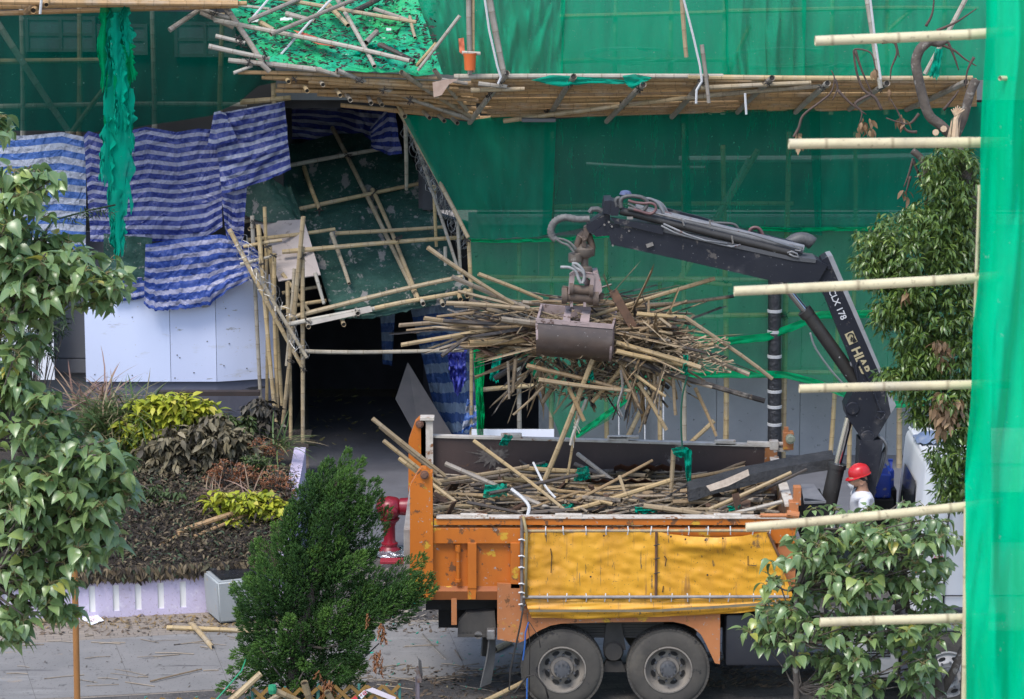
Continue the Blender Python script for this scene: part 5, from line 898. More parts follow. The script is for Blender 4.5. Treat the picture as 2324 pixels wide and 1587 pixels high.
m = MB(); m.tube([P(1826, 706, 1.22), P(1838, 720, 1.22), P(1946, 872, 1.22), P(1960, 890, 1.22)], [.085, .085, .088, .08], 18); m.tube([P(1824, 704, 1.22), P(1834, 716, 1.22)], .097, 18); mk('jib_cylinder', m, DK, CR, smooth='auto')
m = MB(); m.tube(smooth([P(*q) for q in ((1838, 755, 1.1), (1850, 790, 1.1), (1885, 840, 1.1), (1912, 870, 1.1))]), .014, 7); m.tube([P(1928, 828, 1.2), P(1942, 826, 1.2)], .04, 10); mk('cylinder_pipe', m, GREYT, CR, smooth=True)
m = MB(); m.tube([P(1926, 948, 1.2), P(1898, 1062, 1.2)], .055, 14); mk('lift_rod', m, CHR, CR, smooth='auto')
m = MB(); m.tube([P(1899, 1056, 1.2), P(1872, 1180, 1.2)], .105, 18); m.tube([P(1900, 1052, 1.2), P(1898, 1062, 1.2)], .118, 18); mk('lift_cylinder', m, DK, CR, smooth='auto')
for k in range(5):
    m = MB(); m.tube(smooth([P(*q) for q in ((1990 - k * 3, 985 + k * 2, 1.1 + .06 * k), (2008 + k, 1005, 1.1 + .06 * k), (2010 - k * 2, 1030, 1.15), (1996 - k * 2, 1075 + 4 * k, 1.2), (1984 - k, 1105, 1.2))]), .02, 7); mk('column_hose', m, HOSE if k % 2 else GREYT, CR, smooth=True)
# lettering on the boom
LET = mat('silver_letter', (.52, .53, .56), rough=.5); LETG = mat('gold_letter', (.42, .36, .22), rough=.5)
ex = (P(2010, 882, 1.04) - P(1920, 678, 1.04)).normalized(); ey = Vector((-ex.z, 0, ex.x)); ey = ey if ey.x > 0 else -ey
textmesh('CLX 178', .115, 'lettering', P(1879, 660, 1.043), ex, ey, LET, CR, .001, .0018)
m = MB()
def onb(u, v, Y=1.042): o = P(1916, 759, 1.043); return Vector((o.x, Y, o.z)) + ex * u + ey * v
bp = [onb(*q) for q in ((0, 0), (.155, 0), (.155, .115), (0, .115))]; m.add(bp + [p + Vector((0, .006, 0)) for p in bp], [(0, 1, 2, 3), (0, 4, 5, 1), (1, 5, 6, 2), (2, 6, 7, 3), (3, 7, 4, 0)]); em = mk('emblem', m, LETG, CR)
m = MB(); m.tube([onb(.055 + .038 * math.cos(a), .062 + .038 * math.sin(a), 1.038) for a in np.linspace(-.6, 4.4, 14)], .009, 6); m.add([onb(*q, 1.037) for q in ((.09, .10), (.145, .11), (.15, .06), (.118, .052), (.105, .075))] , [(0, 1, 2, 3, 4)]); m.add([onb(*q, 1.037) for q in ((.055, .062), (.07, .075), (.125, .045), (.12, .03))], [(0, 1, 2, 3)]); mk('emblem_mark', m, BLK, em)
textmesh('HIAB', .165, 'lettering', P(1931, 793, 1.043), ex, ey, LETG, CR, .001, .005)
textmesh('E', .05, 'lettering', P(1951, 869, 1.04), ex, ey, LET, CR, .001)

# ================================================================== GRAB with its load
PK = mat('faded_pink_steel', (.36, .27, .26), (.25, .20, .19), 5, .6, .25, 25, dirt=((10, (.10, .06, .05), .63, .68), (4, (.20, .13, .09), .6, .7), (6, (.35, .10, .07), .70, .74)))
RUST = mat('rust_brown', (.13, .09, .065), (.08, .06, .05), 8, .75, .3, 30)
GB = mat('bucket_steel', (.085, .058, .046), (.05, .037, .032), 2.5, .4, .12, 16, dirt=((2.2, (.10, .075, .065), .5, .7, (1, 1, 2)), (26, (.3, .28, .27), .72, .735), (5, (.4, .37, .33), .735, .75)))
GBK = root('clamshell_grab', P(1322, 640, 1.2), 'rusty clamshell grab gripping a sheaf of broken bamboo, hung from the crane', 'grab')
def zg(x, y): return (907.7 + x * .3217, 539 + y * .3217)        # zoomed detail -> frame
yb0, yb1 = .75, 1.65
# front shell: curved plate with two cheeks and a frame on top
m = MB(); tl, tr, bl, br = P(*zg(955, 600), yb0), P(*zg(1500, 645), yb0), P(*zg(962, 862), yb0), P(*zg(1486, 908), yb0)
rows = []
for k in range(13):
    t = k / 12; a = t * 1.35; off = .0 + .45 * (1 - math.cos(a)); drop = math.sin(a) / math.sin(1.35)
    rows.append((tl.lerp(bl, drop) + Vector((0, off * .8 - .10 * math.sin(t * 3.1), 0)), tr.lerp(br, drop) + Vector((0, off * .8 - .10 * math.sin(t * 3.1), 0))))
vs = []; 
for l, r_ in rows: vs += [l, r_, l + Vector((.012, .03, 0)), r_ + Vector((-.012, .03, 0))]
fs = []
for k in range(12): a = 4 * k; b = a + 4; fs += [(a, a + 1, b + 1, b), (a + 2, b + 2, b + 3, a + 3)]
fs += [(48, 49, 51, 50), (0, 2, 3, 1)]
m.add(vs, fs); mk('bucket_shell', m, GB, GBK, smooth='auto')
m = MB()
for side in (0, 1):
    x = (tl.x if side == 0 else tr.x + .0); pts = [(r_[side].x, r_[side].y, r_[side].z) for r_ in rows]
    bk = P(*(zg(990, 470) if side == 0 else zg(1535, 520)), yb1); dx = .028 if side == 0 else -.028
    prof = pts + [(bk.x, bk.y - .2, pts[-1][2] + .05), (bk.x, bk.y, bk.z)]
    m = MB(); n = len(prof); m.add([Vector(p) for p in prof] + [Vector(p) + Vector((dx, 0, 0)) for p in prof], [tuple(range(n)), tuple(range(2 * n - 1, n - 1, -1))] + [(i, (i + 1) % n, n + (i + 1) % n, n + i) for i in range(n)]); mk('bucket_cheek', m, PK, GBK)
m = MB(); fl, fr = tl + Vector((0, -.015, 0)), tr + Vector((0, -.015, 0)); bl2, br2 = P(*zg(990, 470), yb1), P(*zg(1535, 520), yb1)
m.add([fl, fr, fr + Vector((0, 0, .0)) + Vector((0, 0, .055)), fl + Vector((0, 0, .055)), fl + Vector((0, .05, .055)), fr + Vector((0, .05, .055))], [(0, 1, 2, 3), (3, 2, 5, 4)]); mk('bucket_rim', m, PK, GBK); m = MB()
m.add([bl2 + Vector((0, 0, -.16)), br2 + Vector((0, 0, -.16)), br2, bl2, bl2 + Vector((0, .04, 0)), br2 + Vector((0, .04, 0)), bl2 + Vector((0, .04, -.16)), br2 + Vector((0, .04, -.16))], [(0, 1, 2, 3), (3, 2, 5, 4), (6, 4, 5, 7), (0, 6, 7, 1)])
mk('bucket_rim', m, PK, GBK)
m = MB()
for (x0, x1, x2, x3) in ((1140, 1195, 1210, 1165), (1265, 1330, 1345, 1285)): m.add([P(*zg(x0, 610), yb0 - .02), P(*zg(x1, 615), yb0 - .02), P(*zg(x2, 500), 1.25), P(*zg(x3, 495), 1.25), P(*zg(x0, 622), yb0 + .04), P(*zg(x1, 628), yb0 + .04), P(*zg(x2, 515), 1.33), P(*zg(x3, 510), 1.33)], [(0, 1, 2, 3), (7, 6, 5, 4), (0, 4, 5, 1), (1, 5, 6, 2), (2, 6, 7, 3), (3, 7, 4, 0)])
m.add([P(*zg(1165, 480), 1.2), P(*zg(1345, 490), 1.2), P(*zg(1345, 515), 1.15), P(*zg(1165, 502), 1.15)], [(0, 1, 2, 3)]); mk('bucket_arm', m, PK, GBK)
m = MB()
for x0, x1 in ((1198, 1218), (1292, 1312)): pbox(m, *zg(x0, 370), *zg(x1, 490), 1.0, 1.12)
pbox(m, *zg(1198, 345), *zg(1214, 420), 1.02, 1.1); mk('lever', m, PK, GBK)
m = MB(); a, b = P(*zg(1158, 412), 1.05), P(*zg(1380, 428), 1.05); m.tube([a, b], .075, 16)
for q in (a, b): m.tube([q - Vector((.035, 0, 0)), q + Vector((.035, 0, 0))], .105, 16)
a, b = P(*zg(1205, 362), 1.0), P(*zg(1345, 375), 1.0); m.tube([a, b], .058, 14); m.tube([a - Vector((.02, 0, 0)), a + Vector((.03, 0, 0))], .08, 14); m.tube([b - Vector((.02, 0, 0)), b + Vector((.03, 0, 0))], .08, 14); mk('hinge_bar', m, RUST, GBK, smooth='auto')
m = MB()
fq = [zg(*q) for q in ((1185, 400), (1195, 262), (1225, 240), (1358, 256), (1372, 280), (1362, 420), (1330, 420), (1342, 290), (1232, 272), (1218, 400))]
m.pprism(fq, .98, 1.08); m.pprism(fq, 1.34, 1.44); m.add([P(*zg(1225, 240), .97), P(*zg(1362, 256), .97), P(*zg(1395, 250), 1.44), P(*zg(1258, 232), 1.44)], [(0, 1, 2, 3)]); m.pprism([zg(*q) for q in ((1362, 256), (1395, 250), (1418, 320), (1425, 380), (1390, 420), (1362, 410))], 1.0, 1.42)
mk('grab_frame', m, PK, GBK)
m = MB(); m.tube([P(*zg(1300, 330), 1.2), P(*zg(1330, 300), 1.2)], .07, 14); mk('grab_cylinder', m, mat('dull_rose', (.30, .2, .2), rough=.4), GBK, smooth='auto')
m = MB()
for x, y in ((1170, 345), (1400, 330), (1415, 390)): m = MB(); m.tube([P(*zg(x, y), 1.1), P(*zg(x - 8, y + 45), 1.1)], .045, 8); mk('counter_hook', m, RUST, GBK, smooth='auto')
m = MB(); c = P(*zg(1300, 225), 1.2); m.lathe(c - Vector((0, 0, .03)), [(.10, 0), (.10, .06), (.05, .08), (.05, .17), (.10, .20), (.125, .23), (.125, .30), (.08, .33), (.06, .36)], 24); c2 = P(*zg(1235, 140), 1.15); m.lathe(c2 - Vector((0, 0, .06)), [(.085, 0), (.09, .02), (.09, .11), (.07, .12)], 16); mk('rotator', m, mat('greasy_steel', (.15, .12, .095), (.085, .07, .06), 9, .5, .3, 30, dirt=((6, (.25, .23, .21), .62, .68),)), GBK, smooth='auto')
m = MB(); top = P(1330, 513, 1.2)
for dx in (-.09, .09): q = P(*zg(1300, 130), 1.2); m.tube([q + Vector((dx, 0, 0)), q + Vector((dx * 1.1, 0, .12)), q + Vector((dx * .6, 0, .25)), q + Vector((0, 0, .30))], [.04, .045, .05, .05], 10)
q = P(*zg(1300, 40), 1.2); m.pprism([(1319, 558), (1325, 518), (1338, 512), (1340, 520), (1331, 545), (1329, 562)], 1.1, 1.3); m.lathe(P(1325, 542, 1.05), [(.03, 0), (.035, .3)], 10, 'Y'); m.tube([P(1312, 535, 1.1), P(1328, 545, 1.05)], .012, 6); mk('hanger_link', m, RUST, GBK, smooth='auto')
for pts in ([(1130, 210), (1190, 212), (1235, 235), (1258, 290), (1275, 325)], [(1212, 185), (1250, 190), (1290, 235), (1298, 290), (1285, 325)], [(1215, 190), (1240, 215), (1275, 235), (1300, 260)]):
    m = MB(); m.tube(smooth([P(*zg(x, y), .93) for x, y in pts]), .02, 8); mk('hose', m, mat('hose_pale', (.33, .33, .33), (.2, .2, .2), 20, .5), GBK, smooth=True)
# ================================================================== BROKEN BAMBOO held by the grab, and heaped in the bed
random.seed(21)
def stick(a, b, r, mt, label, group=None, half=False, bend=.012, cat='bamboo pole', name='bamboo_pole'):
    m = MB(); m.bamboo(a, b, r, bend, 7, None, half, tap=U(.75, 1)); return mk(name, m, mt, label=label, cat=cat, group=group, smooth='auto')
named = [((970, 562, 1.0), (1165, 690, 1.2), .05, BAMTAN, 'long pale split bamboo reaching up to the tarp roof from the grab'), ((1085, 622, 1.1), (1230, 680, 1.3), .045, BAMTAN, 'pale bamboo pole just below the long split one'), ((1025, 628, 1.2), (1200, 700, 1.3), .05, BAMHEAP, 'dark ended pole pointing at the roof edge from the sheaf'), ((910, 783, .8), (1130, 745, 1.1), .045, BAMTAN, 'lowest long pole pointing left out of the grab past the passage'), ((962, 722, .9), (1140, 748, 1.1), .048, BAMTAN, 'tan pole sticking out level beside the worn striped tarp'), ((1012, 688, 1.1), (1190, 700, 1.2), .048, BAMTAN, 'level yellow pole in the upper left of the sheaf'),
  ((1002, 808, .8), (1060, 765, 1.0), .04, BAMBLACK, 'short burnt stick drooping at the outer end of the sheaf'), ((1622, 632, 1.2), (1330, 722, 1.3), .045, BAMTAN, 'long pole slanting up toward the jib from the sheaf'), ((1665, 672, 1.4), (1340, 705, 1.4), .035, BAMHEAP, 'thin black tipped rod pointing at the near bamboo pole'), ((1445, 712, .9), (1555, 720, .95), .045, BAMTAN, 'bent tan pole, upper length before its crack'), ((1553, 719, .95), (1752, 860, 1.0), .042, BAMTAN, 'bent tan pole, long lower length reaching farthest out'), ((1735, 910, .9), (1405, 810, 1.0), .055, BAMBLACK, 'long charred black pole sloping down below the grab'), ((1590, 835, .7), (1398, 778, .9), .052, BAMTAN, 'stout yellow pole just under the right cheek of the bucket'), ((1700, 850, .95), (1480, 770, 1.2), .05, BAMHEAP, 'scorched pole ending near the net hem'), ((1540, 785, .75), (1650, 812, 1.0), .035, BAMBLACK, 'small black stick near the frayed wood'), ((1398, 797, .75), (1555, 830, .9), .05, BAMTAN, 'short thick pole beneath the stout yellow pole'),
  ((1345, 815, .9), (1205, 1158, 1.0), .055, BAMTAN, 'long straight pole hanging from the grab down into the bed'), ((1318, 870, 1.1), (1285, 1095, 1.1), .035, BAMTAN, 'thin split lath hanging behind the long straight pole'), ((1222, 862, .8), (1430, 887, .9), .05, BAMTAN, 'level pole lashed beneath the bucket'), ((1195, 830, .9), (1415, 885, 1.0), .05, BAMHEAP, 'grey pole crossing under the bucket to the lashed pole end'), ((1448, 868, 1.0), (1512, 976, .9), .045, BAMTAN, 'hanging pole tilted over the middle of the bed'), ((1527, 845, 1.0), (1532, 942, 1.0), .036, BAMTAN, 'short pole hanging plumb beside the green string'), ((1577, 880, 1.1), (1625, 990, 1.0), .04, BAMHEAP, 'splintered pole hanging with a frayed black foot'), ((1290, 880, .9), (1325, 955, .9), .045, BAMHEAP, 'dark stub hanging left of the straight pole'), ((1152, 820, 1.0), (1155, 905, 1.0), .03, BAMHEAP, 'thin stick hanging before the doorway'), ((1170, 815, 1.05), (1163, 890, 1.05), .04, BAMHEAP, 'thicker short stick hanging before the doorway'), ((1440, 850, .9), (1510, 900, .8), .035, BAMTAN, 'grey tan pole end with a burnt split tip'), ((1620, 780, .9), (1510, 800, 1.1), .04, BAMTAN, 'pale pole end poking out near the bright band'), ((1390, 660, .95), (1438, 745, 1.0), .06, WOOD, 'dark flat board standing up beside the bucket')]
for a, b, r, mt, lb in named:
    if mt is WOOD:
        m = MB(); pa, pb = P(*a), P(*b); d = (pb - pa); q = d.to_track_quat('X', 'Z').to_matrix(); m.box((pa + pb) / 2, (d.length, .03, .11), q); mk('board', m, WOOD, label=lb, cat='board')
    else: stick(P(*a), P(*b), r * .64, mt, lb, bend=.012)
GL = 'broken bamboo pole among the tangled sheaf in the grab'; GG = 'broken bamboo poles gripped by the grab'
C0 = P(1320, 752, 1.2)
rest = {k: MB() for k in range(3)}; MT3 = (BAMHEAP, BAMTAN, BAMBLACK)
for i in range(620):
    side = -1 if i % 2 else 1
    ln = U(.6, 1.5) if i < 90 else U(.3, 1.25); hw = (tr.x - tl.x) / 2; edge = tl.x if side < 0 else tr.x; cxm = (tl.x + tr.x) / 2
    sl = random.gauss(-.04, .20) if side < 0 else random.gauss(-.20, .28)
    yy = U(.8, 1.75); z0 = C0.z + random.gauss(.02, .13)
    a = Vector((edge - side * U(-.03, .45), yy, z0)); a.z = min(a.z, tl.z - .12) if abs(a.x - cxm) < hw else a.z
    if abs(a.x - cxm) < hw: a.y = max(a.y, yb0 + .4)
    if i % 7 == 0: a.x += side * U(.3, .9); a.z -= (.22 if side > 0 else -.02) * abs(a.x - edge)
    d = Vector((side, U(-.6, .6), sl)).normalized()
    if i % 6 == 2: d = Vector((U(-1, 1), U(-.6, .6), random.gauss(0, .4))).normalized(); a = Vector((edge + side * U(.1, .7), U(.8, 1.6), z0 - .05)); ln *= .6
    if i % 9 in (4, 8): a = C0 + Vector((U(-.7, 1.15), U(-.25, .3), U(-.55, -.28))); d = Vector((U(-.7, .7), U(-.3, .3), -U(.25, 1))).normalized(); ln = U(.3, .85)
    if i % 11 == 6: a = C0 + Vector((U(-.55, .5), U(.55, .85), U(.0, .30))); d = Vector((side, U(-.1, .2), U(-.15, .25))).normalized(); ln = U(.6, 1.3)
    b = a + d * ln; k = 0 if random.random() < .60 else (1 if random.random() < .36 else 2); half = random.random() < (.3 if i < 84 else .55); r_ = U(.014, .032)
    for e_ in (a, b, (a + b) / 2):
        if tl.x - .05 < e_.x < tr.x + .05 and e_.y < yb0 + .35: a.y += .5; b.y += .5
    if i < 84: stick(a, b, r_ * 1.35, MT3[k], GL, GG, half, U(.0, .05))
    else: rest[k].bamboo(a, b, r_ * .76, U(0, .03), 6, None, half, tap=U(.7, 1))
for k in range(3): mk('bamboo_debris', rest[k], MT3[k], label='smaller broken bamboo bits packed into the sheaf of the grab, ' + ('scorched', 'pale', 'burnt black')[k], cat='debris', kind='stuff', smooth='auto')
# splintered scraps inside the sheaf and the heap: nobody could count them
def splinters(n, fn, name_label, mt, seed):
    random.seed(seed); m = MB()
    for i in range(n):
        c, spread, ln = fn(); a = U(0, 6.3); d = Vector((math.cos(a), math.sin(a) * .7, U(-.5, .5))).normalized(); u = d.orthogonal().normalized() * U(.004, .016); v = d.cross(u).normalized() * U(.002, .006)
        p, q = c - d * ln / 2, c + d * ln / 2
        m.add([p - u - v, p + u - v, p + u + v, p - u + v, q - u * .2 - v, q + u * .4 - v, q + u * .4 + v, q - u * .2 + v], [(0, 1, 5, 4), (1, 2, 6, 5), (2, 3, 7, 6), (3, 0, 4, 7), (0, 3, 2, 1), (4, 5, 6, 7)])
    mk('splinter_litter', m, mt, label=name_label, cat='splinters', kind='stuff')
SPL = mat('splinter', (.34, .25, .14), (.10, .075, .055), 6, .8, dirt=((3, (.02, .018, .017), .58, .62),))
splinters(900, lambda: (C0 + Vector((max(-1.2, min(1.35, random.gauss(.15, .6))), U(-.25, .35), max(-.3, min(.16, random.gauss(-.08, .13))))), 0, U(.15, .6)), 'fine splinters and scorched scraps in the sheaf of the grab', SPL, 5)
splinters(90, lambda: (P(1300 + random.gauss(60, 70), U(830, 900), 1.15), 0, U(.1, .4)), 'splinters dangling below the bucket', SPL, 6)
splinters(150, lambda: (P(1560 + U(-60, 90), 800 + U(-35, 45), .9), 0, U(.06, .25)), 'frayed pale wood fibres at the outer end of the sheaf', mat('pale_fibre', (.42, .33, .22), (.2, .14, .09), 8, .8), 8)
random.seed(14); m = MB()
for i in range(110):
    sd = -1 if i % 2 else 1; c = C0 + Vector((sd * U(.5, 1.25), U(-.2, .5), U(-.22, .12))); d = Vector((1, U(-.5, .5), U(-.6, .4))).normalized(); q = d.to_track_quat('X', 'Z').to_matrix(); m.box(c, (U(.12, .45), U(.05, .12), U(.012, .03)), q)
mk('wood_scraps', m, WOOD, label='dark scorched board scraps wedged in the sheaf of the grab', cat='scraps', kind='stuff')
# ---- heap in the bed
HL = 'broken bamboo pole in the jumbled heap filling the truck bed'; HG = 'broken bamboo poles heaped in the truck bed'
random.seed(33)
bx0, bx1 = P(985, 1170, .2).x, hx - .15
rest = {k: MB() for k in range(3)}
for i in range(760):
    ln = U(.8, 2.2) if i < 95 else U(.35, 1.3); x = U(bx0 + .2, bx1 - .2); y = U(.22, 2.25); zt_ = 2.42 + .15 * math.exp(-((x - 1.0) / 1.6) ** 2) + .03 * (y - 1.2)
    z = zt_ - (U(-.03, .06) if i < 95 else U(-.02, .32)) + U(-.06, .05)
    a = random.gauss(0, .5) if random.random() < .72 else U(-1.6, 1.6)
    d = Vector((math.cos(a), math.sin(a) * .8, random.gauss(0, .10))).normalized(); c = Vector((x, y, z)); p, q = c - d * ln / 2, c + d * ln / 2
    for e in (p, q):
        e.x = max(bx0 - .02, min(bx1, e.x)); e.y = max(.2, min(2.36, e.y)); e.z = max(1.7, e.z)
    half = random.random() < .33; k = 0 if random.random() < .62 else (1 if random.random() < .38 else 2)
    if i < 95: stick(p, q, U(.02, .036), MT3[k], HL, HG, half, U(0, .025))
    else: rest[k].bamboo(p, q, U(.008, .022), U(0, .04), 6, None, half, tap=U(.7, 1))
for k in range(3): mk('bamboo_debris', rest[k], MT3[k], label='smaller broken bamboo bits filling the heap in the truck bed, ' + ('scorched', 'pale', 'burnt black')[k], cat='debris', kind='stuff', smooth='auto')
splinters(1500, lambda: (Vector((U(bx0 + .1, bx1 - .1), U(.2, 2.3), U(2.15, 2.5))), 0, U(.1, .5)), 'splinters and burnt scraps over the heap in the truck bed', SPL, 12)
m = MB(); nx, ny = 40, 18; m.add([(bx0 - .1 + j / nx * (bx1 - bx0 + .2), .15 + i / ny * 2.26, 2.12 + .14 * nz(j * .5, i * .6) + .1 * nz(j * 1.4, i * 1.5)) for i in range(ny + 1) for j in range(nx + 1)], [(i * (nx + 1) + j, i * (nx + 1) + j + 1, (i + 1) * (nx + 1) + j + 1, (i + 1) * (nx + 1) + j) for i in range(ny) for j in range(nx)])
mk('burnt_rubble', m, mat('rubble_dark', (.03, .026, .024), (.07, .055, .045), 9, .9, 1, 14, dirt=((4, (.012, .011, .011), .5, .6),), bdist=.05), label='dark burnt rubble beneath the broken poles in the truck bed', cat='rubble', kind='stuff')
named2 = [((845, 950, .9), (1010, 1080, 1.0), .05, BAMTAN, 'topmost long pole jutting over the tail of the truck'), ((870, 1000, .7), (1000, 1100, .8), .048, BAMTAN, 'lower pole jutting over the tail of the truck'), ((862, 968, 1.3), (990, 1075, 1.4), .045, BAMHEAP, 'charred streaked pole jutting over the tail between the posts'), ((905, 1040, .9), (1035, 1140, .6), .048, BAMTAN, 'pole starting inside the tail posts and sinking into the heap'), ((1010, 1052, .9), (1260, 1160, .5), .055, BAMGREY, 'long grey pole sloping down across the near half of the heap'), ((1075, 1000, 1.2), (1290, 1165, .4), .045, BAMTAN, 'straight tan pole leaning across the middle of the heap'), ((1310, 1030, 2.0), (1420, 1112, 1.4), .05, BAMGREY, 'grey pole slanting against the far board'), ((1180, 1062, 1.5), (1330, 1070, 1.6), .055, BAMTAN, 'level yellow pole near the far board'), ((990, 1092, 1.0), (1200, 1058, 1.4), .05, BAMTAN, 'yellow pole rising toward the far board'), ((1250, 1165, .5), (1480, 1045, 1.3), .04, BAMHEAP, 'thin pole rising to the middle of the far board'), ((1290, 1160, .4), (1520, 1090, .7), .052, BAMTAN, 'stout pale pole lying along the near rim'), ((1460, 1148, .3), (1620, 1172, .2), .06, BAMTAN, 'thick pale pole resting on the near rim'), ((1528, 1020, 1.3), (1518, 1150, 1.2), .055, BAMTAN, 'upright pole wound with green net rag'), ((1600, 1160, .4), (1795, 1072, .6), .05, BAMTAN, 'pole leaning on the headboard'), ((1640, 1170, .3), (1775, 1138, .3), .05, BAMGREY, 'pale mottled pole poking past the headboard'), ((1560, 1085, 1.6), (1690, 1060, 1.9), .045, BAMHEAP, 'scorched pole beside the burnt plank'), ((1600, 1170, .35), (1830, 1065, .8), .035, BAMBLACK, 'thin black rod leaning over the headboard'), ((1730, 1165, .6), (1790, 1130, .5), .036, BAMTAN, 'short brown pole at the corner by the headboard'), ((1110, 1120, .5), (1310, 1078, 1.0), .04, BAMBLACK, 'black bent pole crossing below the long grey pole'), ((1060, 1140, .3), (1185, 1165, .3), .04, BAMBLACK, 'burnt pole by the near tail post'), ((1405, 1080, .9), (1430, 1150, .6), .04, BAMTAN, 'short pole standing out of the heap')]
for a, b, r, mt, lb in named2: stick(P(*a), P(*b), r * .6, mt, lb, bend=.01)
random.seed(15); m = MB()
for i in range(150):
    c = Vector((U(bx0, bx1), U(.25, 2.25), U(2.3, 2.52))); d = Vector((U(-1, 1), U(-1, 1), U(-.4, .5))).normalized(); m.box(c, (U(.08, .5), U(.05, .16), U(.01, .03)), d.to_track_quat('X', 'Z').to_matrix())
mk('wood_scraps', m, WOOD, label='dark scorched board scraps strewn through the heap in the truck bed', cat='scraps', kind='stuff')
# burnt plank
m = MB(); pa, pb = P(1560, 1120, .8), P(1890, 1048, 1.5); 
N_ = 16; vs = []
for i in range(N_ + 1):
    t = i / N_; c = pa.lerp(pb, t) + Vector((0, 0, .04 * math.sin(t * 3))); h = .12 + .02 * nz(t * 9); vs += [c + Vector((0, -.14, -h * .6)), c + Vector((0, -.10, h * .5)), c + Vector((0, .14, h)), c + Vector((0, .14, -h * .4))]
fs = [(0, 1, 2, 3), tuple(4 * N_ + q for q in (3, 2, 1, 0))]
for i in range(N_):
    for q in range(4): fs.append((4 * i + q, 4 * i + (q + 1) % 4, 4 * i + 4 + (q + 1) % 4, 4 * i + 4 + q))
m.add(vs, fs); mk('plank', m, mat('burnt_plank', (.016, .016, .017), (.04, .04, .042), 7, .6, .8, 14, bdist=.03), label='long charred black plank with a pale bare patch across the front of the bed', cat='plank', smooth='auto')
m = MB(); pts = [P(*q) for q in ((1600, 1106, .72), (1640, 1092, .78), (1695, 1068, .88), (1698, 1082, .86), (1650, 1106, .76), (1610, 1118, .70))]; m.add([p + Vector((0, -.06, .03)) for p in pts], [tuple(range(6))]); o = mk('wood_sliver', m, mat('bare_wood', (.5, .42, .34), (.35, .28, .22), 20, .8), label='pale bare wood sliver stuck on the charred plank', cat='sliver'); o.modifiers.new('t', 'SOLIDIFY').thickness = .03
for k, (x, y, Y, lb) in enumerate(((1400, 1085, 1.5, 'brown corrugated sheet among the heaped poles'), (1470, 1052, 1.9, 'torn rusty sheet at the top of the heap by the far board'))):
    m = MB(); c = P(x, y, Y); n = 10; m.add([c + Vector(((i / n - .5) * .9, (j / 3 - .5) * .35, .035 * (i % 2) - j * .05 + .05 * nz(i, j, k))) for j in range(4) for i in range(n + 1)], [(j * (n + 1) + i, j * (n + 1) + i + 1, (j + 1) * (n + 1) + i + 1, (j + 1) * (n + 1) + i) for j in range(3) for i in range(n)]); mk('metal_sheet', m, mat('rust_sheet', (.18, .075, .04), (.08, .04, .03), 6, .8), label=lb, cat='sheet')
for (t, b, Y, lb) in (([(1523, 1018), (1545, 1012), (1568, 1020)], [(1528, 1032), (1546, 1040), (1560, 1028)], 1.15, 'green net rag knotted round the upright pole'), ([(1550, 1020), (1570, 1022)], [(1558, 1098), (1568, 1100)], 1.1, 'tail of green net trailing down from the upright pole'), ([(1310, 1062), (1335, 1058)], [(1300, 1092), (1340, 1090)], 1.4, 'green net scrap in the middle of the heap'), ([(1215, 1055), (1245, 1052)], [(1210, 1068), (1250, 1066)], 1.7, 'bright green scrap by the far board'), ([(1100, 1100), (1150, 1098)], [(1095, 1130), (1150, 1125)], .6, 'dark green scrap under the long grey pole'), ([(1440, 1150), (1495, 1150)], [(1440, 1164), (1490, 1166)], .3, 'teal net scrap by the near rim'), ([(1650, 1148), (1680, 1145)], [(1655, 1166), (1678, 1166)], .4, 'teal net scrap near the headboard'), ([(1275, 1145), (1300, 1142)], [(1282, 1160), (1305, 1158)], .5, 'small teal scrap beneath the straight pole'), ([(1328, 845), (1345, 840)], [(1325, 870), (1350, 866)], .95, 'teal net shred pressed under the bucket'), ([(1550, 805), (1562, 806)], [(1548, 850), (1560, 848)], .75, 'green string of netting hooked on the frayed wood'), ([(1145, 985), (1165, 990)], [(1130, 1010), (1150, 1012)], 1.9, 'green thread heap on the bed far edge')):
    tarp(t, b, Y, RAG, lb, 12, 12, .10, 7, 6, .15, name='net_shred', cat='net')
m = MB(); m.tube(smooth([P(*q) for q in ((1560, 850, .8), (1548, 900, .9), (1545, 960, 1.0), (1548, 1018, 1.1))]), .012, 5); mk('string', m, mat('green_string', (.02, .12, .08), rough=.8), label='dark green string hanging from the grabbed load down to the upright pole', cat='string')
m = MB(); m.tube(smooth([P(*q) for q in ((1408, 840, .85), (1412, 880, .85), (1402, 920, .85), (1412, 945, .85))]), .016, 5); m.tube(smooth([P(*q) for q in ((1492, 855, .85), (1496, 900, .9), (1494, 940, .9))]), .012, 5); mk('metal_strip', m, FIT, label='bright metal strips dangling beneath the sheaf', cat='strip')
m = MB(); m.tube(smooth([P(*q) for q in ((1160, 1110, .5), (1185, 1130, .4), (1200, 1150, .3), (1196, 1172, .1))]), .022, 6); m.tube(smooth([P(*q) for q in ((1210, 1050, 1.2), (1235, 1100, .8), (1260, 1130, .6))]), .016, 6); mk('rope', m, ROPE, label='white rope straggling over the near rim of the truck bed', cat='rope')
m = MB(); m.tube(smooth([P(*q) for q in ((1330, 905, 1), (1315, 945, 1), (1300, 985, .95), (1294, 1010, .95))]), [.02] * 16, 6)
for k in range(8): m.tube([P(1300 + k * .6, 985 - k * 9, .95), P(1300 + U(-16, 18), 1000 - k * 9 + U(5, 20), .95)], .006, 4)
mk('branch', m, BAMGREY, label='bare dry twig hanging down beneath the grab', cat='branch')
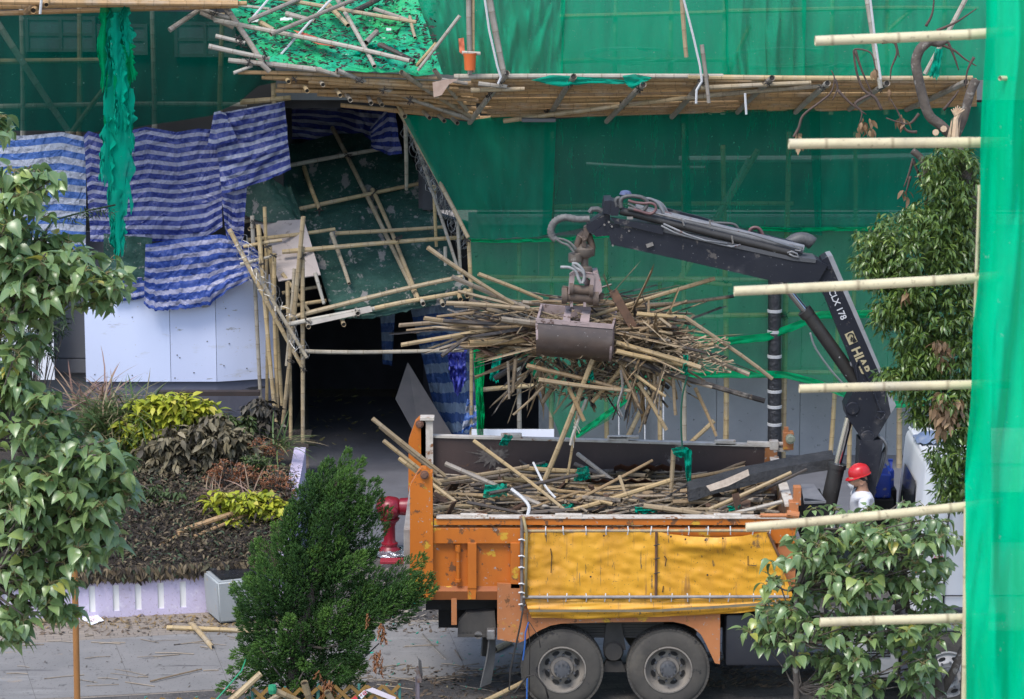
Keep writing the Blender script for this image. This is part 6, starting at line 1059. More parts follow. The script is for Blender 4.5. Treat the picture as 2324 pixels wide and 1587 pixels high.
# ---- ropes hanging on the grey wall
for x, y0, y1, lb in ((1463, 880, 1010, 'thin white rope hanging on the grey wall by the net triangle'), (1505, 880, 1012, 'thin white rope hanging on the grey wall nearer the wrapped pipe'), (1404, 900, 1010, 'thin pale cord hanging behind the sheaf')):
    m = MB(); m.tube([P(x, y, 12.7) for y in (y0, (y0 + y1) / 2, y1)], .012, 5); mk('rope', m, ROPE, label=lb, cat='rope')
# ================================================================== PLANTS
def frames(pos, d, n, size, wid=None):
    d = d / np.linalg.norm(d, axis=1, keepdims=True); y = np.cross(n, d); y /= np.linalg.norm(y, axis=1, keepdims=True) + 1e-9; z = np.cross(d, y)
    M = np.zeros((len(pos), 4, 4)); w_ = size if wid is None else wid
    M[:, :3, 0] = d * size[:, None]; M[:, :3, 1] = y * w_[:, None]; M[:, :3, 2] = z * size[:, None]; M[:, :3, 3] = pos; M[:, 3, 3] = 1; return M
def leaf_t(rows, fold=.25, droop=.3):     # rows: (x, half width)
    v = []; f = []
    for i, (x, w_) in enumerate(rows):
        zc_ = -droop * x * x; v += [(x, -w_, zc_ + fold * w_), (x, 0, zc_), (x, w_, zc_ + fold * w_)]
    for i in range(len(rows) - 1):
        a = 3 * i; b = a + 3; f += [(a, a + 1, b + 1, b), (a + 1, a + 2, b + 2, b + 1)]
    return np.array(v), f
BROAD = leaf_t([(0, .04), (.05, .24), (.12, .33), (.17, .31), (.25, .385), (.30, .36), (.38, .385), (.44, .345), (.53, .325), (.58, .28), (.67, .25), (.72, .20), (.82, .14), (.87, .10), (1, .005)], .28, .35)
BROAD2 = leaf_t([(0, .04), (.05, .20), (.12, .29), (.17, .28), (.25, .34), (.30, .31), (.38, .33), (.44, .30), (.53, .27), (.58, .23), (.67, .20), (.72, .16), (.82, .11), (.87, .08), (1, .005)], .55, .75)
LANCE = leaf_t([(0, .02), (.25, .11), (.6, .12), (1, .005)], .4, .45)
SMALL = leaf_t([(0, .05), (.4, .26), (1, .01)], .3, .2)
BLADE = leaf_t([(0, .02), (.3, .022), (.6, .018), (.85, .012), (1, .002)], .3, .9)
def plume_t():
    v = []; f = []; r_ = random.Random(2)
    for i in range(9):
        t = i / 9; x = t * .78; an = i * 2.4; ln = (.40 - .16 * t); ox = math.cos(.6) * ln; rr = math.sin(.6) * ln
        cy, cz = math.cos(an), math.sin(an); w_ = .05
        b = len(v); v += [(x, -cz * w_, cy * w_), (x, cz * w_, -cy * w_), (x + ox * .6, cy * rr * .6 + cz * w_ * 1.3, cz * rr * .6 - cy * w_ * 1.3), (x + ox, cy * rr, cz * rr), (x + ox * .6, cy * rr * .6 - cz * w_ * 1.3, cz * rr * .6 + cy * w_ * 1.3)]; f.append((b, b + 1, b + 2, b + 3, b + 4))
    return np.array(v), f
PLUME = plume_t()
def unit(a): return a / (np.linalg.norm(a, axis=1, keepdims=True) + 1e-9)
def in_lobes(lobes, n, Y, dy):                       # random points inside ellipsoids given by their outline; depth spread dy
    ar = np.array([l[2] * l[3] for l in lobes], float); ar /= ar.sum(); o = []
    for k in rng.choice(len(lobes), n, p=ar):
        l = lobes[k]
        while True:
            q = rng.uniform(-1, 1, 3)
            if q @ q < 1: break
        yy = Y + (l[4] if len(l) > 4 else 0) + q[1] * dy * min(1, (l[2] + l[3]) / 150)
        p = P(l[0] + q[0] * l[2], l[1] + q[2] * l[3], yy); o.append((p.x, p.y, p.z))
    return np.array(o)
def rosettes(mb, stems, cen, per, size, tmpl, spread=.55, down=.30, jit=.35, tonefn=None, petiole=.5, wfac=1.0):
    pos, dr, nr, sz, tn = [], [], [], [], []
    for c in cen:
        k = rng.integers(per[0], per[1] + 1); a0 = rng.uniform(0, 6.28); base = c + np.array([0, 0, -.06])
        tb = rng.uniform(0, 1)
        for i in range(k):
            a = a0 + i * 2.4 + rng.normal(0, .3); el = -down + rng.normal(0, jit)
            if i < 2: el += .5
            d = np.array([math.cos(a) * math.cos(el), math.sin(a) * math.cos(el), math.sin(el)])
            s_ = size * rng.uniform(.5, 1.2); pl = s_ * petiole * rng.uniform(.6, 1.2)
            pd = np.array([math.cos(a), math.sin(a), .35 + rng.normal(0, .2)]); q = base + pd / np.linalg.norm(pd) * pl + np.array([0, 0, rng.uniform(-.5, .5) * size * spread])
            pos.append(q); dr.append(d); n_ = np.array([-math.sin(el) * math.cos(a), -math.sin(el) * math.sin(a), math.cos(el)]) + rng.normal(0, .35, 3); nr.append(n_); sz.append(s_)
            tn.append(np.clip(tb * .45 + rng.uniform(0, .55) + (.12 if i < 2 else 0), 0, 1))
            if stems is not None and pl > .03: stems.tube([base + (q - base) * .05, base + (q - base) * .5 + np.array([0, 0, .01]), q], .004, 4, cap=False)
    pos, dr, nr, sz, tn = map(np.array, (pos, dr, nr, sz, tn))
    M_ = frames(pos, dr, nr, sz, sz * wfac)
    if tmpl is BROAD:
        q = rng.uniform(0, 1, len(pos)) < .3; mb.inst(BROAD2[0], BROAD2[1], M_[q], tn[q], True); mb.inst(BROAD[0], BROAD[1], M_[~q], tn[~q], True)
    else: mb.inst(tmpl[0], tmpl[1], M_, tn)
    return pos
GREEN1 = leaf_mat('broad_leaf', [(0, (.10, .18, .07)), (.45, (.175, .275, .105)), (.8, (.26, .37, .13)), (.95, (.36, .44, .11)), (1, (.50, .43, .08))], .3, .3, .8, None, True)
STEMG = mat('leaf_stalk', (.20, .17, .06), (.12, .10, .05), 9, .7)
BARK = mat('bark', (.13, .105, .085), (.07, .058, .05), 7, .9, .8, 25, dirt=((9, (.25, .23, .2), .62, .7),), bdist=.02)
def branchwork(mb, trunk, tips, r0, n=1):
    tk = [Vector(p) for p in trunk]; k = len(tk); mb.tube(tk, [r0 * (1 - .55 * i / (k - 1)) for i in range(k)], 9)
    for t in tips:
        t = Vector(t); j = min(range(k), key=lambda i: (tk[i] - t).length + (0 if tk[i].z < t.z else .8)); a = tk[j]
        mid = a.lerp(t, .5) + Vector((U(-.12, .12), U(-.1, .1), -.10)); mb.tube([a, a.lerp(mid, .6) + Vector((0, 0, -.03)), mid, t], [r0 * .32, r0 * .25, r0 * .2, .008], 6)
def broadtree(name_label, trunkpx, Y, lobes, ncl, size, r0, extra=None, dy=.7):
    base = P(*trunkpx[0], Y); rt = root('broadleaf_tree', (base.x, base.y, 0), name_label, 'tree')
    cen = in_lobes(lobes, ncl, Y, dy); m = MB(); st = MB(); rosettes(m, st, cen, (6, 10), size, BROAD, down=.38)
    mk('crown', m, GREEN1, rt, smooth=True); mk('leaf_stalk', st, STEMG, rt)
    b = MB(); tk = [Vector((base.x, base.y, 0))] + [P(x, y, Y) for x, y in trunkpx[1:]]; branchwork(b, tk, [cen[i] for i in range(0, len(cen), 4)], r0); mk('trunk', b, BARK, rt, smooth=True); return rt
random.seed(4)
broadtree('big broad leaved tree with drooping green leaves by the lilac planter', [(-60, 1600), (-50, 1300), (-20, 1000), (0, 700), (10, 450)], -11.0,
  [(55, 420, 70, 55), (40, 385, 60, 28), (80, 400, 50, 30), (30, 500, 90, 80), (120, 560, 110, 55), (190, 610, 95, 45), (60, 620, 120, 90), (150, 660, 110, 55), (230, 640, 50, 40), (40, 720, 70, 60), (-10, 280, 28, 45), (10, 830, 25, 20), (60, 880, 80, 35), (70, 960, 110, 70), (150, 1010, 110, 60), (220, 1060, 80, 45), (80, 1090, 130, 80), (190, 1130, 110, 60), (120, 1200, 130, 70), (220, 1220, 50, 50), (60, 1290, 90, 60), (130, 1340, 60, 50), (20, 1400, 50, 60), (190, 1260, 60, 40), (100, 1140, 140, 120), (90, 600, 130, 90), (30, 800, 50, 70), (20, 880, 50, 50), (200, 1040, 90, 60), (240, 1090, 60, 50), (30, 1390, 50, 50), (130, 1370, 50, 35)], 700, .142, .05)
broadtree('broad leaved young tree in front of the truck cab by the near bamboo poles', [(1810, 1700), (1808, 1560), (1800, 1450), (1810, 1330), (1860, 1200)], -4.0,
  [(1880, 1150, 55, 20), (2050, 1150, 90, 25), (1990, 1190, 140, 28), (2110, 1200, 60, 60), (1960, 1230, 130, 55), (1850, 1215, 60, 40), (1795, 1300, 85, 40), (1900, 1320, 90, 50), (2000, 1330, 80, 55), (1750, 1370, 60, 40), (1840, 1390, 80, 45), (1960, 1400, 100, 40), (2110, 1320, 50, 45), (1740, 1440, 50, 35), (1850, 1460, 100, 35), (1950, 1480, 60, 40), (2070, 1440, 60, 40), (1920, 1550, 90, 35), (2040, 1540, 60, 40), (2120, 1590, 50, 30), (2100, 1250, 60, 50), (1860, 1280, 80, 40), (2010, 1230, 120, 35), (2080, 1300, 80, 60), (2120, 1400, 60, 60), (2000, 1420, 90, 50), (1960, 1300, 90, 40), (2040, 1500, 90, 40), (1790, 1420, 70, 50), (2100, 1520, 60, 50)], 330, .145, .045)
m = MB(); m.tube([P(2150, 1700, -3.6), P(2130, 1560, -3.6), P(2095, 1440, -3.6), P(2070, 1390, -3.6)], [.085, .08, .07, .05], 10); m.tube([P(2135, 1570, -3.6), P(2165, 1520, -3.6), P(2185, 1470, -3.6)], [.06, .05, .04], 8); m.tube([P(2060, 1390, -3.7), P(2045, 1230, -3.7)], [.03, .025], 8)
mk('tree_trunk', m, BARK, label='mottled grey forked trunk standing before the front wheel of the truck', cat='tree', smooth=True)
# narrow leaved tree in front of the nets at the near bamboo poles
base = P(2205, 1600, -1.6); FT = root('narrow_leaf_tree', (base.x, base.y, 0), 'dense dark tree with drooping narrow leaves and broken limbs beside the crane', 'tree')
lob = [(2155, 345, 45, 45), (2150, 430, 60, 60), (2130, 480, 70, 40), (2080, 510, 100, 50), (1990, 540, 55, 35), (1975, 580, 45, 40), (2070, 570, 110, 50), (2150, 560, 60, 70), (2010, 625, 45, 30), (2120, 650, 90, 55), (2040, 690, 70, 40), (2110, 720, 100, 50), (2080, 765, 70, 35), (2150, 800, 60, 60), (2060, 850, 70, 35), (2130, 890, 80, 45), (2100, 930, 50, 30), (2165, 960, 40, 60), (2150, 1030, 45, 50), (2160, 1100, 40, 45), (2020, 715, 50, 35), (2045, 845, 50, 30), (2090, 800, 60, 55), (2170, 1075, 40, 50), (2000, 600, 55, 40), (2060, 640, 60, 50), (2130, 390, 50, 50)] + [(2192, y, 30, 50) for y in range(380, 1130, 80)]
cen = in_lobes(lob, 2150, -1.6, .75); m = MB(); rosettes(m, None, cen, (8, 12), .10, LANCE, 1.1, .42, .4, None, .45, 1.3)
GREEN2 = leaf_mat('narrow_leaf', [(0, (.05, .095, .024)), (.5, (.095, .16, .034)), (.8, (.15, .225, .046)), (.94, (.19, .27, .05)), (1, (.30, .34, .07))], .3, .2, .6)
mk('crown', m, GREEN2, FT, smooth=True)
cen = in_lobes([(2145, 905, 28, 22), (2150, 940, 30, 25), (2125, 765, 14, 14), (2140, 790, 16, 20), (2060, 655, 6, 16)], 34, -2.0, .2); m = MB(); rosettes(m, None, cen, (5, 8), .13, LANCE, 1, 1.1, .3, None, .4, 1.8); mk('dead_leaves', m, leaf_mat('dead_leaf', [(0, (.16, .09, .05)), (.6, (.30, .19, .10)), (1, (.42, .30, .17))], .6, .2), FT, smooth=True)
m = MB(); tk = [Vector((base.x, base.y, 0)), P(2222, 1200, -1.4), P(2222, 800, -1.4), P(2205, 450, -1.5), P(2165, 320, -1.6)]; m.tube(tk, [.16, .15, .13, .11, .08], 10)
branchwork(m, tk, [P(x, y, -1.6) for x, y in ((2000, 550), (2050, 700), (2080, 860), (2070, 500), (2120, 450))], .1)
m.tube(smooth([P(x, y, -1.5) for x, y in ((2160, 310), (2135, 285), (2108, 262), (2092, 215), (2082, 170), (2078, 140), (2088, 112), (2110, 92))]), [.06] * 36, 9); m.tube(smooth([P(x, y, -1.5) for x, y in ((2165, 315), (2185, 270), (2200, 215), (2215, 180))]), [.055] * 16, 9)
m.tube(smooth([P(x, y, -1.5) for x, y in ((2110, 92), (2130, 100), (2150, 92))]), [.05, .05, .05, .045, .04, .04, .035, .03, .03, .03, .03], 8); m.tube(smooth([P(x, y, -1.5) for x, y in ((2070, 342), (2090, 360), (2100, 385), (2110, 410), (2150, 425))]), [.04] * 21, 8)
mk('trunk', m, BARK, FT, smooth=True)
m = MB(); 
for k in range(9): a = P(2160 + U(-14, 12), 320 + U(-6, 8), -1.6 + U(-.05, .05)); m.add([a + Vector((-.02, 0, 0)), a + Vector((.02, 0, 0)), a + Vector((U(-.02, .05), -.02, U(.1, .3)))], [(0, 1, 2)])
m.tube([P(2165, 318, -1.62), P(2168, 270, -1.62), P(2180, 246, -1.62)], [.045, .03, .025], 6)
for k in range(7): m.tube([P(2168, 262, -1.63), P(2158 + k * 5, 240 + abs(k - 3) * 3, -1.65)], [.02, .006], 4)
for x, y in ((2122, 300), (2140, 292)): m.lathe(P(x, y, -1.66), [(.04, -.03), (.034, .0), (.01, .025)], 7, 'Y')
mk('torn_wood', m, mat('fresh_wood', (.62, .48, .32), (.5, .34, .22), 14, .8), FT)
random.seed(9); TWG = mat('twig', (.10, .065, .05), (.06, .045, .04), 9, .8)
for px in ([(1800, 312), (1812, 290), (1822, 262), (1860, 232), (1885, 210), (1893, 180), (1886, 160)], [(1893, 180), (1900, 200), (1888, 228)], [(2000, 250), (1985, 222), (1960, 205), (1945, 170), (1938, 130), (1940, 112), (1975, 120), (1985, 150), (1990, 175)], [(1940, 115), (1955, 160), (1980, 218)], [(2030, 95), (2035, 120), (2022, 155), (2020, 180)], [(2000, 97), (2030, 98), (2040, 130)], [(2085, 258), (2065, 280), (2040, 278), (2010, 268)], [(2112, 95), (2160, 112), (2190, 135), (2215, 150)], [(2150, 95), (2165, 130), (2175, 160)], [(2100, 60), (2115, 30), (2120, -20)], [(2125, 70), (2170, 50), (2215, 20)], [(2210, 130), (2195, 160), (2190, 200)], [(2090, 235), (2110, 262), (2140, 285)], [(2140, 250), (2165, 220), (2175, 205)], [(2080, 300), (2055, 295), (2040, 260), (2020, 225)], [(2072, 360), (2060, 400), (2050, 425)], [(2072, 365), (2090, 410), (2100, 430)], [(2065, 400), (2055, 440)], [(2110, 410), (2095, 400), (2075, 402)], [(1975, 215), (1940, 235), (1955, 255), (1950, 280)], [(1900, 205), (1930, 235), (1965, 260)]):
    m = MB(); q = smooth([P(x, y, -1.4) for x, y in px], 4); m.tube(q, [.02 - .014 * i / (len(q) - 1) for i in range(len(q))], 5); mk('bare_twig', m, TWG, FT, smooth=True)
cen = np.array([P(x, y, -1.4) for x, y in ((1812, 300), (1815, 312), (1955, 262), (1960, 275), (1948, 285), (1970, 268), (1975, 280), (2042, 270), (2046, 255), (2055, 430), (2102, 440), (1985, 150), (2020, 200))]); m = MB(); rosettes(m, None, cen, (4, 6), .11, LANCE, .8, 1.3, .2, None, .3, 2.0); mk('withered_leaves', m, bpy.data.materials['dead_leaf'], FT, smooth=True)
# conifer
lobj = [(782, 1060, 10, 22), (768, 1100, 26, 30), (725, 1085, 14, 20), (720, 1120, 30, 25), (700, 1170, 40, 35), (755, 1180, 60, 45), (808, 1105, 16, 20), (855, 1115, 14, 14), (830, 1140, 24, 18), (825, 1190, 40, 35), (780, 1250, 70, 40), (690, 1235, 50, 40), (640, 1290, 55, 40), (868, 1205, 14, 14), (840, 1225, 20, 20), (830, 1290, 25, 25), (588, 1215, 8, 22), (580, 1260, 14, 25), (570, 1320, 36, 60), (600, 1370, 45, 40), (720, 1330, 100, 45), (820, 1340, 70, 40), (870, 1345, 32, 20), (905, 1318, 24, 14), (935, 1295, 14, 10), (640, 1400, 90, 40), (740, 1420, 110, 45), (830, 1400, 60, 50), (590, 1460, 55, 40), (660, 1490, 60, 40), (570, 1490, 38, 30), (780, 1480, 80, 38), (850, 1450, 40, 40), (720, 1530, 70, 32), (660, 1545, 45, 28), (800, 1520, 50, 25)]
b0 = P(655, 1750, -1.7); JT = root('conifer', (b0.x, b0.y, 0), 'bushy dark green conifer with feathery upright plumes beside the tail of the truck', 'tree')
cs, ds, ss, ts = [], [], [], []; axx = P(690, 1400, -1.7)
def plume_body(b, o, L, R0_, tt):
    o = o / np.linalg.norm(o); k = int(40 + L * R0_ * 3000)
    for q in range(k):
        t = rng.uniform(0, 1) ** .8; rad = R0_ * math.sin(math.pi * min(1, .16 + t * .84)) ** .7 * rng.uniform(.72, 1.05); w = rng.normal(0, 1, 3); w -= o * (w @ o); w /= np.linalg.norm(w)
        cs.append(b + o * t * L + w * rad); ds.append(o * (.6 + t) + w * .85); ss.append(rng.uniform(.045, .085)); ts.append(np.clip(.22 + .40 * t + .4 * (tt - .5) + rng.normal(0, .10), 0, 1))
tips = [(789, 1023, 140), (748, 1044, 110), (793, 1066, 120), (821, 1090, 120), (858, 1090, 120), (838, 1130, 100), (705, 1072, 110), (683, 1108, 110), (660, 1150, 100), (855, 1225, 100), (625, 1190, 110), (586, 1226, 150), (572, 1270, 120), (803, 1200, 110), (770, 1150, 110), (730, 1150, 110), (828, 1255, 100), (825, 1308, 110), (671, 1226, 110), (720, 1240, 110), (765, 1255, 110), (640, 1275, 110), (960, 1265, 110), (978, 1308, 120), (930, 1300, 110), (905, 1335, 110), (870, 1350, 110), (835, 1370, 100), (529, 1328, 100), (545, 1360, 90), (600, 1330, 110), (690, 1320, 110), (746, 1362, 110), (787, 1368, 110), (640, 1370, 110), (590, 1400, 90), (842, 1425, 90), (800, 1430, 100), (740, 1440, 100), (690, 1420, 100), (640, 1440, 90), (525, 1486, 90), (545, 1446, 80), (580, 1470, 90), (625, 1500, 90), (830, 1480, 80), (822, 1520, 80), (780, 1510, 90), (735, 1520, 90), (690, 1510, 80), (632, 1562, 80), (670, 1560, 80), (760, 1560, 70), (575, 1520, 80), (710, 1180, 100), (745, 1300, 100), (560, 1310, 80), (885, 1310, 80)]
for x, y, lp in tips:
    for rep in range(3):
        Yt = -1.7 + rng.uniform(-.5, .45) * (.5 if y < 1120 else 1); tp = np.array(P(x + rng.normal(0, 7) * rep, y + rep * rng.uniform(8, 40), Yt)); L = lp / 186 * rng.uniform(.8, 1.1)
        up = .95 if y < 1300 else (.45 if y < 1450 else .05); hx = np.clip((tp[0] - axx.x) * .85, -.8, .8); o = np.array([hx + rng.normal(0, .12), (Yt + 1.7) * .8, up]); o /= np.linalg.norm(o)
        if x > 900: o = np.array([.75, -.1, .62]); 
        plume_body(tp - o * L, o, L, rng.uniform(.085, .14), rng.uniform(0, 1))
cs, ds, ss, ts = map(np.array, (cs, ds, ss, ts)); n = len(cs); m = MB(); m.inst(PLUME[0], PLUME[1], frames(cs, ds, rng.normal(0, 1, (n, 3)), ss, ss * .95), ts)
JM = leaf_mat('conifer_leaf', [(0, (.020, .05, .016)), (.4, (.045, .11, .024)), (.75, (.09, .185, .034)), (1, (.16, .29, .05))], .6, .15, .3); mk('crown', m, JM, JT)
cen2 = in_lobes([(865, 1430, 12, 22), (855, 1490, 14, 25), (740, 1560, 22, 30), (720, 1515, 8, 15), (835, 1400, 5, 14)], 60, -2.1, .2); k = len(cen2); m = MB(); sz = rng.uniform(.1, .2, k); m.inst(PLUME[0], PLUME[1], frames(cen2, np.array([[0, -.2, -1.]]) + rng.normal(0, .3, (k, 3)), rng.normal(0, 1, (k, 3)), sz, sz * .7), rng.uniform(0, 1, k)); mk('dead_foliage', m, leaf_mat('rust_foliage', [(0, (.16, .06, .02)), (1, (.28, .12, .05))], .8, .15), JT)
m = MB(); tk = [Vector((b0.x, b0.y, 0)), P(660, 1590, -1.7), P(680, 1450, -1.65), P(720, 1300, -1.7), P(750, 1180, -1.7), P(765, 1080, -1.7)]; m.tube(tk, [.11, .10, .08, .06, .04, .015], 9)
branchwork(m, tk, [P(x, y, -1.7 + U(-.3, .3)) for x, y in ((930, 1310), (850, 1400), (820, 1450), (570, 1330), (590, 1470), (840, 1200), (640, 1300), (780, 1500), (860, 1460), (600, 1400), (690, 1520))], .07); mk('trunk', m, BARK, JT, smooth=True)
# ---- planter plants
DEADM = leaf_mat('scorched_leaf', [(0, (.022, .018, .015)), (.35, (.055, .042, .030)), (.62, (.12, .09, .055)), (.80, (.22, .17, .10)), (.88, (.05, .075, .045)), (1, (.08, .13, .06))], .65, .12, .3)
n = 21000; x = rng.uniform(-9.5, E0.x - .02, n); v = rng.uniform(0, 1, n) ** .9; yf = A0.y + (x - A0.x) * d0.y / d0.x; y = yf + .06 + v * 4.3; z = np.array([soil_z(a, b) for a, b in zip(x, y)]) + rng.uniform(.0, .16, n)
z += .07 * np.array([nz(a * 2.2, b * 2.2) for a, b in zip(x, y)])
d = rng.normal(0, 1, (n, 3)); d[:, 2] = rng.normal(.15, .55, n); m = MB(); sz = rng.uniform(.045, .10, n); m.inst(LANCE[0], LANCE[1], frames(np.stack([x, y, z], 1), d, np.array([[0, 0, 1.]]) + rng.normal(0, .4, (n, 3)), sz, sz * 1.5), rng.uniform(0, 1, n))
n = 3000; x = rng.uniform(-9.5, E0.x - .02, n); yf = A0.y + (x - A0.x) * d0.y / d0.x; hang = rng.uniform(0, 1, n) ** 2 * (.03 + .14 * np.array([max(0, nz(a * 1.6, 7)) for a in x]))
pos = np.stack([x, yf - .02 - rng.uniform(0, .05, n), .68 - hang + rng.uniform(-.03, .08, n)], 1); d = np.stack([rng.normal(0, .35, n), rng.normal(-.35, .2, n), rng.normal(-.8, .3, n)], 1); sz = rng.uniform(.08, .17, n); m.inst(LANCE[0], LANCE[1], frames(pos, d, np.array([[0, -1., .3]]) + rng.normal(0, .4, (n, 3)), sz, sz * 1.4), rng.uniform(0, .9, n))
mk('ground_cover', m, DEADM, label='scorched brown ground cover spilling over the lilac planter wall', cat='ground cover', kind='stuff', smooth=True)
def shrub(nm, label, lobes, Y, ncl, per, size, mt, tmpl=LANCE, wf=1.6, dn=.3, dy=.35, group=None, stemc=BARK):
    lo = max(l[1] + l[3] for l in lobes); xm = sum(l[0] for l in lobes) / len(lobes); b = P(xm, lo, Y); b.z = soil_z(b.x, b.y) if b.x < E0.x else 0
    rt = root(nm, b, label, 'shrub', group); cen = in_lobes(lobes, ncl, Y, dy); m = MB(); rosettes(m, None, cen, per, size, tmpl, .6, dn, .45, None, .35, wf); mk('foliage', m, mt, rt, smooth=True)
    m = MB()
    for i in range(0, len(cen), 3): m.tube([b + Vector((U(-.1, .1), U(-.05, .05), -.02)), Vector(cen[i]).lerp(b, .5) + Vector((U(-.05, .05), 0, 0)), Vector(cen[i])], [.014, .01, .006], 5)
    mk('stem', m, BARK, rt, smooth=True); return rt
YEL = leaf_mat('yellow_leaf', [(0, (.16, .20, .03)), (.4, (.34, .40, .04)), (.75, (.50, .50, .05)), (1, (.60, .50, .12))], .4, .25, .4)
CRO = leaf_mat('khaki_leaf', [(0, (.04, .034, .026)), (.4, (.11, .092, .055)), (.75, (.20, .17, .10)), (1, (.30, .25, .16))], .55, .12, .4)
RST = leaf_mat('russet_leaf', [(0, (.18, .07, .035)), (.5, (.33, .14, .07)), (.85, (.40, .22, .12)), (1, (.13, .18, .06))], .6, .2, .3)
GRS = leaf_mat('grass_blade', [(0, (.05, .09, .03)), (.5, (.10, .17, .05)), (.8, (.22, .22, .10)), (1, (.32, .22, .15))], .5, .2, .4)
shrub('yellow_shrub', 'yellow green leafy shrub in front of the grey plinth wall', [(360, 920, 65, 30), (405, 930, 75, 38), (315, 975, 55, 38), (455, 932, 40, 26)], 9.0, 150, (7, 10), .16, YEL, LANCE, 2.2, .1)
shrub('yellow_shrub', 'yellow leafy shrub growing nearer the conifer above the fallen bamboo', [(515, 1135, 42, 25), (570, 1140, 60, 30), (620, 1150, 36, 28), (560, 1175, 70, 28)], 6.3, 95, (7, 10), .15, YEL, LANCE, 2.2, .1)
m = MB(); cen = in_lobes([(560, 1190, 70, 22), (600, 1200, 40, 20)], 46, 6.35, .3); rosettes(m, None, cen, (6, 9), .13, LANCE, .6, .9, .4, None, .35, 2.0); mk('withered_shrub', m, DEADM, label='withered brown undergrowth beneath the nearer yellow shrub', cat='shrub', smooth=True)
shrub('scorched_shrub', 'khaki scorched shrub mounded in front of the yellow green one', [(365, 1020, 60, 50), (430, 985, 65, 40), (470, 1005, 65, 55), (400, 1060, 65, 40)], 8.6, 210, (8, 12), .155, CRO, LANCE, 1.9, .5)
shrub('scorched_shrub', 'khaki scorched shrub at the middle of the bed next to the russet bush', [(500, 965, 50, 40), (530, 1000, 40, 45), (430, 1085, 55, 30)], 8.7, 120, (8, 12), .155, CRO, LANCE, 1.9, .5)
shrub('scorched_shrub', 'tall dark scorched shrub standing at the foot of the bamboo posts', [(580, 925, 30, 32), (590, 970, 48, 35), (600, 940, 25, 38)], 10.0, 90, (8, 12), .15, leaf_mat('dark_scorched', [(0, (.03, .028, .025)), (.6, (.07, .06, .045)), (1, (.16, .14, .1))], .55, .1), LANCE, 1.8, .5)
shrub('russet_shrub', 'russet dried shrub of tiny leaves behind the yellow shrub', [(520, 1060, 50, 25), (560, 1075, 45, 25), (490, 1080, 30, 20)], 7.6, 170, (10, 15), .045, RST, SMALL, 1.0, -.2, .4)
shrub('russet_shrub', 'russet and green dried shrub against the lilac side wall', [(620, 1080, 35, 30), (645, 1105, 34, 32), (610, 1120, 40, 25), (655, 1150, 30, 40), (640, 1190, 30, 30)], 7.2, 230, (10, 15), .045, RST, SMALL, 1.0, -.2, .4)
shrub('russet_shrub', 'sparse russet shrub in front of the dark scorched one', [(600, 1010, 40, 28), (630, 1020, 20, 25), (570, 1020, 30, 20)], 9.2, 90, (9, 13), .045, RST, SMALL, 1.0, -.2, .4)
shrub('needle_shrub', 'dark fine leaved bush hugging the plain white board', [(60, 740, 60, 30), (120, 730, 50, 25), (40, 800, 60, 40), (90, 780, 45, 35), (20, 760, 40, 50)], 11.6, 130, (9, 13), .13, leaf_mat('needle_leaf', [(0, (.012, .03, .012)), (.7, (.03, .06, .022)), (1, (.06, .10, .03))], .5, .1), LANCE, .9, .1, .5)
m = MB(); cen = np.array([P(150 + i * 16, 478 - i * 1.5 + (12 - 6 * i if i < 2 else 0), -6.0) for i in range(7)]); rosettes(m, None, cen, (12, 16), .10, LANCE, .8, -.1, .5, None, .2, .6); m.tube([P(120, 500, -6), P(200, 478, -6), P(262, 465, -6)], .01, 5); m.tube([P(120, 500, -6), P(40, 620, -6.5), P(-60, 800, -7)], [.01, .02, .03], 6); mk('needle_branch', m, bpy.data.materials['needle_leaf'], label='dark needle leaved branch reaching across the striped tarp', cat='branch', smooth=True)
OLV = leaf_mat('olive_leaf', [(0, (.03, .05, .02)), (.5, (.07, .11, .035)), (.85, (.12, .16, .05)), (1, (.2, .17, .08))], .5, .15, .4)
shrub('olive_shrub', 'olive green low shrub between the two khaki scorched shrubs and the plinth', [(480, 950, 50, 22), (540, 960, 40, 25)], 9.8, 80, (8, 12), .11, OLV, LANCE, 1.6, .2)
shrub('olive_shrub', 'olive green low shrub beside the russet shrub at the lilac side wall', [(580, 1040, 35, 22), (600, 1065, 30, 20)], 8.0, 70, (10, 14), .06, OLV, SMALL, 1.0, .0)
shrub('olive_shrub', 'dark olive low plants in the middle of the scorched ground cover', [(400, 1125, 70, 18), (330, 1110, 50, 18), (450, 1150, 40, 15)], 7.0, 70, (8, 12), .10, OLV, LANCE, 1.5, .4)
def grass(nm, label, lobes, Y, n, size, mt, dy=.4, dn=0):
    cen = in_lobes(lobes, n, Y, dy); d = rng.normal(0, .55, (n, 3)); d[:, 2] = rng.uniform(.4, 1.1, n) - dn; sz = rng.uniform(.5, 1.2, n) * size; m = MB(); m.inst(BLADE[0], BLADE[1], frames(cen - np.array([[0, 0, size * .4]]), d, np.array([[0, 0, 1.]]) + rng.normal(0, .3, (n, 3)), sz, sz), rng.uniform(0, 1, n)); mk(nm, m, mt, label=label, cat='grass', smooth=True)
grass('grass_clump', 'green grassy clump with arching blades beside the khaki shrub', [(330, 920, 60, 25), (260, 920, 60, 30), (270, 985, 70, 45), (230, 960, 50, 40)], 9.3, 1300, .55, GRS, .6)
grass('grass_clump', 'dried pinkish grass tuft standing up before the white hoarding', [(235, 880, 16, 20), (215, 915, 30, 20), (180, 890, 18, 14)], 10.2, 190, .6, leaf_mat('dry_blade', [(0, (.16, .09, .07)), (.6, (.30, .22, .14)), (1, (.36, .22, .2))], .7, .2))
grass('grass_clump', 'straw coloured dry grass between the russet and yellow shrubs', [(500, 1115, 40, 14), (560, 1105, 30, 12), (480, 1130, 25, 12)], 7.0, 260, .38, bpy.data.materials['dry_blade'])
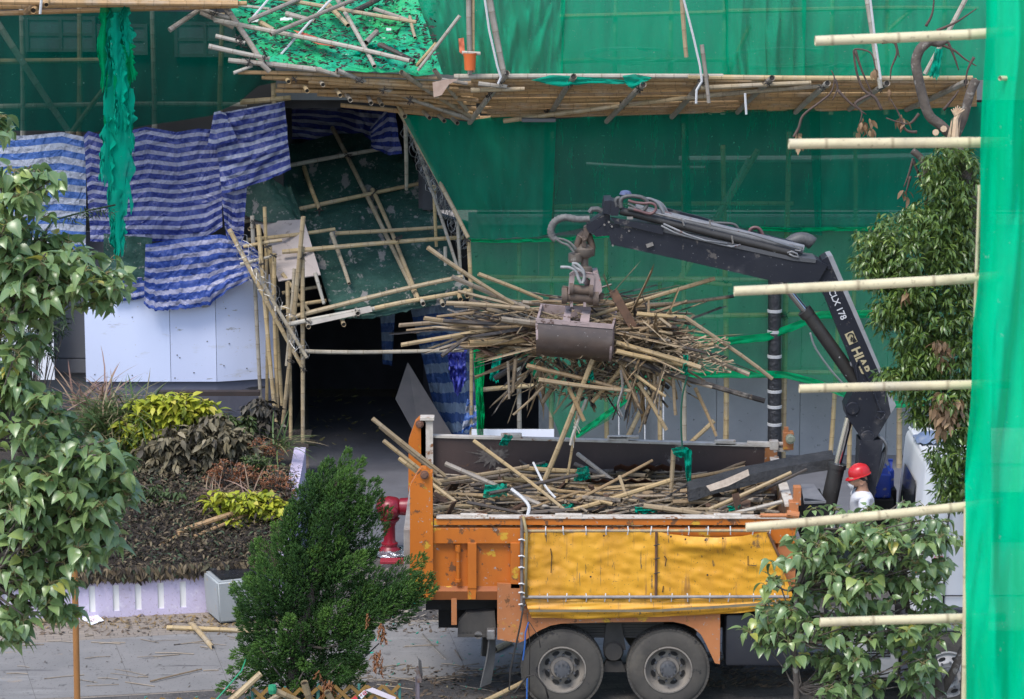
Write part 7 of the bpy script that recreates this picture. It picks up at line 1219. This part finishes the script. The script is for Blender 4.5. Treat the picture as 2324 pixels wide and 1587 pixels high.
grass('grass_clump', 'strappy green clump under the dark scorched shrub', [(560, 1030, 30, 16), (530, 1020, 20, 14), (640, 985, 22, 12)], 8.9, 150, .5, GRS)
def blades_one(x, y, x1, y1, Y, lb):
    m = MB(); a, b = P(x, y, Y), P(x1, y1, Y); q = [a, a.lerp(b, .5) + Vector((0, 0, .05)), b]; m.tube(q, [.02, .014, .003], 5); mk('tall_grass', m, GRS, label=lb, cat='grass')
blades_one(340, 925, 376, 868, 9.8, 'single pale blade of grass standing against the plinth wall')
# ================================================================== NEAR NET WITH ITS BAMBOO POLES (in front, beside the camera's view)
YN = -22.0
NN = root('near_scaffold', P(2255, 1700, YN), 'close pale bamboo poles poking out from the edge of the bright green net', 'scaffold')
for x0, y0, x1, y1, r in ((1849, 93, 2300, 72, .0245), (1789, 327, 2290, 323, .0255), (1665, 661, 2275, 627, .0245), (1813, 882, 2290, 872, .022), (1692, 1197, 2275, 1140, .023), (1860, 1412, 2280, 1400, .023)):
    m = MB(); m.bamboo(P(x0, y0, YN + .13), P(x1, y1, YN + .16), r, .004, 16, .34, tap=1.05); mk('pole', m, BAMNEAR, NN, smooth='auto')
m = MB(); m.bamboo(P(2186, 1700, YN + .1), P(2193, 1150, YN + .1), .018, .002, 14, .5); mk('upright_pole', m, BAMNEAR, NN, smooth='auto')
m = MB(); m.bamboo(P(2212, 720, YN + .14), P(2222, 420, YN + .14), .009, .002, 10, .5); mk('cross_stub', m, BAMNEAR, NN, smooth='auto'); m = MB(); m.bamboo(P(2268, 178, YN - .02), P(2300, 178, YN + .03), .012, .0, 10, .5); mk('cross_stub', m, BAMNEAR, NN, smooth='auto')
NETN = net_mat('near_net', (.0, .68, .34), (.0, .58, .29), .95, .06, .4, (8, 8, .4))
def nearfold(u, v):
    u = u * 3
    return Vector((.02 * nz(v * 7, 1) + .035 * nz(v * 2.4, 4), .05 * math.sin(u * 17 + 3 * nz(v * 2.2, 2)) + .04 * nz(u * 9, v * 4, 3) + .02 * (1 - 4 * abs(nz(u * 7 + v * 3, v * 6, 8))), 0))
tarp([(2237, -60), (2420, -60), (2900, -60)], [(2183, 1660), (2420, 1660), (2900, 1660)], YN, NETN, 'bright green net hanging close by in front of everything', 150, 60, name='near_net', cat='net', fn=nearfold)
# ================================================================== STREET THINGS
RED = mat('hydrant_red', (.24, .008, .020), (.17, .007, .016), 3, .35, .15, 14, dirt=((14, (.12, .03, .03), .66, .70), (6, (.40, .05, .07), .66, .74)))
hb_ = G(884, 1256); HY = root('fire_hydrant', hb_, 'round headed crimson fire hydrant behind the conifer by the tail of the truck', 'hydrant')
k = .87 / .87
m = MB(); m.lathe(hb_, [(.20, 0), (.20, .03), (.15, .08), (.115, .12), (.125, .14), (.125, .17), (.10, .18), (.088, .22), (.088, .44), (.10, .46), (.10, .48), (.15, .53), (.16, .555), (.125, .575), (.15, .60), (.19, .66), (.205, .73), (.19, .80), (.14, .86), (.06, .885), (.03, .89)], 32); mk('barrel', m, RED, HY, smooth='auto')
m = MB(); c = hb_ + Vector((.16, -.02, .74)); m.lathe(c, [(.13, 0), (.135, .1), (.14, .11), (.14, .14), (.085, .15), (.085, .24), (.10, .245), (.10, .27), (.08, .275)], 22, 'X'); 
for q in range(4): a = q * 1.57; m.box(c + Vector((.26, math.cos(a) * .1, math.sin(a) * .1)), (.03, .03, .03))
mk('outlet', m, RED, HY, smooth='auto')
m = MB(); c = hb_ + Vector((.03, -.23, .68)); m.lathe(c, [(.035, -.05), (.05, -.04), (.055, 0), (.10, .05), (.10, .1)], 18, 'Y'); mk('outlet_cap', m, RED, HY, smooth='auto')
m = MB(); n = 26; vs = [hb_ + Vector((math.cos(a) * r_ * (1 + .15 * nz(a * 2, r_)), math.sin(a) * r_, .06 * (1 - (r_ - .15) / .25) + .035 * nz(a * 6, r_ * 30, 2) + .02)) for r_ in (.17, .22, .27, .32, .37) for a in np.linspace(0, 6.2832, n, endpoint=False)]
m.add(vs, [(i * n + j, i * n + (j + 1) % n, (i + 1) * n + (j + 1) % n, (i + 1) * n + j) for i in range(4) for j in range(n)]); mk('foil_sheet', m, mat('foil', (.62, .63, .65), (.4, .41, .43), 12, .22, .9, 14, metal=.9, bdist=.03), label='crumpled silver foil wrapped round the foot of the hydrant', cat='foil')
m = MB(); a, b = G(862, 1281), G(925, 1268); m.bev(a.x, b.x + .1, a.y, a.y + .22, 0, .05, .012); mk('red_slab', m, mat('red_kerb', (.32, .02, .035), (.22, .018, .03), 5, .7, .4, 25), label='low red painted slab on the ground before the hydrant', cat='kerb')
# concrete planter bin
bp_ = G(515, 1417); a = G(484, 1419); BN = root('litter_box', a + Vector((.3, .35, 0)), 'pale grey square concrete box with a black bin bag at the end of the planter', 'bin')
rz = Matrix.Rotation(R(-4), 3, 'Z'); cc = Vector((a.x + .27, a.y + .42, 0))
m = MB(); bm = bmesh.new(); bmesh.ops.create_cube(bm, size=1)
for v in bm.verts: v.co = Vector((v.co.x * (.66 + .06 * (v.co.z > 0)), v.co.y * (.66 + .06 * (v.co.z > 0)), (v.co.z + .5) * .60 + .03))
bmesh.ops.bevel(bm, geom=bm.edges[:], offset=.025, segments=3, affect='EDGES'); bm.verts.index_update()
Rz = Matrix.Rotation(R(22), 3, 'Z')
m.add([Rz @ v.co + cc for v in bm.verts], [[v.index for v in f.verts] for f in bm.faces]); bm.free()
mk('box_body', m, mat('grey_box_paint', (.34, .36, .36), (.29, .31, .32), 2, .6, .15, 40, dirt=((7, (.45, .30, .14), .69, .72), (1.5, (.25, .26, .26), .6, .75))), BN, smooth='auto')
m = MB(); m.add([Rz @ Vector((x * .27, y * .27, .638)) + cc for x, y in ((-1, -1), (1, -1), (1, 1), (-1, 1))] + [Rz @ Vector((x * .30 + .02 * nz(x, y), y * .28, .665 + .02 * nz(x * 3, y * 3))) + cc for x, y in ((-1, -1), (1, -1), (1, 1), (-1, 1))], [(0, 1, 2, 3), (0, 4, 5, 1), (1, 5, 6, 2), (2, 6, 7, 3), (3, 7, 4, 0)]); mk('bin_bag', m, mat('bag_black', (.01, .01, .012), (.02, .02, .022), 7, .25, 1, 14, bdist=.04), BN)
m = MB(); m.box(Rz @ Vector((0, 0, .015)) + cc, (.58, .58, .03), Rz); mk('box_foot', m, BLK, BN)
# brown post
p0 = P(172, 1400, -8.5); m = MB(); m.tube([(p0.x, p0.y, 0), (p0.x - .02, p0.y, 1.5), (P(168, 1230, -8.5).x, p0.y, P(168, 1230, -8.5).z)], .031, 20); mk('brown_post', m, mat('brown_post_paint', (.33, .15, .045), (.28, .125, .04), 3, .4, .05, 20), label='slim brown metal post standing below the big tree', cat='post', smooth='auto')
# paper sheet with faint scribble, bamboo on the ground
q = [G(180, 1402, .02), G(208, 1418, .015), G(236, 1408, .02), G(214, 1389, .06)]; m = MB(); m.add(q, [(0, 1, 2, 3)]); pm = mk('paper_sheet', m, mat('paper_white', (.76, .77, .8), rough=.7), label='white paper sheet propped against the lilac planter wall', cat='paper')
m = MB(); random.seed(2)
def onp(u, v): return (q[0] * (1 - u) + q[1] * u) * (1 - v) + (q[3] * (1 - u) + q[2] * u) * v + Vector((0, -.004, .004))
for r_ in range(4):
    u = .2
    while u < .8: 
        m.tube([onp(u, .3 + r_ * .14), onp(u + U(.02, .05), .3 + r_ * .14 + U(-.03, .05))], .0035, 4); u += U(.05, .1)
mk('writing', m, mat('pink_ink', (.55, .3, .35), rough=.7), pm)
def groundpole(x0, y0, x1, y1, r, mt, label, z=.03, half=False, zz=None): return loose((G(x0, y0, z), G(x1, y1, zz if zz is not None else z)), mt, label, r, half)
groundpole(-30, 1418, 160, 1405, .038, BAM, 'long bamboo pole lying along the foot of the planter wall')
groundpole(379, 1424, 590, 1434, .035, BAM, 'dark ended bamboo pole lying on the pavement by the grey box')
groundpole(433, 1414, 484, 1472, .04, BAM, 'split flat bamboo piece lying across the pole end', .07, True, .02)
groundpole(341, 1546, 458, 1518, .012, BAMHEAP, 'thin dry stick lying on the path'); groundpole(953, 1441, 1003, 1494, .045, BAMGREY, 'pale splintered board on the path behind the conifer', .02, True); groundpole(1028, 1475, 1042, 1495, .03, BAMHEAP, 'short brown splint on the path near the mudflap', .02, True)
groundpole(1122, 1474, 1160, 1455, .045, BAM, 'bamboo pole lying beneath the rear of the truck', .05); groundpole(1085, 1598, 1218, 1532, .035, BAM, 'pale bamboo pole lying slantwise before the rear wheel', .05, zz=.32); groundpole(660, 1003, 715, 1006, .05, BAMHEAP, 'dark bamboo piece lying on the dark driveway', .05); groundpole(1640, 1490, 1900, 1500, .04, BAMHEAP, 'dull bamboo pole lying on the ground under the truck', .05)
for x0, y0, x1, y1, r, lb in ((400, 1210, 575, 1150, .045, 'fallen bamboo pole leaning from the groundcover into the yellow shrub'), (440, 1218, 560, 1168, .03, 'thinner fallen pole alongside the one in the yellow shrub'), (350, 1248, 420, 1205, .03, 'thin pale stick half buried in the scorched groundcover')):
    Y0 = 5.6 + (1230 - y0) * .012; loose((P(x0, y0, Y0), P(x1, y1, Y0 + .5)), BAMDECK, lb, r)
# litter
def litter(n, px, cols, label, seed, smin=.02, smax=.07, zlift=.012):
    random.seed(seed); m = MB()
    for i in range(n):
        x, y = px(); c = G(x, y, zlift); s_ = U(smin, smax); a = U(0, 6.3); d1 = Vector((math.cos(a), math.sin(a), U(0, .3))) * s_; d2 = Vector((-math.sin(a), math.cos(a), U(0, .5))) * s_ * U(.12, .5)
        m.add([c - d1, c + d2, c + d1 + Vector((0, 0, .012)), c - d2 * .8], [(0, 1, 2, 3)])
    mk('litter', m, cols, label=label, cat='litter', kind='stuff')
LEAFL = mat('litter_brown', (.16, .11, .07), (.05, .04, .032), 3, .8, dirt=((5, (.30, .24, .12), .6, .66),), coord='Object')
litter(900, lambda: (U(-20, 2200), U(1395, 1440)), LEAFL, 'dead leaves and chips along the brick paving', 1)
litter(230, lambda: (U(-20, 1250), U(1440, 1560)), mat('litter_dark', (.07, .065, .055), (.15, .13, .11), 5, .8), 'small twigs and chips scattered over the path', 2, .006, .035)
litter(700, lambda: (U(700, 1250), U(1510, 1600)), LEAFL, 'chips and scraps on the sooty paving near the rear wheels', 3)
litter(420, lambda: (U(820, 1050), U(1280, 1420)), mat('litter_pale', (.34, .30, .24), (.10, .085, .07), 5, .8), 'dry leaves and rubble around the hydrant', 4)
litter(120, lambda: (U(840, 1240), U(1290, 1590)), mat('litter_green', (.0, .2, .14), (.0, .3, .2), 5, .8), 'green net shreds on the ground', 6, .02, .05)
litter(60, lambda: (U(700, 900), U(880, 1010)), mat('litter_yellow', (.32, .30, .10), (.2, .17, .08), 5, .8), 'yellowed leaves on the dark driveway', 7, .05, .1, .02)
litter(900, lambda: (U(1600, 1900), U(1480, 1560)), LEAFL, 'rubbish and chips under the middle of the truck', 8)
random.seed(31); m = MB()
for i in range(90):
    x, y = (U(-10, 1250), U(1430, 1565)) if i < 55 else (U(700, 1250), U(1500, 1600)); a = G(x, y, .012); d = Vector((1, U(-.7, .7), 0)).normalized() * U(.05, .28); m.tube([a - d, a + Vector((0, U(-.02, .02), .005)), a + d], U(.003, .009), 4)
mk('twig_litter', m, BAMHEAP, label='thin dry sticks scattered on the path and paving', cat='litter', kind='stuff')
litter(500, lambda: (U(-20, 700), U(1395, 1425)), mat('litter_gold', (.32, .23, .10), (.16, .10, .05), 5, .8), 'yellowed leaves gathered at the foot of the planter wall', 11, .02, .06)
m = MB(); m.add([G(x, y, .015) for x, y in ((503, 1560), (540, 1568), (565, 1566), (560, 1572), (520, 1573))], [(0, 1, 2, 3, 4)]); mk('plastic_scrap', m, mat('salmon_plastic', (.5, .25, .2), rough=.6), label='salmon coloured torn plastic scrap beside the leaning stake', cat='scrap')
# lattice fence, stakes, green rope, plate post
LAT = mat('lattice_brown', (.27, .155, .04), (.22, .125, .035), 5, .5); YL = -2.1
def lattice(x0, x1, y, label):
    a, b = P(x0, y, YL), P(x1, y, YL); rt = root('lattice_fence', (a.x, YL, 0), label, 'fence'); m = MB(); L = b.x - a.x; top = a.z; n = max(2, int(L / .19)); st = L / n
    for i in range(-5, n):
        for sgn in (1, -1):
            x_, z_ = (a.x + i * st, top - .95) if sgn > 0 else (a.x + (i + 5) * st, top - .95)
            pts = []
            for t in (0, 1): pts.append((x_ + sgn * t * 5 * st, z_ + t * .95))
            # clip to the panel
            (xa_, za_), (xb_, zb2) = pts
            if xb_ == xa_: continue
            def clip(xc): t = (xc - xa_) / (xb_ - xa_); return (xc, za_ + t * (zb2 - za_))
            lo_, hi_ = (xa_, xb_) if xa_ < xb_ else (xb_, xa_)
            c0, c1 = max(lo_, a.x), min(hi_, b.x)
            if c1 - c0 < .05: continue
            p_, q_ = clip(c0), clip(c1); d = Vector((q_[0] - p_[0], 0, q_[1] - p_[1])); mid = Vector(((p_[0] + q_[0]) / 2, YL + (.006 if sgn > 0 else -.006), (p_[1] + q_[1]) / 2)); m.box(mid, (d.length, .01, .042), Matrix.Rotation(-math.atan2(d.z, d.x), 3, 'Y'))
    mk('lattice', m, LAT, rt)
    m = MB()
    for x in (a.x, (a.x + b.x) / 2, b.x): m.tube([(x, YL + .04, 0), (x, YL + .04, top + .01)], .018, 8)
    mk('stake', m, mat('green_stake', (.06, .2, .17), rough=.5), rt)
lattice(572, 720, 1562, 'brown diamond lattice fence behind the conifer trunk'); lattice(722, 906, 1556, 'brown diamond lattice fence with a torn notice in front of the truck tail'); lattice(330, 560, 1585, 'brown diamond lattice fence just showing at the bottom below the path')
m = MB(); m.add([P(x, y, YL - .03) for x, y in ((828, 1566), (845, 1560), (898, 1582), (896, 1592))], [(0, 1, 2, 3)]); mk('notice_sheet', m, mat('pinkish_sheet', (.62, .52, .58), (.7, .66, .7), 5, .6), label='torn pale notice strip draped on the lattice fence', cat='notice')
m = MB(); m.add([P(x, y, YL - .03) for x, y in ((813, 1578), (826, 1566), (834, 1572), (820, 1586))], [(0, 1, 2, 3)]); nt_ = mk('notice_sheet', m, bpy.data.materials['paper_white'], label='small white square notice with red symbols on the lattice', cat='notice')
m = MB(); c = P(827, 1573, YL - .035); m.tube([c + Vector((math.cos(a) * .022, 0, math.sin(a) * .022)) for a in np.linspace(0, 6.28, 12)], .004, 4); m.tube([c + Vector((-.015, 0, -.015)), c + Vector((.015, 0, .015))], .004, 4); c = P(819, 1578, YL - .035); m.tube([c + Vector((-.015, 0, -.015)), c + Vector((0, 0, .02)), c + Vector((.014, 0, -.015))], .004, 4); mk('symbol', m, mat('red_ink', (.45, .03, .05), rough=.6), nt_)
m = MB(); m.add([P(x, y, YL - .03) for x, y in ((794, 1588), (806, 1578), (816, 1592), (800, 1605))], [(0, 1, 2, 3)]); mk('red_scrap', m, mat('red_plastic_scrap', (.55, .05, .06), rough=.5), label='red plastic scrap by the torn notice', cat='scrap')
for x0, y0, x1, y1, r, lb in ((490, 1620, 592, 1528, .045, 'thick bamboo stake slanting up into the conifer'), (565, 1620, 640, 1574, .04, 'shorter bamboo stake lashed at the conifer trunk'), (690, 1548, 712, 1620, .045, 'bamboo stake leaning beneath the conifer'), (612, 1562, 680, 1592, .04, 'bamboo crosspiece tied to the conifer stakes'), (742, 1570, 768, 1620, .04, 'bamboo stake leaning by the middle lattice')):
    m = MB(); m.bamboo(P(x0, y0, -2.3), P(x1, y1, -2.1), r, .004); mk('bamboo_stake', m, BAM, label=lb, cat='stake', smooth='auto')
m = MB(); m.tube([P(480, 1600, -2.4), P(548, 1522, -2.2), P(560, 1490, -2)], .01, 5); mk('rope', m, mat('green_rope', (.02, .25, .12), rough=.7), label='taut green rope tying the conifer down to the ground', cat='rope')
m = MB(); m.lathe(P(618, 1564, -2.32), [(.045, -.05), (.055, 0), (.045, .05)], 10); mk('rope_knot', m, bpy.data.materials['green_rope'], label='green rope knot round the bamboo crosspiece', cat='rope')
SP = root('sign_post', P(948, 1700, -1.2), 'thin pinkish post with a small plate seen edge on, near the lattice', 'post')
m = MB(); a = P(947, 1535, -1.2); m.tube([(a.x, a.y, 0), (a.x, a.y, a.z)], .026, 12); mk('post', m, mat('pink_post', (.42, .32, .33), (.34, .26, .27), 9, .5), SP, smooth='auto')
m = MB(); bb2 = [P(x, y, -1.24) for x, y in ((943, 1514), (948, 1510), (957, 1540), (956, 1548), (947, 1548))]; m.add(bb2, [(0, 1, 2, 3, 4)]); o = mk('bracket', m, mat('rusty_bracket', (.5, .45, .42), (.3, .12, .05), 14, .6, dirt=((8, (.3, .12, .04), .55, .65),)), SP); o.modifiers.new('t', 'SOLIDIFY').thickness = .02
m = MB(); m.add([P(x, y, Y) for x, y, Y in ((950, 1494, -1.15), (956, 1500, -1.35), (959, 1530, -1.35), (957, 1548, -1.2), (951, 1525, -1.0))], [(0, 1, 2, 3, 4)]); o = mk('plate', m, STEEL, SP); o.modifiers.new('t', 'SOLIDIFY').thickness = .006
# blue drums behind the operator
for (x0, y0, x1, y1, Y, lb) in ((1984, 1055, 2024, 1112, 1.6, 'dusty blue plastic drum between the operator and the white cab'), (2016, 1048, 2030, 1090, 2.1, 'second blue plastic drum half hidden by the cab corner')):
    a, b = P(x0, y1, Y), P(x1, y0, Y); zb0 = a.z - .12; m = MB(); hh_ = b.z - zb0; xm = (a.x + b.x) / 2; hw = (b.x - a.x) / 2
    m.bev(a.x, b.x, Y, Y + .3, zb0, zb0 + hh_ * .72, .035, 0, 3); m.add([(a.x + .03, Y + .03, zb0 + hh_ * .70), (b.x - .03, Y + .03, zb0 + hh_ * .70), (b.x - .03, Y + .27, zb0 + hh_ * .70), (a.x + .03, Y + .27, zb0 + hh_ * .70), (xm - hw * .5, Y + .09, zb0 + hh_ * .93), (xm + hw * .5, Y + .09, zb0 + hh_ * .93), (xm + hw * .5, Y + .22, zb0 + hh_ * .93), (xm - hw * .5, Y + .22, zb0 + hh_ * .93)], [(0, 1, 5, 4), (1, 2, 6, 5), (2, 3, 7, 6), (3, 0, 4, 7), (4, 5, 6, 7)]); m.lathe((xm, Y + .15, zb0 + hh_ * .92), [(.035, 0), (.035, hh_ * .08)], 12)
    mk('plastic_drum', m, mat('blue_drum', (.015, .06, .42), (.02, .05, .32), 5, .4, dirt=((12, (.25, .24, .26), .62, .68),)), label=lb, cat='drum', smooth='auto')
    m = MB(); m.bev(a.x - .02, b.x + .03, Y - .04, Y + .36, 1.25, zb0, .01); mk('tool_box', m, BLK, T)
m = MB(); c = P(2108, 996, 1.4); n = 9
m.add([c + Vector(((i / n - .5) * .38, (j / n - .5) * .5, .10 * max(0, 1 - ((i / n - .5) ** 2 + (j / n - .5) ** 2) * 4) + .05 * nz(i * .9, j * .9))) for j in range(n + 1) for i in range(n + 1)], [(j * (n + 1) + i, j * (n + 1) + i + 1, (j + 1) * (n + 1) + i + 1, (j + 1) * (n + 1) + i) for j in range(n) for i in range(n)]); mk('plastic_bundle', m, mat('blue_bundle', (.08, .14, .28), (.3, .32, .34), 6, .4), label='crumpled blue plastic bundle on the white cab roof', cat='bundle', smooth=True)
# ================================================================== OPERATOR
def skinned(name, joints, edges, mt, parent, sub=2, rootv=0):
    me = bpy.data.meshes.new(name); l = LOC[parent.name]
    me.from_pydata([tuple(Vector(j[:3]) - l) for j in joints], edges, []); me.materials.append(mt)
    ob = bpy.data.objects.new(name, me); COL.objects.link(ob); ob.parent = parent; LOC[ob.name] = l
    sk = ob.modifiers.new('skin', 'SKIN'); sk.use_smooth_shade = True
    for i, j in enumerate(joints):
        r_ = j[3] if isinstance(j[3], tuple) else (j[3], j[3]); me.skin_vertices[0].data[i].radius = r_; me.skin_vertices[0].data[i].use_root = (i == rootv)
    ob.modifiers.new('sub', 'SUBSURF').levels = sub; ob.modifiers['sub'].render_levels = sub; return ob
hd = P(1948, 1082, .95); hx_, hy_, hz_ = hd; fz = hz_ - 1.62
PR = root('person', (hx_ + .05, hy_, fz), 'person in a red hard hat, white mask and white T-shirt working the crane levers', 'person')
SKIN = mat('skin', (.36, .20, .13), (.32, .17, .11), 9, .5); 
J = [(hx_ + .06, hy_, fz + .93, (.15, .12)), (hx_ + .06, hy_, fz + 1.12, (.14, .11)), (hx_ + .05, hy_, fz + 1.30, (.16, .12)), (hx_ + .035, hy_, fz + 1.42, (.10, .09)), (hx_ + .045, hy_, fz + 1.46, .075), (hx_ + .025, hy_, fz + 1.53, .098), (hx_ + .0, hy_, fz + 1.60, (.135, .115)), (hx_ + .01, hy_, fz + 1.68, (.12, .105)),
     (hx_ + .05, hy_ - .19, fz + 1.38, .058), (hx_ + .04, hy_ - .25, fz + 1.12, .043), (hx_ - .16, hy_ - .24, fz + .99, .034), (hx_ - .21, hy_ - .235, fz + .985, .03), (hx_ + .05, hy_ + .19, fz + 1.38, .058), (hx_ + .04, hy_ + .25, fz + 1.12, .043), (hx_ - .16, hy_ + .22, fz + 1.02, .034), (hx_ - .21, hy_ + .21, fz + 1.015, .03),
     (hx_ + .06, hy_ - .10, fz + .85, .10), (hx_ + .05, hy_ - .11, fz + .48, .07), (hx_ + .07, hy_ - .11, fz + .08, .045), (hx_ - .08, hy_ - .11, fz + .04, .04), (hx_ + .06, hy_ + .10, fz + .85, .10), (hx_ + .05, hy_ + .11, fz + .48, .07), (hx_ + .07, hy_ + .11, fz + .08, .045), (hx_ - .08, hy_ + .11, fz + .04, .04), (hx_ - .062, hy_, fz + 1.55, .095), (hx_ - .07, hy_, fz + 1.50, .08)]
E = [(0, 1), (1, 2), (2, 3), (3, 4), (4, 5), (5, 6), (6, 7), (3, 8), (8, 9), (9, 10), (10, 11), (3, 12), (12, 13), (13, 14), (14, 15), (0, 16), (16, 17), (17, 18), (18, 19), (0, 20), (20, 21), (21, 22), (22, 23), (6, 24), (24, 25)]
for hi, s_ in ((11, -1), (15, 1)):
    x_, y_, z_ = J[hi][:3]
    for f in range(4):
        o = len(J); off = (f - 1.5) * .02; L = (.036, .042, .04, .03)[f]
        J += [(x_ - .045, y_ + off, z_ + .006, .012), (x_ - .045 - L, y_ + off * 1.05, z_ - .004, .0095), (x_ - .055 - L * 1.3, y_ + off, z_ - .03, .009), (x_ - .04 - L, y_ + off, z_ - .05, .008)]; E += [(hi, o), (o, o + 1), (o + 1, o + 2), (o + 2, o + 3)]
    o = len(J); J += [(x_ - .02, y_ - s_ * .035, z_ - .01, .013), (x_ - .045, y_ - s_ * .042, z_ - .035, .011), (x_ - .07, y_ - s_ * .03, z_ - .048, .009)]; E += [(hi, o), (o, o + 1), (o + 1, o + 2)]
skinned('body', J, E, SKIN, PR)
SH = mat('white_shirt', (.70, .71, .75), (.62, .63, .67), 5, .8, .3, 8)
JS = [(hx_ + .06, hy_, fz + .88, (.175, .145)), (hx_ + .06, hy_, fz + 1.12, (.165, .135)), (hx_ + .05, hy_, fz + 1.30, (.185, .15)), (hx_ + .045, hy_, fz + 1.42, (.13, .12)), (hx_ + .045, hy_, fz + 1.465, (.092, .09)), (hx_ + .05, hy_ - .20, fz + 1.37, .082), (hx_ + .045, hy_ - .255, fz + 1.19, .075), (hx_ + .05, hy_ + .20, fz + 1.37, .082), (hx_ + .045, hy_ + .255, fz + 1.19, .075)]
shirt = skinned('shirt', JS, [(0, 1), (1, 2), (2, 3), (3, 4), (3, 5), (5, 6), (3, 7), (7, 8)], SH, PR)
skinned('trousers', [(hx_ + .06, hy_, fz + .95, (.165, .135)), (hx_ + .06, hy_ - .10, fz + .84, .118), (hx_ + .05, hy_ - .11, fz + .48, .085), (hx_ + .07, hy_ - .11, fz + .06, .068), (hx_ + .06, hy_ + .10, fz + .84, .118), (hx_ + .05, hy_ + .11, fz + .48, .085), (hx_ + .07, hy_ + .11, fz + .06, .068)], [(0, 1), (1, 2), (2, 3), (0, 4), (4, 5), (5, 6)], mat('dark_trousers', (.03, .035, .05), rough=.8), PR)
textmesh('AP', .05, 'lettering', (hx_ - .02, hy_ - .17, fz + 1.245), (1, 0, 0), (0, 0, 1), BLK, shirt)
m = MB(); Rt = Matrix.Rotation(R(-16), 3, 'Y'); hc = Vector((hx_ + .012, hy_, fz + 1.648))
pr = [(.128, 0), (.13, .03), (.124, .07), (.105, .108), (.07, .132), (.03, .142), (.004, .143)]; vs = []
nseg = 28
for r_, h in pr:
    for j in range(nseg): a = 2 * math.pi * j / nseg; vs.append(hc + Rt @ Vector((math.cos(a) * r_ * 1.1, math.sin(a) * r_ * .93, h)))
for r_, dz in ((1.0, -.004), (1.0, -.012)):
    for j in range(nseg): a = 2 * math.pi * j / nseg; f_ = max(0, -math.cos(a)); k_ = .136 + .042 * f_ ** 1.5; vs.append(hc + Rt @ Vector((math.cos(a) * k_ * 1.1, math.sin(a) * k_ * .93, dz - .014 * f_)))
ring = lambda i, j: i * nseg + j % nseg
fs = [(ring(i, j), ring(i, j + 1), ring(i + 1, j + 1), ring(i + 1, j)) for i in range(6) for j in range(nseg)] + [(ring(7, j), ring(7, j + 1), ring(0, j + 1), ring(0, j)) for j in range(nseg)] + [(ring(8, j), ring(8, j + 1), ring(7, j + 1), ring(7, j)) for j in range(nseg)]
m.add(vs, fs); m.tube([hc + Rt @ Vector((x, 0, .146 - abs(x) ** 2 * 4.5)) for x in np.linspace(-.1, .1, 9)], .012, 6); mk('hard_hat', m, mat('hat_red', (.55, .022, .028), (.5, .02, .025), 3, .3), PR, smooth='auto')
m = MB(); mc = Vector((hx_ - .062, hy_, fz + 1.537)); n = 14; vs = [mc + Vector((-.078 * math.cos(b) * math.cos(a) + .012 * math.sin(b), math.sin(a) * .078 * math.cos(b), .078 * math.sin(b))) for b in np.linspace(-1.45, 1.45, 9) for a in np.linspace(-1.5, 1.5, n)]
m.add(vs, [(i * n + j, i * n + j + 1, (i + 1) * n + j + 1, (i + 1) * n + j) for i in range(8) for j in range(n - 1)]); m.tube([mc + Vector((.03, -.06, .01)), mc + Vector((.06, -.088, .025)), Vector((hx_ + .02, hy_ - .094, fz + 1.575))], .004, 5); m.tube([mc + Vector((.03, -.06, -.02)), Vector((hx_ + .02, hy_ - .092, fz + 1.55))], .004, 5); mk('face_mask', m, mat('mask_white', (.74, .74, .74), rough=.8), PR, smooth=True)
m = MB(); ec = Vector((hx_ + .025, hy_ - .092, fz + 1.565)); m.lathe(ec + Vector((0, -.012, 0)), [(.012, .0), (.028, -.004), (.034, .004), (.028, .018)], 14, 'Y'); mk('ear', m, SKIN, PR, smooth='auto')
m = MB(); m.tube([Vector((hx_ - .02, hy_ - .088, fz + 1.63)), Vector((hx_ + .05, hy_ - .085, fz + 1.605)), Vector((hx_ + .095, hy_ - .05, fz + 1.57)), Vector((hx_ + .105, hy_, fz + 1.56))], [.018, .024, .026, .028], 8); m.tube([Vector((hx_ - .09, hy_ - .062, fz + 1.640)), Vector((hx_ - .05, hy_ - .084, fz + 1.638)), Vector((hx_ - .01, hy_ - .09, fz + 1.625))], [.010, .014, .018], 6); mk('hair', m, BLK, PR, smooth=True)
for dz, r_ in ((.0, .0065), (.02, .0045)): m = MB(); m.tube([Vector((hx_ - .112, hy_ - .03, fz + 1.602 + dz)), Vector((hx_ - .09, hy_ - .066, fz + 1.602 + dz))], r_, 6); mk('eye' if not dz else 'eyebrow', m, BLK, PR)
m = MB()
for k in range(4): x_ = hx_ - .27; y_ = hy_ - .3 + k * .12; m.tube([(x_ - .02, y_, fz + .8), (x_, y_, fz + .97)], .009, 6); m.lathe((x_, y_, fz + .97), [(.01, -.02), (.02, 0), (.01, .02)], 8)
m.bb(hx_ - .36, hx_ - .22, hy_ - .36, hy_ + .12, fz + .62, fz + .82); m.bb(hx_ - .33, hx_ - .25, hy_ - .2, hy_ - .1, fz - .1, fz + .62); mk('control_levers', m, mat('lever_black', (.02, .02, .022), rough=.5), T)
m = MB(); m.bb(hx_ - .35, hx_ + .3, hy_ - .45, hy_ + .45, fz - .05, fz - .002); m.bb(hx_ - .3, hx_ + .2, hy_ - .05, hy_ + .05, 1.2, fz - .05); mk('operator_step', m, BLK, T)
